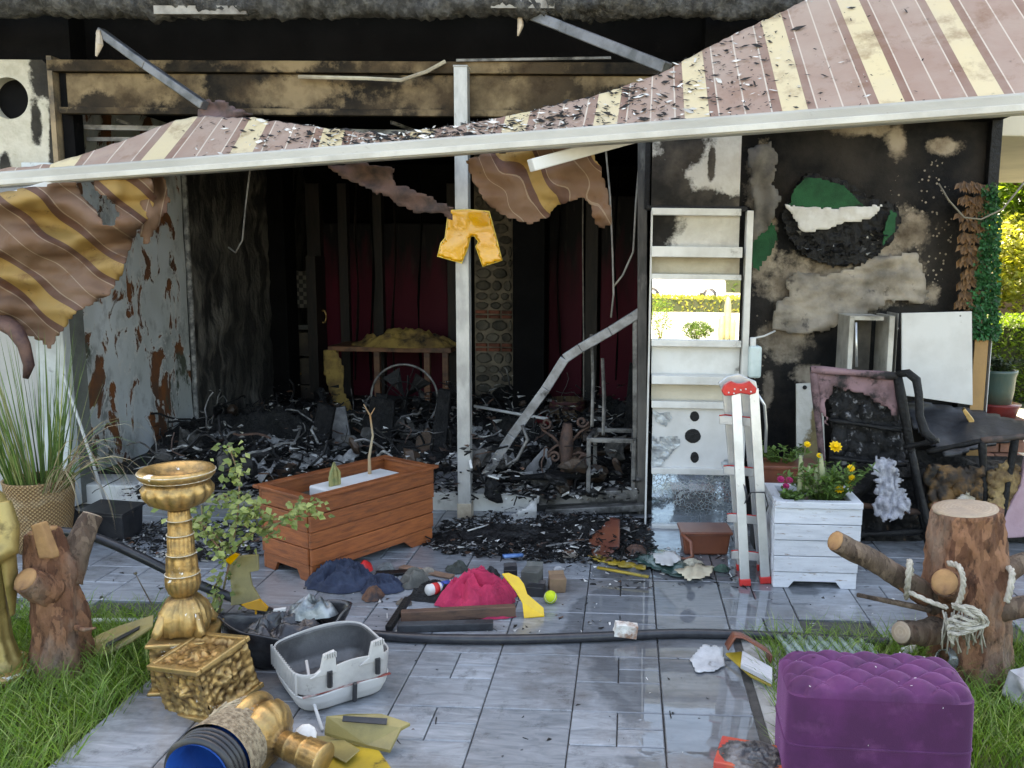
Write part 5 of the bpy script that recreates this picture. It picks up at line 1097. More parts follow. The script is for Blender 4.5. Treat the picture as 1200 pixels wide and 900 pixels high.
for sd, out, mt in ((1, [(1082, 552), (1100, 544), (1130, 550), (1150, 546), (1152, 580), (1140, 604), (1110, 606), (1090, 596)], pm('burnt_foam', (.15, .075, .022), (.03, .02, .014), 9, .42, .58, c3=(.010, .009, .008), s3=6, lo3=.52, hi3=.6, bump=1, bscale=40)),
        (2, [(1156, 556), (1180, 540), (1196, 545), (1192, 575), (1180, 604), (1160, 608)], pm('singed_foam', (.34, .23, .10), (.10, .055, .02), 8, .42, .6, c3=(.015, .012, .01), s3=6, lo3=.54, hi3=.62, bump=1, bscale=40)),
        (3, [(1104, 590), (1118, 586), (1134, 578), (1142, 584), (1128, 604), (1108, 608)], pm('pale_foam', (.50, .46, .40), (.30, .24, .15), 8, bump=.8))):
    f = sheet(out, lambda x, y, sd=sd: P(x, y, YSf - .05 - .02 * sd - .06 * abs(noise.noise(V((x * .05, y * .06, sd)))) - .025 * noise.noise(V((x * .16, y * .16, sd)))), 3, jag=6, seed=sd); obj('foam_cushion', f, mt, sf, smooth=True, solid=.04)
f = MB(); f.prism([P(x, y, YSf - .13) for x, y in ((1208, 515), (1230, 510), (1235, 628), (1168, 632), (1180, 600), (1196, 570))], (0, .05, 0)); obj('side_panel', f, M['pink_vinyl'], sf, bev=.01)
f = MB(); f.prism([P(x, y, YA + .4) for x, y in ((1128, 482), (1131, 479), (1142, 493), (1141, 497), (1136, 496))], (0, .02, .01)); obj('brass_fitting', f, M['gold'], sf, bev=.003)
# cabinet with its door swung open
YC = 5.42
cab = thing('white_cabinet', 'white melamine cabinet with its door swung open against the blackened wall', 'cabinet', (P(1025, 500, YC).x, YC + .15, 0))
def cb(name, x0, x1, y0, y1, Ya, Yb, mat, **k):
    a, b_ = P(x0, y0, YC), P(x1, y1, YC); f = MB(); f.span((a.x, Ya, min(a.z, b_.z)), (b_.x, Yb, max(a.z, b_.z))); return obj(name, f, mat, cab, **k)
zc = P(1000, 560, YC).z
Mcab = pm('sooty_melamine', (.52, .50, .45), (.28, .26, .22), 3, c3=(.04, .036, .03), s3=4, lo3=.58, hi3=.7, rough=.45)
cb('side_panel', 990, 996, 585, 371, YC, YC + .3, Mcab, bev=.002); cb('side_panel', 1036, 1043, 585, 370, YC, YC + .3, Mcab, bev=.002); cb('side_panel', 1043.5, 1056, 585, 368, YC + .06, YC + .3, pm('grey_melamine', (.34, .33, .3), (.2, .19, .17), 5), bev=.002)
cb('top_panel', 996.2, 1035.8, 375, 371, YC + .002, YC + .3, Mcab); cb('back_panel', 996.2, 1035.8, 585, 376, YC + .27, YC + .29, pm('cab_back', (.12, .105, .085), (.05, .045, .04), 5)); cb('shelf', 996.2, 1035.8, 446, 442, YC + .02, YC + .268, Mcab)
cb('bottom_panel', 996.2, 1035.8, 620, 586, YC + .02, YC + .29, Mcab)
f = MB(); f.tube([P(1003, 378, YC - .01), P(1004, 430, YC - .01)], .008, 6); obj('handle_strip', f, M['alu'], cab, smooth=True)
a, b_, c, d = P(1057, 367, YC - .02), P(1139, 365, YC - .08), P(1140, 475, YC - .08), P(1057, 463, YC - .02)
f = MB(); f.prism([a, b_, c, d], (0, .018, 0)); dr = obj('door', f, M['bare_white'], cab, bev=.002)
for x, y in ((1125, 370), (1052, 385)):
    f = MB(); f.lathe([(.006, 0), (.006, .006)], 8, Matrix.Translation(P(x, y, YC - .065)) @ Matrix.Rotation(R(90), 4, 'X')); obj('hinge', f, M['burnt_alu'], dr)
f = MB(); f.prism([P(x, y, 5.35 + (.0012 * (540 - y))) for x, y in ((933, 450), (964, 448), (967, 545), (934, 545))], (0, .018, 0)); f2 = MB(); 
lb = thing('leaning_panel', 'narrow white panel with soot stains leaning behind the armchair', 'board', P(950, 600, 5.32)); f = MB(); f.prism([P(x, y, 5.48 - (.0012 * (y - 450))) for x, y in ((933, 450), (964, 448), (970, 612), (934, 612))], (0, .018, 0)); obj('board', f, blobs('stained_panel', (.60, .59, .55), (.5, .49, .44), (.25, .2, .1), (.1, .08, .05), [((.0, 0, .42), (.08, .3, .2)), ((.03, 0, .6), (.05, .3, .15))], edge=.9, wob=.5), lb, bev=.002)
f = MB(); c = P(943, 454, 5.465); f.lathe([(.014, 0), (.014, .004)], 14, Matrix.Translation(c) @ Matrix.Rotation(R(90), 4, 'X')); obj('knob_hole', f, M['char'], lb)
# round green and white emblem board on the wall
em = thing('round_board', 'round green and white felt board half burnt on the blackened wall', 'board', P(985, 310, YR - .04))
ring_o = [(935, 215), (945, 203), (962, 206), (990, 213), (1015, 228), (1035, 238), (1050, 240), (1055, 256), (1046, 280), (1030, 298), (1005, 310), (975, 312), (945, 302), (925, 280), (915, 255), (922, 240)]
f = sheet(ring_o, lambda x, y: P(x, y, YR - .045 + .02 * noise.noise(V((x * .12, y * .12, 4)))), 3, jag=5); obj('charred_disc', f, M['char'], em, solid=.03)
gr = [(925, 240), (930, 222), (944, 208), (962, 209), (990, 218), (1003, 232), (1015, 245), (1000, 248), (975, 246), (950, 245), (921, 240)]
mgf = pm('green_felt', (.012, .10, .04), (.006, .05, .02), 6, c3=(.01, .012, .01), s3=8, lo3=.6, hi3=.72, rough=.9, bump=.5, bscale=120)
f = sheet(gr, lambda x, y: P(x, y, YR - .085), 3, jag=3); obj('green_felt', f, mgf, em, solid=.012)
f = sheet([(1043, 246), (1051, 250), (1048, 272), (1034, 288), (1036, 268)], lambda x, y: P(x, y, YR - .085), 3, jag=2); obj('green_felt', f, mgf, em, solid=.012)
f = sheet([(920, 239), (945, 243), (975, 244), (1005, 242), (1036, 240), (1028, 252), (1015, 258), (990, 262), (965, 270), (942, 273), (935, 266)], lambda x, y: P(x, y, YR - .095 + .01 * noise.noise(V((x * .1, y * .1, 1)))), 3, jag=3); obj('white_cloth', f, pm('white_cloth', (.70, .69, .67), (.55, .53, .5), 8, c3=(.12, .1, .08), s3=12, lo3=.68, hi3=.76, rough=.85), em, smooth=True, solid=.006)
f = sheet([(878, 285), (893, 262), (905, 258), (912, 280), (900, 302), (888, 318), (880, 305)], lambda x, y: P(x, y, YR - .05), 3, jag=4); obj('green_scrap', f, mgf, em, solid=.01)
f = MB(); rg = random.Random(4)
for k in range(90):
    a = rg.uniform(.2, 2.9); rr_ = rg.uniform(.55, 1.0); f.shard(P(985 + 62 * rr_ * math.cos(a), 262 + 46 * rr_ * math.sin(a), YR - .07), rg.uniform(.012, .04), rg, rg.choices((0, 1), (.9, .1))[0], .6)
obj('burnt_fringe', f, [M['char'], M['ash']], em, kind='stuff')
# artificial ivy column, half burnt
YI = YR - .14; iv = thing('ivy_column', 'wooden pier clad in artificial green ivy, one side burnt brown', 'pier', (P(1146, 400, YI).x, YI, 0))
a, b_ = P(1128, 395, YI), P(1158, 222, YI)
f = MB(); f.span((a.x, YI, .0), (b_.x, YI + .1, b_.z)); obj('core', f, M['char'], iv)
f = MB(); a2, b2 = P(1139, 437, YI), P(1158, 394, YI); f.span((a2.x, YI - .012, .0), (b2.x, YI - .001, b2.z)); obj('wood_face', f, pm('pale_ply', (.42, .24, .09), (.35, .2, .08), 4, rough=.6), iv)
f = MB(); a2, b2 = P(1158.5, 440, YI), P(1161.5, 390, YI); f.span((a2.x, YI - .015, .0), (b2.x, YI + .05, b2.z)); obj('white_edge', f, M['bare_white'], iv)
ivl = MB(); ri = random.Random(9)
for k in range(2600):
    x, y = ri.uniform(1136, 1169 - max(0, (0))), ri.uniform(216, 396); left = 1160 - 22 * min(1, max(0, (y - 215) / 175)) * 1.0
    if x < left - ri.uniform(0, 7): continue
    c = P(x, y, YI - ri.uniform(.0, .05)); ivl.leaf(c, (ri.uniform(-1, 1), ri.uniform(-1, -.2), ri.uniform(-1, .5)), .011, .036, (ri.uniform(-.5, .5), -1, ri.uniform(-.2, .6)))
obj('green_ivy', ivl, pm('ivy_plastic', (.022, .12, .035), (.012, .07, .02), 9, rough=.45, bump=0, isl=.5), iv, kind='stuff')
for k in range(36):
    row, colm = divmod(k, 3); x = 1130 + ri.uniform(-2, 2) + colm * 8.5 + (row % 2) * 4 - row * .2; y = 222 + ri.uniform(-5, 5) + row * 13.5
    if x > 1160 - 20 * (y - 215) / 175: continue
    f = MB(); c = P(x, y, YI - .02)
    for j in range(7):
        an = -1.57 + (j - 3) * .3 + ri.uniform(-.3, .3); f.leaf(c + V(((j - 3) * .006, .01 - .004 * (j % 3), .03 - .004 * abs(j - 3))), (math.cos(an) * .5, -.35 - .1 * (j % 2), math.sin(an)), .017, .085, (0, -1, .3), 0)
    obj('scorched_leaf', f, pm('scorched_leaf', (.17, .085, .03), (.02, .014, .01), 12, rough=.6, bump=0, isl=.6) if k == 0 else bpy.data.materials['scorched_leaf'], iv)
f = MB(); f.tube([P(1100, 215, YI - .02), P(1112, 235, YI - .06), P(1130, 255, YI - .1), P(1150, 257, YI - .12), P(1175, 245, YI - .12), P(1205, 208, YI - .1)], .006, 6); obj('wire', f, pm('wire', (.2, .18, .14)), iv, smooth=True)
# potted plant on bricks behind
YQ = 6.35; pq = P(1165, 472, YQ); gp = thing('green_pot', 'round green glazed pot with a dark plant on a red saucer', 'pot', pq)
f = MB(); f.lathe([(.02, 0), (.115, .0), (.13, .1), (.135, .2), (.145, .23), (.145, .25), (.128, .25), (.12, .22), (.01, .21)], 32, Matrix.Translation(pq)); obj('pot', f, pm('green_glaze', (.06, .10, .085), (.09, .11, .08), 5, rough=.3), gp, smooth=True)
bush('p', pq + V((0, 0, .21)), .12, .24, 26, 14, (M['leaf'], pm('dark_leaf', (.03, .055, .025), (.05, .07, .03), 9, rough=.5, bump=0, isl=.4)), gp, 31, .012, .05)
rs2 = thing('red_saucer', 'wide red brown saucer under the green pot', 'saucer', pq + V((0, 0, -.1))); f = MB(); f.lathe([(.02, -.10), (.15, -.10), (.17, -.03), (.185, -.005), (.185, 0), (.02, -.002)], 32, Matrix.Translation(pq)); obj('dish', f, pm('oxblood', (.22, .03, .025), (.15, .02, .02), 5, rough=.3), rs2, smooth=True)
bk_ = thing('brick_pedestal', 'low brick pedestal carrying the saucer and the green pot', 'pedestal', (pq.x, pq.y, 0)); zt = pq.z - .10; nr = max(2, int(zt / .075)); hb = zt / nr
bm0 = MB(); bm0.box((0, 0, 0), (.19, .095, hb - .006)); b0 = None; Mbr = pm('old_brick', (.30, .14, .09), (.2, .1, .07), 9, rough=.85, bump=.4, rand=True, vary=.25)
for k in range(nr):
    for i in range(2):
        for j in range(3):
            mx = Matrix.Translation((pq.x, pq.y, (k + .5) * hb)) @ Matrix.Rotation(R(90) * (k % 2), 4, 'Z') @ Matrix.Translation(((i - .5) * .2, (j - 1) * .1, 0))
            if b0 is None:
                b0 = obj('brick', bm0, Mbr, bk_, local=True, bev=.004); b0.matrix_local = WM[bk_.name].inverted() @ mx; WM[b0.name] = mx
            else: inst(b0, 'brick', mx, bk_)
# ================================================================== purple pouf
pf = thing('velvet_pouf', 'purple velvet pouf with a deep buttoned top beside the rope tied stump', 'pouf', (G(1036, 978).x, G(1036, 978).y + .20, 0), R(-2))
PW, PD, PH = .56, .27, .425
M['velvet'] = pm('purple_velvet', (.055, .006, .052), (.09, .012, .085), 5, c3=(.12, .03, .11), s3=9, lo3=.56, hi3=.75, rough=.75, bump=.35, bscale=260, bdist=.003, Sheen_Weight=.35, Sheen_Roughness=.4)
M['velvet'].node_tree.nodes['Principled BSDF'].inputs['Sheen Tint'].default_value = (.75, .35, .8, 1)
BA = .118
def tuft(x, y):
    a = math.cos(math.pi * (x + y * 1.25) / BA) * math.cos(math.pi * (x - y * 1.25) / BA); return math.sqrt(abs(a))
def top(u, v):
    a, b = 2 * u - 1, 2 * v - 1; e = max(abs(a) ** 7 + abs(b) ** 5, 0); k = max(0, 1 - e); x, y = a * PW / 2, b * PD / 2
    m_ = max(abs(a), abs(b), 1e-6); c, s_ = abs(a) / math.hypot(a, b) if m_ > 1e-5 else 1, abs(b) / math.hypot(a, b) if m_ > 1e-5 else 0
    ed = .985 * ((c ** 9 + s_ ** 9) ** (-1 / 9)) * max(c, s_); return V((x * ed, y * ed, PH - .045 + .045 * k ** .45 + .021 * (tuft(x, y) - .6) * min(1, k * 1.6)))
f = MB(); f.grid(top, 110, 70); obj('buttoned_top', f, M['velvet'], pf, local=True, smooth=True)
def side(u, v):
    x, y = rrect(u, PW, PD, .02); t = 2 * math.pi * u; e = 9; c, s_ = math.cos(t), math.sin(t); k = (abs(c) ** e + abs(s_) ** e) ** (-1 / e)
    z = .03 + (PH - .075) * v; bulge = 1 + .008 * math.sin(v * math.pi) + .004 * noise.noise(V((c * 3, s_ * 3, v * 4))); return V((c * k * PW / 2 * bulge * .985, s_ * k * PD / 2 * bulge * .985, z))
f = MB(); f.grid(side, 120, 20, wrap=True); obj('upholstered_side', f, M['velvet'], pf, local=True, smooth=True)
f = MB(); f.tube([side(i / 90, .56) * 1.0 + V((0, 0, 0)) for i in range(91)], .0035, 6); obj('piping', f, M['velvet'], pf, local=True, smooth=True)
for i in range(-3, 4):
    for j in range(-3, 4):
        if (i + j) % 2: continue
        x, y = i * BA / 2 , j * BA / 2.5
        if (i % 2) == 0 and (j % 2) == 0: pass
        x, y = (i + .0) * BA / 2, (j + 1) * BA / 2.5
        if abs(x) > PW * .42 or abs(y) > PD * .36: continue
        f = MB(); q = top(x / PW + .5, y / PD + .5); f.lathe([(.0105, 0), (.010, .003), (.006, .0055), (.001, .006)], 12, Matrix.Translation(q + V((0, 0, -.002)))); obj('button', f, M['velvet'], pf, local=True, smooth=True)
for sx_, sy_ in ((-1, -1), (1, -1), (1, 1), (-1, 1)):
    f = MB(); f.lathe([(.02, 0), (.024, .05)], 12, Matrix.Translation((sx_ * PW * .42, sy_ * PD * .38, 0))); obj('leg', f, M['black_plastic'], pf, local=True)

f = MB(); rfl = random.Random(3)
for k in range(22):
    x, y = rfl.uniform(-.46, .46), rfl.uniform(-.45, .45); q = top(x + .5, y + .5) + V((0, 0, .002)); s_ = rfl.uniform(.001, .0035); a = rfl.uniform(0, 6.28); d = V((math.cos(a), math.sin(a), 0)) * s_ * 2; e_ = V((-math.sin(a), math.cos(a), .3)) * s_
    f.add([q - d, q + e_, q + d, q - e_], [(0, 1, 2, 3)], 0 if rfl.random() < .5 else 1)
for k in range(9):
    q = side(rfl.uniform(.5, 1.0), rfl.random()); q = V((q.x * 1.004, q.y * 1.008, q.z)); s_ = rfl.uniform(.001, .004); f.add([q, q + V((s_ * 2, 0, s_)), q + V((s_, 0, s_ * 3))], [(0, 1, 2)], 0)
obj('ash_flecks', f, [M['white_scrap'], M['char']], pf, local=True, kind='stuff')
# ================================================================== tree stumps
def bark_mat(name, c1, c2, c3):
    b = NB(name); p = b.pos((1, 1, .42)); nn = b.n('TexNoise'); nn.inputs['Scale'].default_value = 16; nn.inputs['Detail'].default_value = 5; b.l(p, nn.inputs['Vector']); mx = b.mix(.07, p, nn.outputs['Color'])
    vo = b.n('TexVoronoi'); vo.inputs['Scale'].default_value = 34; b.l(mx, vo.inputs['Vector']); sx = b.n('SeparateXYZ'); b.l(vo.outputs['Color'], sx.inputs[0]); cell = sx.outputs[0]
    n2 = b.noise(p, 30, 9, .72); n3 = b.noise(p, 5, 6, .6); k = b.math('ADD', b.math('MULTIPLY', cell, .55), b.math('MULTIPLY', n2, .6))
    c = b.mix(b.ramp(k, [(.3, 0.), (.85, 1.)]), c1, c2); c = b.mix(b.ramp(n3, [(.5, 0.), (.68, .85)]), c, c3); c = b.mix(b.ramp(n2, [(.34, .85), (.46, 0.)]), c, tuple(q * .25 for q in c1))
    b.set(c, .85); b.bump(b.math('ADD', b.math('MULTIPLY', cell, .7), b.math('MULTIPLY', n2, 1.3)), 1.0, .022); return b.mat
M['bark'] = bark_mat('stump_bark', (.13, .05, .025), (.36, .17, .09), (.30, .23, .18)); M['bark_dark'] = bark_mat('branch_bark', (.08, .05, .035), (.24, .17, .12), (.17, .075, .04))
def rings_mat():
    b = NB('cut_wood'); p = b.pos(); ln = b.n('VectorMath', operation='LENGTH'); mp = b.n('Mapping'); mp.inputs['Scale'].default_value = (1, 1, .0); b.l(p, mp.inputs[0]); b.l(mp.outputs[0], ln.inputs[0])
    w_ = b.math('SINE', b.math('ADD', b.math('MULTIPLY', ln.outputs['Value'], 420), b.math('MULTIPLY', b.noise(p, 12, 4, .6), 8))); c = b.mix(b.ramp(w_, [(.0, 0.), (1., 1.)]), (.36, .27, .19), (.42, .33, .24)); c = b.mix(b.ramp(b.noise(p, 16, 6, .7), [(.42, 0.), (.66, .85)]), c, (.28, .22, .17)); b.set(c, .85); b.bump(b.noise(p, 60, 5, .6), .4, .006); return b.mat
M['cut'] = rings_mat(); M['fresh_cut'] = pm('fresh_cut', (.38, .21, .09), (.25, .13, .06), 9, rough=.8, c3=(.1, .05, .03), s3=11, lo3=.62, hi3=.7, bump=.4)
def log(par, name, pts, rads, mat, cutmat=None, n=28, jit=.16, cutname='cut_face', seed=0, kink=9):
    P_ = [V(p) for p in pts]; pp = []; rr_ = []
    for i in range(len(P_) - 1):
        for k in range(kink): t = k / kink; pp.append(P_[i].lerp(P_[i + 1], t)); rr_.append(rads[i] + (rads[i + 1] - rads[i]) * t)
    pp.append(P_[-1]); rr_.append(rads[-1]); f = MB(); f.tube(pp, rr_, n, jit=jit, seed=seed)
    for i_, q in enumerate(f.v):
        c_ = pp[i_ // n]; d_ = (q - c_).normalized(); rz_ = V((q.x * 24, q.y * 24, q.z * 9)); f.v[i_] = q + d_ * rr_[i_ // n] * (.16 * (.35 - abs(noise.noise(rz_ + V((seed, 0, 0))))) + .07 * noise.noise(rz_ * 2.7))
    o = obj(name, f, mat, par, smooth=True)
    if cutmat:
        d = (P_[-1] - P_[-2]).normalized(); qm = d.to_track_quat('Z', 'Y').to_matrix().to_4x4(); r_ = rads[-1]; f = MB(); f.lathe([(r_ * .97, -.004), (r_ * .93, .005), (r_ * .5, .006), (.001, .005)], n, Matrix.Identity(4)); f.v = [V((p.x, p.y, p.z + .002 * nz(p, 60))) for p in f.v]
        me = mesh(cutname, f, cutmat, True); c = bpy.data.objects.new(cutname, me); _link(c, o, Matrix.Translation(P_[-1]) @ qm)
    return o
sb_ = G(1134, 778); sy = sb_.y
st = thing('tree_stump', 'tall pine stump with sawn branch stubs and rope tied around it', 'stump', sb_)
log(st, 'trunk', [sb_ + V((.0, 0, -.03)), P(1138, 740, sy), P(1132, 690, sy), P(1132, 640, sy), P(1131, 596, sy)], [.172, .152, .165, .15, .134], M['bark'], M['cut'], 72, .14)
log(st, 'branch', [P(1100, 708, sy - .02), P(1060, 680, sy - .10), P(1020, 655, sy - .18), P(979, 634, sy - .25)], [.05, .045, .042, .04], M['bark_dark'], M['fresh_cut'], 18, .14, seed=1)
log(st, 'branch', [P(1120, 690, sy - .08), P(1112, 686, sy - .16), P(1107, 682, sy - .235)], [.07, .055, .052], M['bark'], M['fresh_cut'], 22, .12, seed=2)
log(st, 'branch', [P(1110, 735, sy - .04), P(1080, 742, sy - .12), P(1056, 741, sy - .2)], [.06, .05, .045], M['bark_dark'], M['cut'], 20, .2, seed=3)
log(st, 'branch', [P(1150, 722, sy - .06), P(1180, 714, sy - .13), P(1230, 706, sy - .16)], [.045, .042, .036], M['bark_dark'], M['cut'], 18, .14, seed=4)
log(st, 'branch', [P(1165, 680, sy + .05), P(1195, 660, sy + .12), P(1225, 650, sy + .2)], [.05, .04, .035], M['bark_dark'], M['cut'], 16, .14, seed=5)
log(st, 'twig', [P(1090, 715, sy - .1), P(1050, 706, sy - .15), P(1005, 697, sy - .18)], [.014, .011, .008], M['bark_dark'], None, 8, .3)
log(st, 'splinter', [P(1085, 705, sy - .1), P(1040, 675, sy - .14), P(1010, 658, sy - .16)], [.022, .016, .006], M['bark'], None, 8, .5)
M['rope'] = pm('white_rope', (.52, .48, .41), (.33, .30, .25), 30, rough=.9, bump=.9, bscale=140, bdist=.006)
rp = thing('white_rope', 'pale twisted rope knotted around the sawn stubs of the tall stump', 'rope', P(1120, 740, sy - .25))
def rope(pts, r_=.011, nm='strand'):
    pp = [P(*q) for q in pts]; full = []
    for i in range(len(pp) - 1):
        for k in range(6):
            p0, p1_, p2, p3 = pp[max(0, i - 1)], pp[i], pp[i + 1], pp[min(len(pp) - 1, i + 2)]; t = k / 6
            full.append(.5 * ((2 * p1_) + (-p0 + p2) * t + (2 * p0 - 5 * p1_ + 4 * p2 - p3) * t * t + (-p0 + 3 * p1_ - 3 * p2 + p3) * t ** 3))
    full.append(pp[-1]); f = MB()
    for ph in range(3): # three lays twisted together
        tw = []
        for i, q in enumerate(full):
            a = i * .9 + ph * 2.094; tw.append(q + V((math.cos(a), math.sin(a) * .6, math.sin(a))) * r_ * .5)
        f.tube(tw, r_ * .62, 6)
    return obj(nm, f, M['rope'], rp, smooth=True)
rope([(1062, 700, sy - .12), (1064, 680, sy - .2), (1066, 658, sy - .2), (1068, 672, sy - .16)], .012); rope([(1066, 694, sy - .2), (1090, 705, sy - .24), (1110, 712, sy - .27)], .009)
rope([(1112, 660, sy - .2), (1124, 664, sy - .27), (1129, 680, sy - .29), (1126, 700, sy - .28), (1120, 712, sy - .27)], .011, 'loop'); rope([(1177, 664, sy - .08), (1186, 670, sy - .16), (1184, 690, sy - .19), (1180, 704, sy - .19)], .013)
for k in range(6): rope([(1116 + 2 * (k % 3), 708 + k, sy - .27), (1128 + k * 4, 712 + (k % 3) * 4, sy - .30), (1146 + (k % 4) * 4, 724 + k * 2, sy - .27), (1138 - (k % 3) * 6, 728 + k * 3, sy - .29), (1120 - (k % 2) * 8, 722 + k * 4, sy - .27), (1112 + k, 735 + k * 4, sy - .26)], .0065, 'coil')
f = MB(); rk = random.Random(6)
for k in range(34):
    x = rk.uniform(1103, 1152); y0 = 716 + rk.uniform(-3, 8); y1 = y0 + rk.uniform(18, 45); d = rk.uniform(-.25, -.2)
    f.tube([P(x, y0, sy + d), P(x + rk.uniform(-4, 4), (y0 + y1) / 2, sy + d - .01), P(x + rk.uniform(-6, 6), y1, sy + d)], .0035, 5)
obj('frayed_ends', f, M['rope'], rp, smooth=True, kind='stuff')
# left stump
s2 = G(72, 781); s2y = s2.y
st2 = thing('tree_stump', 'short reddish stump with a forked top beside the gold statue', 'stump', s2)
log(st2, 'trunk', [s2 + V((0, 0, -.03)), P(72, 740, s2y), P(66, 700, s2y), P(60, 665, s2y), P(50, 622, s2y)], [.112, .098, .09, .088, .055], M['bark'], M['fresh_cut'], 60, .26, seed=7)
log(st2, 'branch', [P(58, 690, s2y - .04), P(42, 685, s2y - .1), P(30, 679, s2y - .14)], [.07, .055, .047], M['bark'], M['fresh_cut'], 20, .14, seed=8)
log(st2, 'branch', [P(75, 680, s2y + .02), P(86, 655, s2y + .06), P(98, 625, s2y + .12), P(108, 604, s2y + .16)], [.07, .055, .045, .04], M['bark_dark'], M['cut'], 18, .2, seed=9)
f = MB(); f.prism([P(x, y, s2y - .075) for x, y in ((35, 616), (47, 612), (61, 648), (62, 655), (45, 655))], (.01, .03, 0)); obj('sawn_slope', f, M['fresh_cut'], st2, bev=.006)
log(st2, 'twig', [P(90, 735, s2y - .05), P(100, 738, s2y - .09), P(112, 736, s2y - .1)], [.012, .009, .004], M['bark'], None, 7, .3)

# ================================================================== statue at the far left
sl_ = G(-10, 793); sty = sl_.y
stt = thing('gold_statue', 'gold painted standing robed statue with folded hands beside the short stump', 'statue', sl_)
bd = MB(); kk = sty / 1000
prof = [(.02, 0), (.125, .0), (.13, .02), (.12, .06), (.105, .08), (.10, .1), (.085, .16), (.08, .3), (.085, .42), (.092, .52), (.098, .60), (.108, .68), (.105, .73), (.07, .765), (.04, .78), (.036, .80), (.04, .815), (.062, .835), (.075, .87), (.078, .91), (.07, .95), (.045, .975), (.01, .985)]
bd.lathe(prof, 64, None, 0, lambda i, a, r, z: r * (1 + (.05 * math.sin(a * 11 + z * 5) if .06 < z < .6 else 0) + (.03 * math.sin(z * 220) if z > .84 else 0)), 1.0, .8)
for s_ in (-1, 1):
    bd.tube([(s_ * .10, 0, .715), (s_ * .125, -.01, .62), (s_ * .13, -.03, .54), (s_ * .09, -.09, .51), (s_ * .02, -.12, .545)], [.035, .042, .045, .036, .022], 14)
    bd.tube([(s_ * .125, -.02, .55), (s_ * .13, -.02, .4), (s_ * .115, -.01, .26)], [.04, .034, .012], 12, flat=.5)
    bd.tube([(s_ * .045, -.05, .03), (s_ * .045, -.11, .02)], [.035, .028], 10)
o = obj('robed_figure', bd, pm('statue_gold', (.40, .30, .11), (.26, .19, .07), 6, rough=.42, metal=.45, bump=.25, bscale=40, c3=(.12, .085, .03), s3=9, lo3=.58, hi3=.72), stt, local=True, smooth=True)
q = o.modifiers.new('fuse', 'REMESH'); q.mode = 'VOXEL'; q.voxel_size = .007; q.use_smooth_shade = True
f = MB(); f.lathe([(.15, 0), (.155, .03), (.14, .045), (.02, .046)], 40); obj('base', f, M['gold'], stt, local=True, smooth=True)

# ================================================================== wicker pot with tall grasses
wg = G(52, 642); wk = thing('wicker_pot', 'round woven wicker planter standing before the pale pilaster', 'planter', wg)
def wick():
    b = NB('wicker'); p = b.pos(); sx = b.n('SeparateXYZ'); b.l(p, sx.inputs[0]); an = b.math('ARCTAN2', sx.outputs[1], sx.outputs[0])
    w1 = b.math('SINE', b.math('MULTIPLY', an, 46)); w2 = b.math('SINE', b.math('MULTIPLY', sx.outputs[2], 290)); wv = b.math('MULTIPLY', w1, w2)
    c = b.mix(b.ramp(wv, [(0, 0.), (.6, 1.)]), (.20, .11, .045), (.46, .30, .14)); c = b.mix(b.ramp(b.noise(p, 7, 5, .6), [(.5, 0.), (.7, .5)]), c, (.5, .4, .26)); b.set(c, .75); b.bump(wv, .6, .008); return b.mat
f = MB(); f.lathe([(.02, 0), (.13, .0), (.145, .1), (.16, .2), (.17, .3), (.175, .39), (.18, .41), (.165, .41), (.155, .36), (.01, .35)], 60); obj('pot', f, wick(), wk, local=True, smooth=True)
tg = thing('ornamental_grass', 'tall green ornamental grass with drooping dry stems in the wicker pot', 'plant', wg + V((0, 0, .35)))
f = MB(); rg = random.Random(12)
def blade(mb, p, d, ln, w_, droop, m_=0, seg=5, rng=rg):
    q = V(p); d = V(d).normalized(); sd = d.cross(V((rng.uniform(-1, 1), rng.uniform(-1, 1), .1))).normalized() * w_; pr = []
    for i in range(seg + 1):
        k = 1 - (i / seg) ** 1.5; pr.append((q - sd * k, q + sd * k)); q = q + d * ln / seg; d = (d + V((0, 0, -droop / seg * (i + 1) * .5))).normalized()
    vs = [x for a in pr for x in a]; mb.add(vs, [(2 * i, 2 * i + 1, 2 * i + 3, 2 * i + 2) for i in range(seg)], m_)
for k in range(170):
    a = rg.uniform(0, 6.28); r_ = .15 * rg.random() ** .5; blade(f, wg + V((math.cos(a) * r_, math.sin(a) * r_, .34)), (math.cos(a) * .2 + rg.gauss(-.06, .08), math.sin(a) * .2, 1), rg.uniform(.5, 1.0), .0045, rg.uniform(.0, .35), 0 if rg.random() < .8 else 1)
obj('green_blades', f, [M['leaf'], M['leaf_dry']], tg, kind='stuff')
f = MB()
for k in range(46):
    a = rg.uniform(-.9, .9); blade(f, wg + V((math.cos(a) * .15, math.sin(a) * .1 - .05, .34)), (math.cos(a) * 1.0, math.sin(a) * .4 - .15, rg.uniform(.8, 2.2)), rg.uniform(.5, 1.0), .0028, rg.uniform(1.2, 2.6), 1 if rg.random() < .7 else 0, 9)
obj('dry_stems', f, [M['leaf'], pm('straw', (.42, .34, .2), (.3, .2, .12), 9, bump=0, isl=.3)], tg, kind='stuff')
bw = thing('black_trough', 'broken black plastic trough lying beside the wicker pot', 'trough', G(133, 628), R(-8))
f = MB(); f.box((0, 0, .085), (.26, .16, .17), (R(6), 0, 0), 0, 1.15); obj('shell', f, M['black_plastic'], bw, local=True, bev=.01)
f = MB(); f.box((0, 0, .175), (.31, .2, .014), (R(6), 0, 0)); obj('rim', f, M['black_plastic'], bw, local=True, bev=.004)
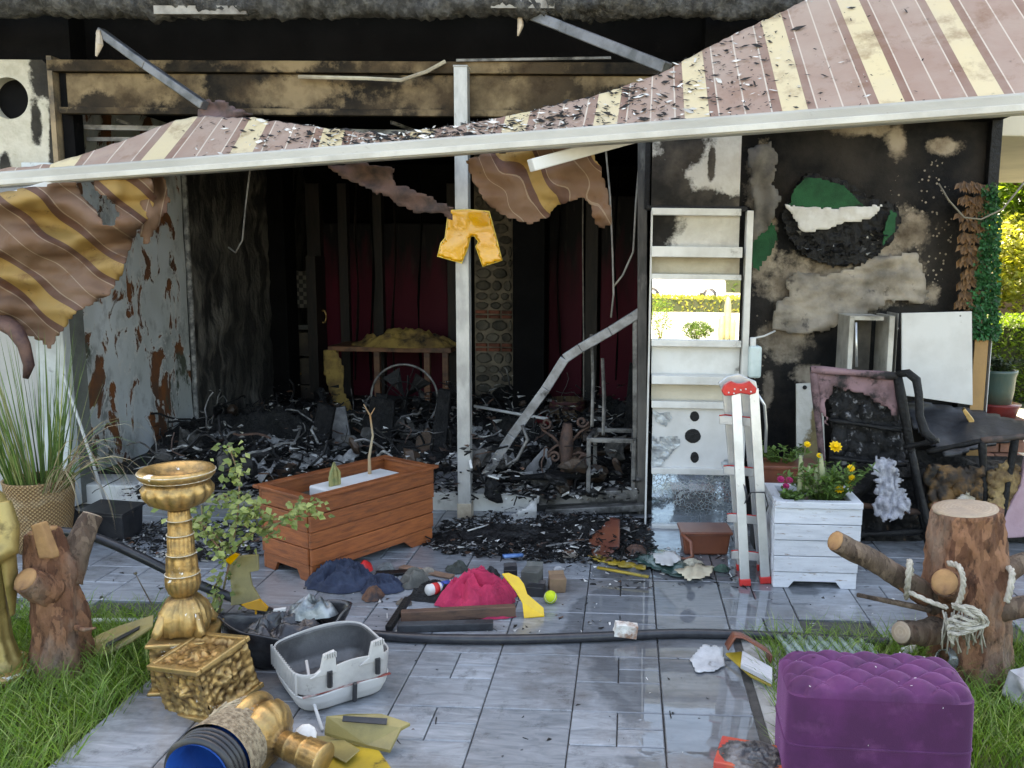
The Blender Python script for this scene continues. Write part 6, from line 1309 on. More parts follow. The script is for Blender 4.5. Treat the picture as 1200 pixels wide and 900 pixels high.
f = MB(); f.prism([P(x, y, 4.72) for x, y in ((53, 578), (60, 573), (92, 606), (90, 634), (64, 636), (58, 605))], (.0, .03, 0)); f.tube([P(75, 634, 4.73), G(75, 655) + V((0, .3, 0))], .02, 6); cl('charred_board_scrap', f, M['char'], 'pointed black charred board scrap leaning on the wicker pot', 'board')
f = MB(); f.tube([P(74, 438, 5.25), P(95, 500, 5.2), P(123, 586, 5.15)], .009, 8); f.tube([P(123, 586, 5.15), V((P(123, 586, 5.15).x, 5.14, 0))], .009, 8); cl('white_pipe', f, M['bare_white'], 'thin straight white pipe leaning across the peeling side wall', 'pipe')
f = MB(); f.bar(G(60, 728, .012), G(182, 727, .012), .02, .02); cl('edging_strip', f, M['bare_white'], 'thin white edging strip between the paving and the short stump', 'edging')

# ================================================================== leafy vine in front of the timber planter
vn = thing('rose_bush', 'straggly yellow green rose bush growing before the timber planter', 'shrub', G(258, 722)); yv = G(258, 722).y
paths = [[(256, 722), (262, 690), (272, 645), (279, 600), (281, 560), (268, 522)], [(272, 645), (300, 622), (330, 612), (350, 600), (362, 590), (378, 604)], [(272, 645), (250, 625), (232, 610), (196, 597)], [(268, 660), (255, 640), (238, 620), (236, 592)], [(279, 612), (297, 600), (305, 620), (322, 630)], [(258, 705), (250, 690), (262, 670)], [(256, 722), (245, 715), (240, 702)], [(281, 590), (262, 580), (252, 590)], [(281, 600), (300, 592), (305, 600)]]
sm, lm = MB(), MB(); rv = random.Random(17)
for ip, pth in enumerate(paths):
    pts = [P(x, y, yv + .04 * math.sin(i * 1.7 + ip)) for i, (x, y) in enumerate(pth)]; sm.tube(pts, [.006 - .0035 * i / len(pts) for i in range(len(pts))], 6)
    L = sum((b_ - a).length for a, b_ in zip(pts, pts[1:]))
    for k in range(int(L * 210)):
        t = rv.random() ** .8 * (len(pts) - 1); i = min(int(t), len(pts) - 2); c = pts[i].lerp(pts[i + 1], t - i)
        if ip == 0 and c.z < .42 and rv.random() < .7: continue
        sz = rv.uniform(.6, 1.25); c = c + V((rv.gauss(0, .025), rv.gauss(0, .03), rv.gauss(0, .022)))
        lm.leaf(c, (rv.uniform(-1, 1), rv.uniform(-1, .4), rv.uniform(-.6, .5)), .013 * sz, .038 * sz, (rv.uniform(-.5, .5), -.6, rv.uniform(.2, 1)), 0 if rv.random() < .55 else 1)
obj('stem', sm, pm('green_stem', (.16, .15, .06), (.2, .1, .06), 9), vn, smooth=True, kind='stuff'); obj('foliage', lm, [pm('rose_leaf', (.13, .19, .05), (.2, .25, .08), 9, rough=.5, bump=0, isl=.4, transl=.3), pm('rose_leaf_pale', (.33, .36, .13), (.25, .3, .1), 9, rough=.5, bump=0, isl=.35, transl=.3)], vn, kind='stuff')
f = MB(); f.tube([G(192, 745), P(180, 712, 3.85), P(168, 690, 3.86), P(159, 673, 3.88)], [.004, .0035, .003, .002], 6); f.lathe([(.001, -.008), (.007, -.004), (.008, .002), (.001, .008)], 8, Matrix.Translation(P(159, 672, 3.88))); cl('dead_stalk', f, pm('dead_stalk', (.12, .1, .06), (.06, .04, .03), 9), 'single dead flower stalk standing beside the upright urn', 'stalk')
# ================================================================== inside the burnt room
FLZ = FZ
def F(x, y): return G(x, y, FLZ)
tbY = 8.6; tb0, tb1 = P(384, 410, tbY), P(528, 404, tbY); ztop = (tb0.z + tb1.z) / 2
tbl = thing('burnt_table', 'scorched wooden table with an ochre cloth slumped over it inside the room', 'table', ((tb0.x + tb1.x) / 2, tbY + .3, FLZ))
f = MB(); f.span((tb0.x, tbY, ztop - .05), (tb1.x, tbY + .6, ztop)); obj('tabletop', f, pm('scorched_table', (.22, .10, .05), (.08, .04, .025), 6, rough=.6), tbl, bev=.006)
for x in (tb0.x + .06, tb0.x + .5, tb1.x - .25, tb1.x - .06):
    f = MB(); f.box((x, tbY + .04, (FLZ + ztop - .05) / 2), (.06, .06, ztop - .05 - FLZ)); obj('leg', f, bpy.data.materials['scorched_table'], tbl, bev=.004)
oc_ = pm('ochre_cloth', (.38, .25, .07), (.16, .10, .04), 5, c3=(.03, .022, .015), s3=6, lo3=.55, hi3=.68, rough=.85, bump=.5)
f = heap(P(470, 400, tbY).x, tbY + .2, .55, .25, .2, 19, 90, 0, 5, ztop); cl('ochre_cloth', f, oc_, 'ochre cloth heaped on the scorched table', 'cloth')
f = sheet([(379, 410), (394, 410), (404, 432), (402, 452), (412, 476), (430, 494), (424, 500), (404, 492), (388, 466), (380, 440)], lambda x, y: P(x, y, tbY - .05 + .05 * noise.noise(V((x * .08, y * .05, 1)))), 3, jag=2); cl('ochre_cloth', f, oc_, 'ochre cloth corner hanging from the scorched table edge', 'cloth', solid=.01)
fn = thing('floor_fan', 'blackened round wire fan standing under the scorched table', 'fan', F(475, 508)); fy = F(475, 508).y - .1; fc = P(474, 466, fy); fr_ = 40 * fy / 1000
f = MB(); f.tube([fc + V((math.cos(t) * fr_, 0, math.sin(t) * fr_)) for t in [i * 2 * math.pi / 48 for i in range(49)]], .011, 7); obj('hoop', f, M['burnt_alu'], fn, smooth=True)
f = MB(); f.tube([fc + V((math.cos(t) * fr_ * .5, -.04, math.sin(t) * fr_ * .5)) for t in [i * 2 * math.pi / 36 for i in range(37)]], .006, 6); obj('inner_hoop', f, M['char'], fn, smooth=True)
for k in range(5):
    a = k * 1.2566 + .5; f = MB(); f.add([fc, fc + V((math.cos(a) * fr_ * .9, .03, math.sin(a) * fr_ * .9)), fc + V((math.cos(a + .6) * fr_ * .85, -.04, math.sin(a + .6) * fr_ * .85)), fc + V((math.cos(a + .4) * fr_ * .3, -.03, math.sin(a + .4) * fr_ * .3))], [(0, 1, 2, 3)]); obj('blade', f, M['char'], fn, solid=.008)
for k in range(5):
    a = k * 1.2566; f = MB(); f.tube([fc + V((0, -.05, 0)), fc + V((math.cos(a) * fr_, 0, math.sin(a) * fr_))], .004, 5); obj('spoke', f, M['char'], fn)
f = MB(); f.tube([fc, V((fc.x, fy, FLZ))], .02, 8); obj('stand', f, M['char'], fn)
cu = thing('cupboard', 'narrow burnt cupboard with a chequered back panel at the rear of the room', 'cupboard', (P(355, 480, 9.3).x, 9.4, FLZ))
def cub(n, x0, x1, y0, y1, Ya, Yb, mat):
    a, b_ = P(x0, y0, 9.3), P(x1, y1, 9.3); f = MB(); f.span((a.x, Ya, max(FLZ, min(a.z, b_.z))), (b_.x, Yb, max(a.z, b_.z))); return obj(n, f, mat, cu, bev=.004)
b = NB('chequer'); p = b.pos((22, 1, 22)); ck = b.n('TexChecker'); ck.inputs['Scale'].default_value = 1.0; b.l(p, ck.inputs[0]); ck.inputs[1].default_value = (.20, .19, .17, 1); ck.inputs[2].default_value = (.05, .045, .04, 1); b.set(ck.outputs[0], .6)
cub('side', 334, 338, 490, 300, 9.25, 9.55, M['dark_wood']); cub('side', 366, 371, 490, 300, 9.25, 9.55, M['dark_wood']); cub('back_panel', 338.2, 365.8, 362, 318, 9.5, 9.54, b.mat); cub('drawer', 338.2, 365.8, 488, 452, 9.3, 9.5, pm('drab_drawer', (.06, .045, .03), (.03, .022, .018), 5)); cub('drawer', 338.2, 365.8, 450, 420, 9.3, 9.5, bpy.data.materials['drab_drawer']); cub('shelf', 338.2, 365.8, 386, 381, 9.3, 9.5, pm('pale_shelf', (.12, .12, .11), (.06, .06, .055), 5)); cub('drawer', 338.2, 365.8, 417, 390, 9.3, 9.5, bpy.data.materials['drab_drawer'])
for y in (452 - 14, 475):
    f = MB(); f.lathe([(.014, 0), (.01, .02)], 10, Matrix.Translation(P(352, y, 9.29)) @ Matrix.Rotation(R(90), 4, 'X')); obj('knob', f, M['gold'], cu)
for x in (371, 379):
    f = MB(); c = P(x, 371, 9.42); f.tube([c + V((math.cos(t) * .03, 0, math.sin(t) * .07)) for t in [i * 2 * math.pi / 20 for i in range(21)]], .009, 6); bpart('door_ring', f, M['gold'], smooth=True)
# standing and fallen burnt pieces
Mck = pm('alligator_char', (.005, .005, .0055), (.014, .014, .015), 20, rough=.75, Specular_IOR_Level=.25, bump=1, bscale=26, bdist=.04)
def slab(label, quad, Y, th, mat=None, name='charred_board', lean=.002, cat='board'):
    pts = [P(x, y, Y - (y - quad[0][1]) * lean) for x, y in quad]; f = MB(); f.prism(pts, (0, th, 0)); return obj(name, f, mat or Mck, label=label, cat=cat, bev=.006)
slab('thick black charred board leaning behind the end of the timber planter', [(372, 472), (392, 478), (378, 553), (357, 552)], 6.4, .05)
slab('wide black charred panel standing behind the timber planter', [(434, 465), (462, 470), (458, 545), (424, 545)], 6.5, .04)
slab('narrow blistered black post beside the steel post', [(514, 456), (528, 458), (520, 548), (500, 546)], 6.3, .06)
slab('tall blistered black stud leaning inside the burnt door frame', [(738, 425), (746, 428), (744, 512), (730, 512)], 6.4, .05)
slab('grey crinkled sheet slumped between the black boards', [(386, 480), (404, 476), (416, 545), (392, 556)], 6.6, .03, pm('grey_crinkle', (.10, .10, .105), (.2, .2, .2), 9, bump=.8))
slab('pale torn sheet of plasterboard on the rubble under the fan', [(468, 490), (478, 486), (487, 505), (470, 512)], 6.9, .02, M['white_scrap'], 'plasterboard_scrap')
slab('round brown charred seat cushion beside the blistered post', [(488, 512), (500, 502), (508, 514), (506, 530), (492, 533), (486, 524)], 6.3, .06, pm('brown_cushion', (.12, .075, .05), (.06, .04, .03), 14, bump=.8), 'round_cushion', 0, 'cushion')
slab('light grey flat sheet lying inside the threshold', [(592, 575), (640, 522), (648, 545), (610, 580)], 5.85, .015, pm('grey_sheet', (.26, .26, .26), (.14, .14, .14), 6), 'flat_sheet', .004, 'sheet')
slab('grey board lying flat on the step beside the steel post', [(500, 555), (535, 550), (540, 592), (500, 596)], 5.8, .03, pm('grey_board', (.16, .17, .18), (.1, .1, .11), 5), 'flat_sheet', .006, 'sheet')
f = MB(); f.tube([P(556, 476, 7.4), P(600, 484, 7.2), P(642, 491, 7.0)], .014, 7); cl('white_rod', f, M['bare_white'], 'long white rod lying across the rubble behind the bent rail', 'rod')
tbp = F(665, 500); tbk = thing('wooden_tub', 'maroon banded wooden tub standing before the maroon panel', 'tub', tbp); rr_ = 21 * tbp.y / 1000
f = MB(); f.lathe([(rr_ * .9, 0), (rr_, .12), (rr_ * 1.02, .26), (rr_ * .98, .27), (rr_ * .9, .2), (.01, .18)], 24, None, 0, lambda i, a, r, z: r * (1 + .03 * abs(math.sin(a * 8)))); obj('staves', f, pm('tub_wood', (.15, .10, .05), (.06, .03, .02), 6, st=(6, 6, 1)), tbk, local=True, smooth=True)
for z in (.20, .245):
    f = MB(); f.lathe([(rr_ * 1.02, z - .02), (rr_ * 1.07, z), (rr_ * 1.02, z + .02)], 24, None, cap=False); obj('band', f, pm('maroon_band', (.09, .02, .025), (.04, .015, .015), 9), tbk, local=True, smooth=True)
# cast iron table base with scrolls
ib = F(664, 572); ir = thing('iron_table_base', 'rusted cast iron table base with four scrolled arms in the rubble', 'table base', ib); iy = ib.y
f = MB(); f.tube([ib, P(663, 545, iy), P(664, 520, iy), P(665, 496, iy)], [.045, .04, .05, .03], 10, jit=.2); obj('column', f, M['rust'], ir, smooth=True)
def scroll(cx, cy, sx_, sy_, r0, r1, turns, tail):
    pts = [P(*q, iy) for q in tail]
    for i in range(26):
        t = i / 25; r_ = r0 + (r1 - r0) * t; a = turns * 2 * math.pi * t; pts.append(P(cx + sx_ * r_ * math.cos(a), cy + sy_ * r_ * math.sin(a), iy - .02))
    f = MB(); f.tube(pts, .010, 6); obj('scroll', f, M['rust'], ir, smooth=True)
scroll(640, 496, -1, 1, 7, 1.5, 1.3, [(662, 528), (648, 512), (636, 504)]); scroll(682, 494, 1, 1, 7, 1.5, 1.3, [(668, 520), (680, 506), (690, 500)])
scroll(650, 536, -1, -1, 7, 1.5, 1.3, [(662, 520), (652, 522), (642, 530)]); scroll(684, 540, 1, -1, 8, 1.5, 1.3, [(666, 535), (678, 530), (692, 534)])
mt = F(716, 580); mtf = thing('metal_table_frame', 'low sooty steel table frame standing next to the scrolled iron base', 'table frame', mt); zt_ = P(716, 516, mt.y).z
xa, xb = P(690, 516, mt.y).x, P(743, 512, mt.y).x
for (x, y_) in ((xa, mt.y), (xb, mt.y), (xa + .03, mt.y + .35), (xb, mt.y + .35)):
    f = MB(); f.box((x, y_, (FLZ + zt_) / 2), (.028, .028, zt_ - FLZ)); obj('leg', f, M['burnt_alu'], mtf, bev=.003)
for a, c_ in (((xa, mt.y), (xb, mt.y)), ((xa + .03, mt.y + .35), (xb, mt.y + .35)), ((xa, mt.y), (xa + .03, mt.y + .35)), ((xb, mt.y), (xb, mt.y + .35))):
    f = MB(); f.bar((*a, zt_), (*c_, zt_), .03, .03); obj('rail', f, M['burnt_alu'], mtf, bev=.003)
f = MB(); c = F(632, 508); f = heap(c.x, c.y, .14, .1, .1, 6, 30, 0, 9, FLZ + .1); cl('red_cloth', f, pm('red_cloth', (.35, .02, .02), (.15, .01, .012), 9), 'scrap of red cloth on the rubble behind the scrolled iron base', 'cloth')
# heaps and layers of burnt rubble, too small and many to tell apart
def poly_region(poly, z):
    xs = [p[0] for p in poly]; ys = [p[1] for p in poly]
    def r_(rng):
        while True:
            x, y = rng.uniform(min(xs), max(xs)), rng.uniform(min(ys), max(ys))
            if inside(x, y, poly): return G(x, y, z)
    return r_
f = MB()
for i, (x, y, rx, ry, h) in enumerate(((255, 520, .55, .5, .25), (330, 520, .6, .5, .35), (310, 560, .5, .3, .18), (420, 520, .6, .4, .3), (480, 545, .5, .25, .2), (575, 545, .5, .4, .22), (600, 520, .4, .4, .25), (690, 545, .5, .3, .15), (560, 460, .8, .5, .35), (620, 480, .6, .5, .3), (710, 500, .4, .5, .3))):
    c = F(x, y); h_ = heap(c.x, c.y, rx, ry, h, i + 50, 46, 0, 4, FLZ); f.add(h_.v, h_.f)
obj('rubble_mound', f, pm('rubble_mound', (.004, .004, .004), (.013, .013, .013), 9, c3=(.10, .097, .093), s3=14, lo3=.62, hi3=.7, rough=.85, bump=1, bscale=25, bdist=.04), kind='stuff', label='low mounds of burnt rubble covering the floor of the room', cat='rubble', smooth=True)
reg = poly_region([(215, 535), (250, 500), (330, 485), (530, 480), (745, 480), (750, 585), (620, 588), (300, 588), (140, 588)], FLZ)
f = chips(reg, 9500, .036, 1, (.60, .15, .14, .11), hmax=.4); obj('burnt_rubble', f, CH, kind='stuff', label='layer of charred splinters and pale ash over the room floor', cat='rubble')
f = MB(); rl = random.Random(41)                       # melted and matted lumps
for k in range(150):
    c = reg(rl) + V((0, 0, rl.uniform(.03, .22))); s_ = rl.uniform(.03, .11); Mx = TR(c, rl.uniform(0, 360), rl.uniform(0, 360), 0) @ Matrix.Diagonal((1, rl.uniform(.4, 1), rl.uniform(.3, .8), 1)); n0 = len(f.v)
    f.lathe([(.001, -s_), (s_ * .6, -s_ * .75), (s_, -s_ * .1), (s_ * .85, s_ * .5), (s_ * .3, s_ * .9), (.001, s_)], 10, Mx, rl.choices((0, 1, 2), (.6, .2, .2))[0])
    for i in range(n0, len(f.v)): q = f.v[i]; f.v[i] = q + (q - c) * (.7 * nz(q, 14, k) + .4 * nz(q, 35, k))
obj('melted_lumps', f, [M['char'], pm('matted_ash', (.05, .048, .045), (.12, .115, .11), 12, rough=.9, bump=.8), pm('melted_brown', (.06, .035, .022), (.02, .014, .01), 10, rough=.5, bump=.5)], kind='stuff', label='melted and matted lumps among the room rubble', cat='rubble')
f = MB(); rq = random.Random(77)
for k in range(240):                                   # wire, springs and curled strips tangled in the rubble
    c = reg(rq) + V((0, 0, rq.uniform(.05, .32))); d = V((rq.uniform(-1, 1), rq.uniform(-1, 1), rq.uniform(-.3, .9))); pts = [c]
    for j in range(7):
        d = (d.normalized() + V((rq.uniform(-1, 1), rq.uniform(-1, 1), rq.uniform(-1, .8))) * .6).normalized(); pts.append(pts[-1] + d * rq.uniform(.02, .07))
    f.tube(pts, rq.choice((.003, .004, .006, .009)), 5, rq.choices((0, 1, 2, 3), (.5, .25, .15, .1))[0])
obj('tangled_wire', f, [M['char'], M['burnt_alu'], M['ash'], M['rust']], kind='stuff', label='burnt wire and curled strips tangled in the room rubble', cat='wire')
reg = poly_region([(495, 640), (520, 612), (560, 606), (640, 605), (760, 608), (768, 650), (730, 662), (640, 660), (590, 655), (520, 650)], 0)
f = chips(reg, 5200, .021, 2, (.78, .1, .06, .06), hmax=.09); obj('threshold_rubble', f, CH + [M['blue_scrap']], kind='stuff', label='black splinters and ash heaped on the paving before the threshold', cat='rubble')
f = MB()
for i, (x, y, rx, ry, h) in enumerate(((600, 628, .38, .14, .07), (700, 625, .33, .14, .09), (540, 632, .2, .1, .05))):
    c = G(x, y); h_ = heap(c.x, c.y, rx, ry, h, i + 70, 50, 0, 9, 0); f.add(h_.v, h_.f)
obj('ash_bank', f, M['char'], kind='stuff', label='bank of wet black ash below the threshold splinters', cat='ash', smooth=True)
reg = poly_region([(120, 640), (150, 612), (305, 612), (305, 655), (240, 660), (160, 650)], 0)
f = chips(reg, 1500, .022, 3, (.62, .16, .12, .10), hmax=.05); obj('splinter_drift', f, CH, kind='stuff', label='drift of black splinters along the white step behind the urn', cat='rubble')
reg = poly_region([(640, 660), (760, 640), (860, 645), (880, 690), (800, 690), (700, 690)], 0); f = chips(reg, 260, .016, 4, (.5, .2, .2, .1)); 
chips(poly_region([(330, 690), (480, 660), (700, 690), (720, 740), (500, 760), (420, 740)], 0), 240, .014, 5, (.6, .12, .18, .1), mb=f); chips(poly_region([(430, 760), (870, 760), (860, 895), (470, 895)], 0), 46, .009, 6, (.72, .06, .16, .06), mb=f); chips(poly_region([(90, 660), (300, 660), (300, 740), (120, 730)], 0), 70, .013, 7, (.7, .1, .1, .1), mb=f); chips(poly_region([(880, 690), (1080, 650), (1080, 740), (900, 750)], 0), 60, .012, 8, (.6, .1, .2, .1), mb=f)
obj('scattered_chips', f, CH, kind='stuff', label='small burnt chips strewn over the wet paving', cat='debris')
for i, (a, b2, w_, mt_, lab) in enumerate((((548, 622), (572, 615), .012, M['white_scrap'], 'thin white splinter lying across the threshold ash'), ((590, 652), (612, 650), .03, M['blue_scrap'], 'small blue plastic strip at the ash edge'), ((640, 640), (690, 632), .012, M['ash'], 'grey rod half buried in the threshold ash'), ((700, 665), (760, 676), .02, M['ochre_face'], 'long ochre splinter pointing toward the ladder'))):
    f = MB(); f.bar(G(*a, .05), G(*b2, .04), w_, w_ * .5); cl('loose_splinter', f, mt_, lab, 'splinter')
rbm = random.Random(31)
for i, (x, y, l_, a, up) in enumerate(((250, 540, .5, .3, .1), (290, 515, .7, -.4, .25), (335, 545, .6, .9, .15), (300, 505, .9, .1, .1), (410, 540, .5, 1.2, .2), (445, 520, .7, -.2, .3), (480, 560, .5, .4, .05), (560, 560, .6, .7, .1), (600, 545, .5, -.6, .2), (650, 575, .6, .1, .05), (700, 560, .5, .5, .15), (570, 505, .8, .2, .3), (640, 515, .7, -.5, .2), (720, 535, .6, 1.0, .2))):
    c = F(x, y) + V((0, 0, .10)); d = V((math.cos(a), math.sin(a) * .6, up)) * l_ / 2; f = MB(); pts = [c - d + d * 2 * t / 6 for t in range(7)]; f.tube(pts, [.035 * (1 + .3 * rbm.uniform(-1, 1)) for _ in pts], 7, jit=.5, flat=.7)
    obj('charred_timber', f, Mck, label='charred black roof timber half buried in the room rubble', cat='timber', group='charred timbers in the rubble')
for i, (x, y, s_) in enumerate(((262, 528, .16), (318, 540, .2), (352, 560, .22), (405, 560, .15), (530, 560, .14), (585, 560, .2), (625, 545, .16), (560, 525, .14), (690, 575, .13), (300, 575, .2))):
    c = F(x, y) + V((0, 0, .14)); pts = [(s_ * math.cos(t) * rbm.uniform(.5, 1), s_ * .7 * math.sin(t) * rbm.uniform(.5, 1)) for t in [k * .785 for k in range(8)]]
    f = sheet([(p[0] * 100, p[1] * 100) for p in pts], lambda u, v: c + V((u / 100, v / 100, .05 * noise.noise(V((u * .1, v * .1, i))) + .25 * v / 100 + .05 * noise.noise(V((u * .3, v * .3, i))))), 2.0, jag=2, seed=i)
    obj('ash_sheet', f, [M['ash'], pm('grey_ash_sheet', (.16, .16, .16), (.36, .36, .35), 9, rough=.85, bump=.5)][i % 2], smooth=True, solid=.004, label='curled grey ash sheet lying on the room rubble', cat='ash sheet', group='curled ash sheets')
for i, (x, y, r_, h, c1, lab) in enumerate(((452, 668, 12, .04, (.18, .2, .2), 'pale grey torn scrap behind the red hat'), (536, 668, 14, .05, (.05, .06, .05), 'dark olive torn scrap behind the magenta cloth'), (500, 672, 12, .03, (.3, .27, .22), 'dirty beige scrap behind the spray can'), (576, 676, 10, .06, (.02, .02, .022), 'black torn scrap beside the magenta cloth peak'), (668, 652, 10, .04, (.45, .4, .34), 'crumpled cream scrap on the edge of the threshold ash'), (745, 648, 14, .05, (.1, .05, .035), 'brown torn scrap beside the brown shard'), (655, 668, 7, .02, (.4, .41, .42), 'small white torn scrap on the wet paving behind the tennis ball'), (812, 662, 14, .03, (.5, .46, .36), 'cream torn scrap in front of the fallen trough'), (846, 668, 10, .03, (.05, .11, .08), 'dark green scrap touching the ladder foot'), (474, 708, 10, .03, (.12, .1, .08), 'grey brown scrap at the end of the brown batten'))):
    cl('torn_scrap', hp(x, y, r_, r_ * .38, h, 200 + i, n=54, fold=20, sharp=1.2), pm('scrap_cloth', c1, tuple(q * .5 for q in c1), 14, rough=.7, bump=.4), lab, 'scrap')
# ================================================================== foreground right odds and ends
fo = thing('ring_folder', 'bent ochre and brown cardboard folder lying open beside the pouf', 'folder', G(880, 785))
f = MB(); f.prism([G(x, y, z) for x, y, z in ((850, 765, .03), (868, 763, .05), (903, 783, .05), (904, 803, .02), (880, 792, .02))], (0, 0, -.01)); obj('ochre_cover', f, M['ochre_face'], fo, bev=.003)
f = MB(); pts = [(853, 762, .07), (862, 747, .13), (872, 748, .13), (905, 768, .12), (903, 777, .08)]
f.grid(lambda u, v: G(*[lerp_tab([(i / 4, q[k]) for i, q in enumerate(pts)], u) for k in range(3)]) + V((.0, .10 * v, -.02 * v)), 20, 4); obj('brown_cover', f, M['terracotta'], fo, smooth=True, solid=.006)
f = MB(); f.prism([G(x, y, z) for x, y, z in ((870, 762, .075), (905, 782, .075), (905, 797, .045), (868, 778, .045))], (0, 0, -.02)); obj('grey_pages', f, pm('pages', (.5, .51, .53), (.4, .4, .42), 40, st=(1, 1, 30)), fo, bev=.002)
tr = thing('ribbed_tray', 'pale green ribbed plastic tray lying behind the pouf', 'tray', G(975, 772)); a, b_ = G(922, 772), G(1030, 772); tw_ = b_.x - a.x
f = MB(); f.box((a.x + tw_ / 2, a.y + .07, .012), (tw_, .2, .02)); obj('tray_base', f, pm('sea_green', (.30, .38, .36), (.22, .29, .28), 5, rough=.3), tr, bev=.003)
for k in range(9):
    f = MB(); f.tube([(a.x + tw_ * (k + .5) / 9, a.y - .02, .028), (a.x + tw_ * (k + .5) / 9 - .03, a.y + .16, .028)], .011, 8); obj('rib', f, bpy.data.materials['sea_green'], tr, smooth=True)
f = MB(); f.lathe([(.02, 0), (.022, .06), (.019, .06), (.017, .01), (.001, .01)], 18, TR(G(1066, 770) + V((-.03, 0, .022)), 0, 82, 10)); cl('white_cup', f, M['bare_white'], 'small white cup lying on its side beside the tall stump', 'cup')
jr = thing('glass_jar', 'dirty glass jar lying at the foot of the tall stump', 'jar', G(1110, 786)); f = MB(); f.lathe([(.01, 0), (.04, .0), (.045, .02), (.045, .08), (.035, .1), (.032, .115), (.028, .115), (.03, .1), (.04, .08), (.04, .02), (.01, .012)], 24, TR(G(1110, 786) + V((.04, 0, .05)), 15, -70, 20))
b = NB('jar_glass'); b.set((.75, .82, .8), .08, 0, Transmission_Weight=.85, IOR=1.45); obj('glass', f, b.mat, jr, smooth=True)
f = rbox((.14, .12, .11), 10, .04, 2.2, 5); xf(f, TR(G(1206, 822) + V((0, 0, .05)), 10, 5, 30)); o = cl('stone', f, pm('grey_stone', (.34, .34, .35), (.24, .24, .25), 9), 'rounded grey stone in the grass beside the pouf', 'stone'); q = o.modifiers.new('sub', 'SUBSURF'); q.levels = 2; q.render_levels = 2
bx = thing('burnt_box', 'burnt box with a black torn top and red orange side by the pouf', 'box', G(880, 925), R(-16)); f = MB(); f.box((0, .0, .06), (.22, .16, .12)); obj('carton', f, pm('red_orange_card', (.42, .05, .04), (.5, .16, .03), 3, rough=.5), bx, local=True, bev=.004)
f = heap(0, 0, .12, .09, .03, 3, 70, 0, 30, .116, 1.5); obj('burnt_top', f, pm('burnt_card', (.03, .03, .032), (.14, .14, .15), 14, rough=.35, bump=.5), bx, local=True, smooth=True)
cl('black_bag', hp(938, 905, 30, 16, .15, 44, n=60, fold=12), M['glossy_black'], 'crumpled shiny black plastic bag against the pouf', 'bag')
# ================================================================== lawn grass
M['grass'] = pm('grass_blade', (.10, .19, .025), (.17, .27, .045), 6, rough=.5, bump=0, isl=.5, transl=.3); M['grass_pale'] = pm('grass_pale', (.26, .32, .09), (.2, .25, .06), 6, rough=.55, bump=0, isl=.4)
def lawn(name, label, test, n, x0, x1, y0, y1, seed):
    rng = random.Random(seed); f = MB(); c = 0; tries = 0
    while c < n and tries < n * 6:
        tries += 1; x, y = rng.uniform(x0, x1), y0 + (y1 - y0) * rng.random() ** 1.3
        if not test(x, y): continue
        c += 1; tf = .5 + .5 * noise.noise(V((x * 3, y * 3, seed))); a = rng.uniform(0, 6.28); ln_ = rng.uniform(.05, .13) + .14 * tf * rng.random()
        blade(f, (x, y, -.05), (math.cos(a) * .55, math.sin(a) * .55, 1), ln_ + .04, .0026, rng.uniform(.4, 2.0), 0 if rng.random() < .8 else 1, 3, rng)
    obj(name, f, [M['grass'], M['grass_pale']], kind='stuff', label=label, cat='grass')
xl_ = xA - 3.6 * TW; xr2 = xA + 3.15 * TW
lawn('shaggy_grass', 'shaggy green grass around the reddish stump and the urn', lambda x, y: x < xl_ - .12 + .16 * nz((y * 4, 1, 0)) + (.0 if y < 3.4 else -.25), 15000, -3.6, xl_ + .1, 2.2, YN + .02, 1)
lawn('shaggy_grass', 'shaggy green grass behind and beside the purple pouf', lambda x, y: x > xr2 + .05 + .1 * nz((y * 5, 2, 0)) and not (.72 < x < 1.55 and y < 2.75), 13000, xr2 - .1, 2.6, 2.2, YN - .03, 2)
# ================================================================== garden beyond the wall's end
def leafcloud(mb, c, rad, n, sz, seed, m_=0, clump=2.0):
    rng = random.Random(seed); c = V(c); k = 0
    while k < n:
        p = V((rng.uniform(-1, 1), rng.uniform(-1, 1), rng.uniform(-1, 1)))
        if p.length > 1 or p.length < .45 * rng.random(): continue
        q = V((p.x * rad[0], p.y * rad[1], p.z * rad[2]))
        if noise.noise((q + c) * clump / max(rad) * 1.6) < -.12: continue
        mb.leaf(c + q, (rng.uniform(-1, 1), rng.uniform(-1, 1), rng.uniform(-.6, .6)), sz * .35, sz * rng.uniform(.7, 1.3), (rng.uniform(-.6, .6), rng.uniform(-.6, .6), 1), m_); k += 1
    return mb
def tree(label, x, y, h, r_, seed, mat, sz=.16, n=5000, cat='tree', group=None):
    t = thing('garden_tree', label, cat, (x, y, -.05), group=group); rng = random.Random(seed); f = MB()
    f.tube([(x, y, -.05), (x + .1, y, h * .3), (x - .05, y + .1, h * .6), (x, y, h * .9)], [h * .035, h * .028, h * .018, h * .006], 10, jit=.2)
    for k in range(7):
        a = k * 2.4; z = h * (.3 + .08 * k); f.tube([(x, y, z), (x + math.cos(a) * r_ * .4, y + math.sin(a) * r_ * .4, z + h * .1), (x + math.cos(a) * r_ * .8, y + math.sin(a) * r_ * .8, z + h * .14)], [h * .014, h * .009, h * .003], 7)
    obj('trunk', f, M['bark_dark'], t, smooth=True); f = MB()
    for k in range(9):
        a = k * 2.4; rr2 = r_ * (.55 if k else 0); leafcloud(f, (x + math.cos(a) * rr2, y + math.sin(a) * rr2, h * (.45 + .06 * k)), (r_ * .6, r_ * .6, h * .17), n // 9, sz, seed + k)
    obj('crown', f, mat, t)
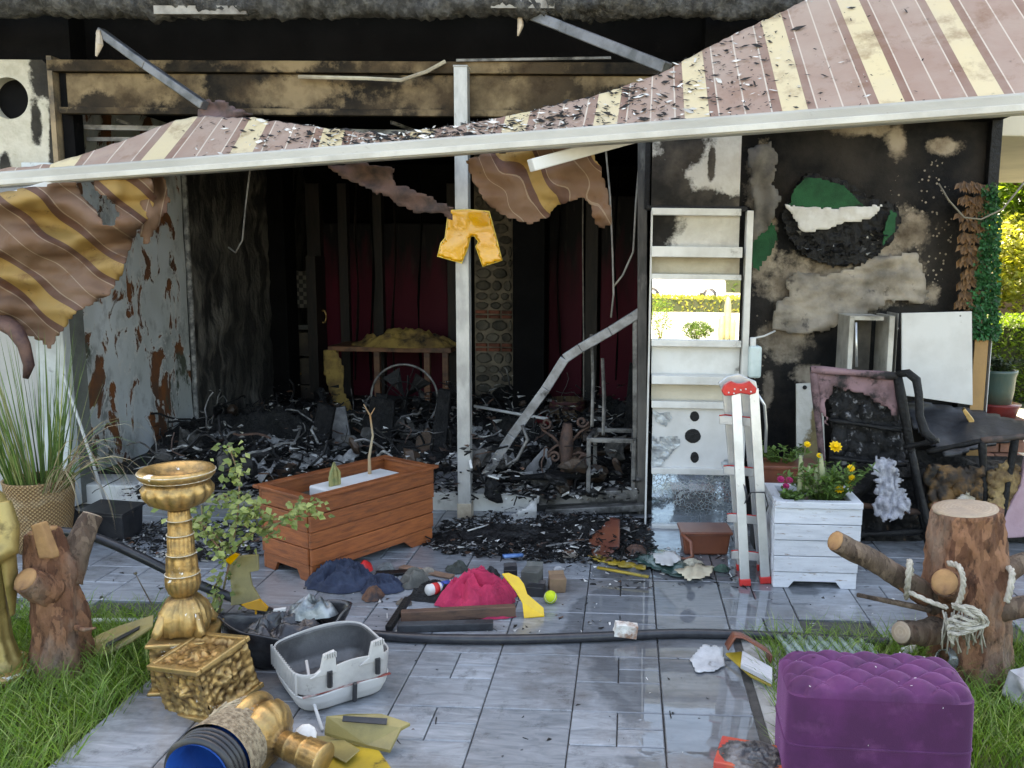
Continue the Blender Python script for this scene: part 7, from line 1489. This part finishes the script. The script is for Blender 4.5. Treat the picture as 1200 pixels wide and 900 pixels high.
M['tree_leaf'] = pm('tree_leaf', (.07, .12, .03), (.11, .17, .04), 3, rough=.55, bump=0, isl=.45, transl=.5); M['tree_leaf_dark'] = pm('conifer_leaf', (.045, .075, .03), (.07, .1, .045), 3, rough=.6, bump=0, isl=.4); M['hedge_leaf'] = pm('hedge_leaf', (.10, .17, .02), (.14, .21, .03), 3, rough=.5, bump=0, isl=.35, transl=.5); M['golden_leaf'] = pm('golden_leaf', (.34, .32, .06), (.24, .26, .05), 3, rough=.5, bump=0, isl=.35, transl=.45)
def hedge(label, x0, x1, y0, y1, h, n, seed, mat, sz=.06, z0=-.05):
    t = thing('clipped_hedge', label, 'hedge', ((x0 + x1) / 2, (y0 + y1) / 2, z0)); rng = random.Random(seed); f = MB(); f.span((x0 + .08, y0 + .08, z0), (x1 - .08, y1 - .08, h - .08)); obj('inner_twigs', f, pm('hedge_core', (.02, .035, .01), (.03, .03, .015), 9, rough=.9) if 'hedge_core' not in bpy.data.materials else bpy.data.materials['hedge_core'], t); f = MB()
    for k in range(n):
        fc_ = rng.random(); x, y, z = rng.uniform(x0, x1), rng.uniform(y0, y1), rng.uniform(z0, h)
        if fc_ < .4: y = y0 + rng.uniform(-.03, .09)
        elif fc_ < .5: y = y1 - rng.uniform(-.03, .09)
        elif fc_ < .85: z = h + rng.uniform(-.1, .04)
        else: x = (x0 if rng.random() < .5 else x1) + rng.uniform(-.05, .05)
        f.leaf((x, y, z), (rng.uniform(-1, 1), rng.uniform(-1, .3), rng.uniform(-.3, 1)), sz * .35, sz, (rng.uniform(-.5, .5), rng.uniform(-1, 0), 1))
    obj('foliage', f, mat, t, kind='stuff')
hy = G(1190, 468).y; hh = P(1190, 377, hy).z
hedge('clipped bright green hedge in sun beyond the ivy column', P(1150, 400, hy).x, P(1150, 400, hy).x + 5, hy, hy + 1.0, hh, 15000, 1, M['hedge_leaf'])
fx = P(1150, 400, hy + 2).x; fnc = thing('wooden_rail_fence', 'low brown wooden rail fence behind the bright green hedge', 'fence', (fx + 2, hy + 2, 0)); zr = P(1190, 366, hy + 2).z
Mfw = pm('fence_wood', (.24, .14, .08), (.17, .1, .06), 5)
for z in (zr, zr - .35):
    f = MB(); f.box((fx + 2.5, hy + 2, z), (5.5, .05, .11)); obj('rail', f, Mfw, fnc, bev=.01)
for k in range(5):
    f = MB(); f.box((fx + .35 + k * 1.2, hy + 2.04, zr / 2), (.11, .11, zr + .3)); obj('post', f, Mfw, fnc, bev=.01)
tree('bright green leafy tree in sun behind the rail fence', 7.2, 15, 4.2, 1.5, 3, M['hedge_leaf'], .14, 9000); tree('dark conifer standing tall behind the garden trees', 9.5, 21, 8.5, 2.4, 13, M['tree_leaf_dark'], .22, 8000); tree('mid green broad tree far behind the rail fence', 6.4, 19, 6.5, 2.2, 23, M['tree_leaf'], .2, 8000); tree('yellow green shrub tree just behind the fence', 5.6, 13.8, 2.3, 1.0, 33, M['golden_leaf'], .1, 7000); tree('tall bushy tree at the garden edge beside the conifer', 13.5, 22, 8, 3, 43, M['tree_leaf'], .26, 8000)
gp_ = MB(); gp_.span((xr + .1, 5.4, -.2), (6.5, hy - .6, -.018)); obj('garden_path', gp_, pm('pale_gravel', (.40, .39, .35), (.26, .27, .22), 14, c3=(.12, .14, .06), s3=5, lo3=.55, hi3=.65, rough=.9, bump=.8), kind='structure')
# ================================================================== what the mirror sees: the sunlit yard across from the terrace
yd = MB(); yd.span((-30, -60, -.3), (40, -4.2, -.03)); obj('road', yd, pm('pale_concrete', (.50, .48, .43), (.40, .38, .34), .6, c3=(.3, .29, .26), s3=3, lo3=.6, hi3=.75, rough=.85, bump=.2), kind='structure')
hedge('low golden hedge across the road seen in the mirror', -8, 12, -21.5, -20.4, .5, 9000, 5, M['golden_leaf'], .12, -.03)
hedge('long green hedge far across the road', -25, 30, -45, -43.5, 2.6, 9000, 15, M['tree_leaf'], .4, -.03)
def shrub(label, x, y, h, r_, seed, mat, n=1800):
    t = thing('garden_shrub', label, 'shrub', (x, y, -.03)); f = MB()
    for k in range(6): a = k * 1.05; f.tube([(x, y, -.03), (x + math.cos(a) * r_ * .5, y + math.sin(a) * r_ * .5, h * .7)], [.012, .004], 5)
    obj('stem', f, M['bark_dark'], t, kind='stuff'); f = MB(); leafcloud(f, (x, y, h * .55), (r_, r_, h * .5), n, .05, seed); obj('foliage', f, mat, t, kind='stuff')
shrub('low round green shrub at the road edge reflected in the mirror', 1.55, -8.4, .42, .36, 3, M['tree_leaf']); shrub('taller loose shrub at the road edge reflected in the mirror', .72, -8.2, .95, .3, 4, M['hedge_leaf'], 900)
ct = thing('tall_cactus', 'tan columnar cactus at the road edge reflected in the mirror', 'cactus', (2.15, -8, -.03)); f = MB()
for dx, h in ((0, 1.0), (-.12, .6), (.11, .55)): f.lathe([(.05, -.03), (.07, .2), (.07, h * .8), (.04, h * .96), (.004, h)], 20, Matrix.Translation((2.15 + dx, -8, 0)), 0, lambda i, a, r, z: r * (1 + .12 * math.cos(a * 9)))
obj('ribbed_stem', f, pm('cactus_tan', (.30, .27, .15), (.22, .22, .12), 8), ct, smooth=True)
car = thing('parked_car', 'white parked hatchback across the road seen in the mirror', 'car', (2.4, -30, -.03)); f = MB()
pr_ = [(-2.1, .35), (-2.15, .75), (-1.75, .95), (-1.0, 1.02), (-.35, 1.42), (.9, 1.48), (1.7, 1.35), (2.05, .95), (2.1, .4)]
f.prism([V((2.4 + x, -30.85, z)) for x, z in pr_], (0, 1.7, 0)); obj('body', f, M['bare_white'], car, bev=.08)
for y in (-30.86, -29.14):
    f = MB(); f.prism([V((2.4 + x, y, z)) for x, z in ((-.85, 1.03), (-.3, 1.36), (.35, 1.40), (.35, 1.03))], (0, .012, 0)); obj('window', f, M['glossy_black'], car); f = MB(); f.prism([V((2.4 + x, y, z)) for x, z in ((.42, 1.03), (.42, 1.40), (1.3, 1.36), (1.6, 1.03))], (0, .012, 0)); obj('window', f, M['glossy_black'], car)
    for x in (-1.3, 1.35):
        f = MB(); f.lathe([(.32, -.1), (.33, 0), (.32, .1)], 24, TR((2.4 + x, y + (.09 if y < -30 else -.09), .30), 90)); wh = obj('wheel', f, M['black_plastic'], car, smooth=True)
        f = MB(); f.lathe([(.19, -.115), (.2, 0), (.19, .115)], 16, TR((2.4 + x, y + (.09 if y < -30 else -.09), .30), 90)); obj('rim', f, M['alu'], wh, smooth=True)
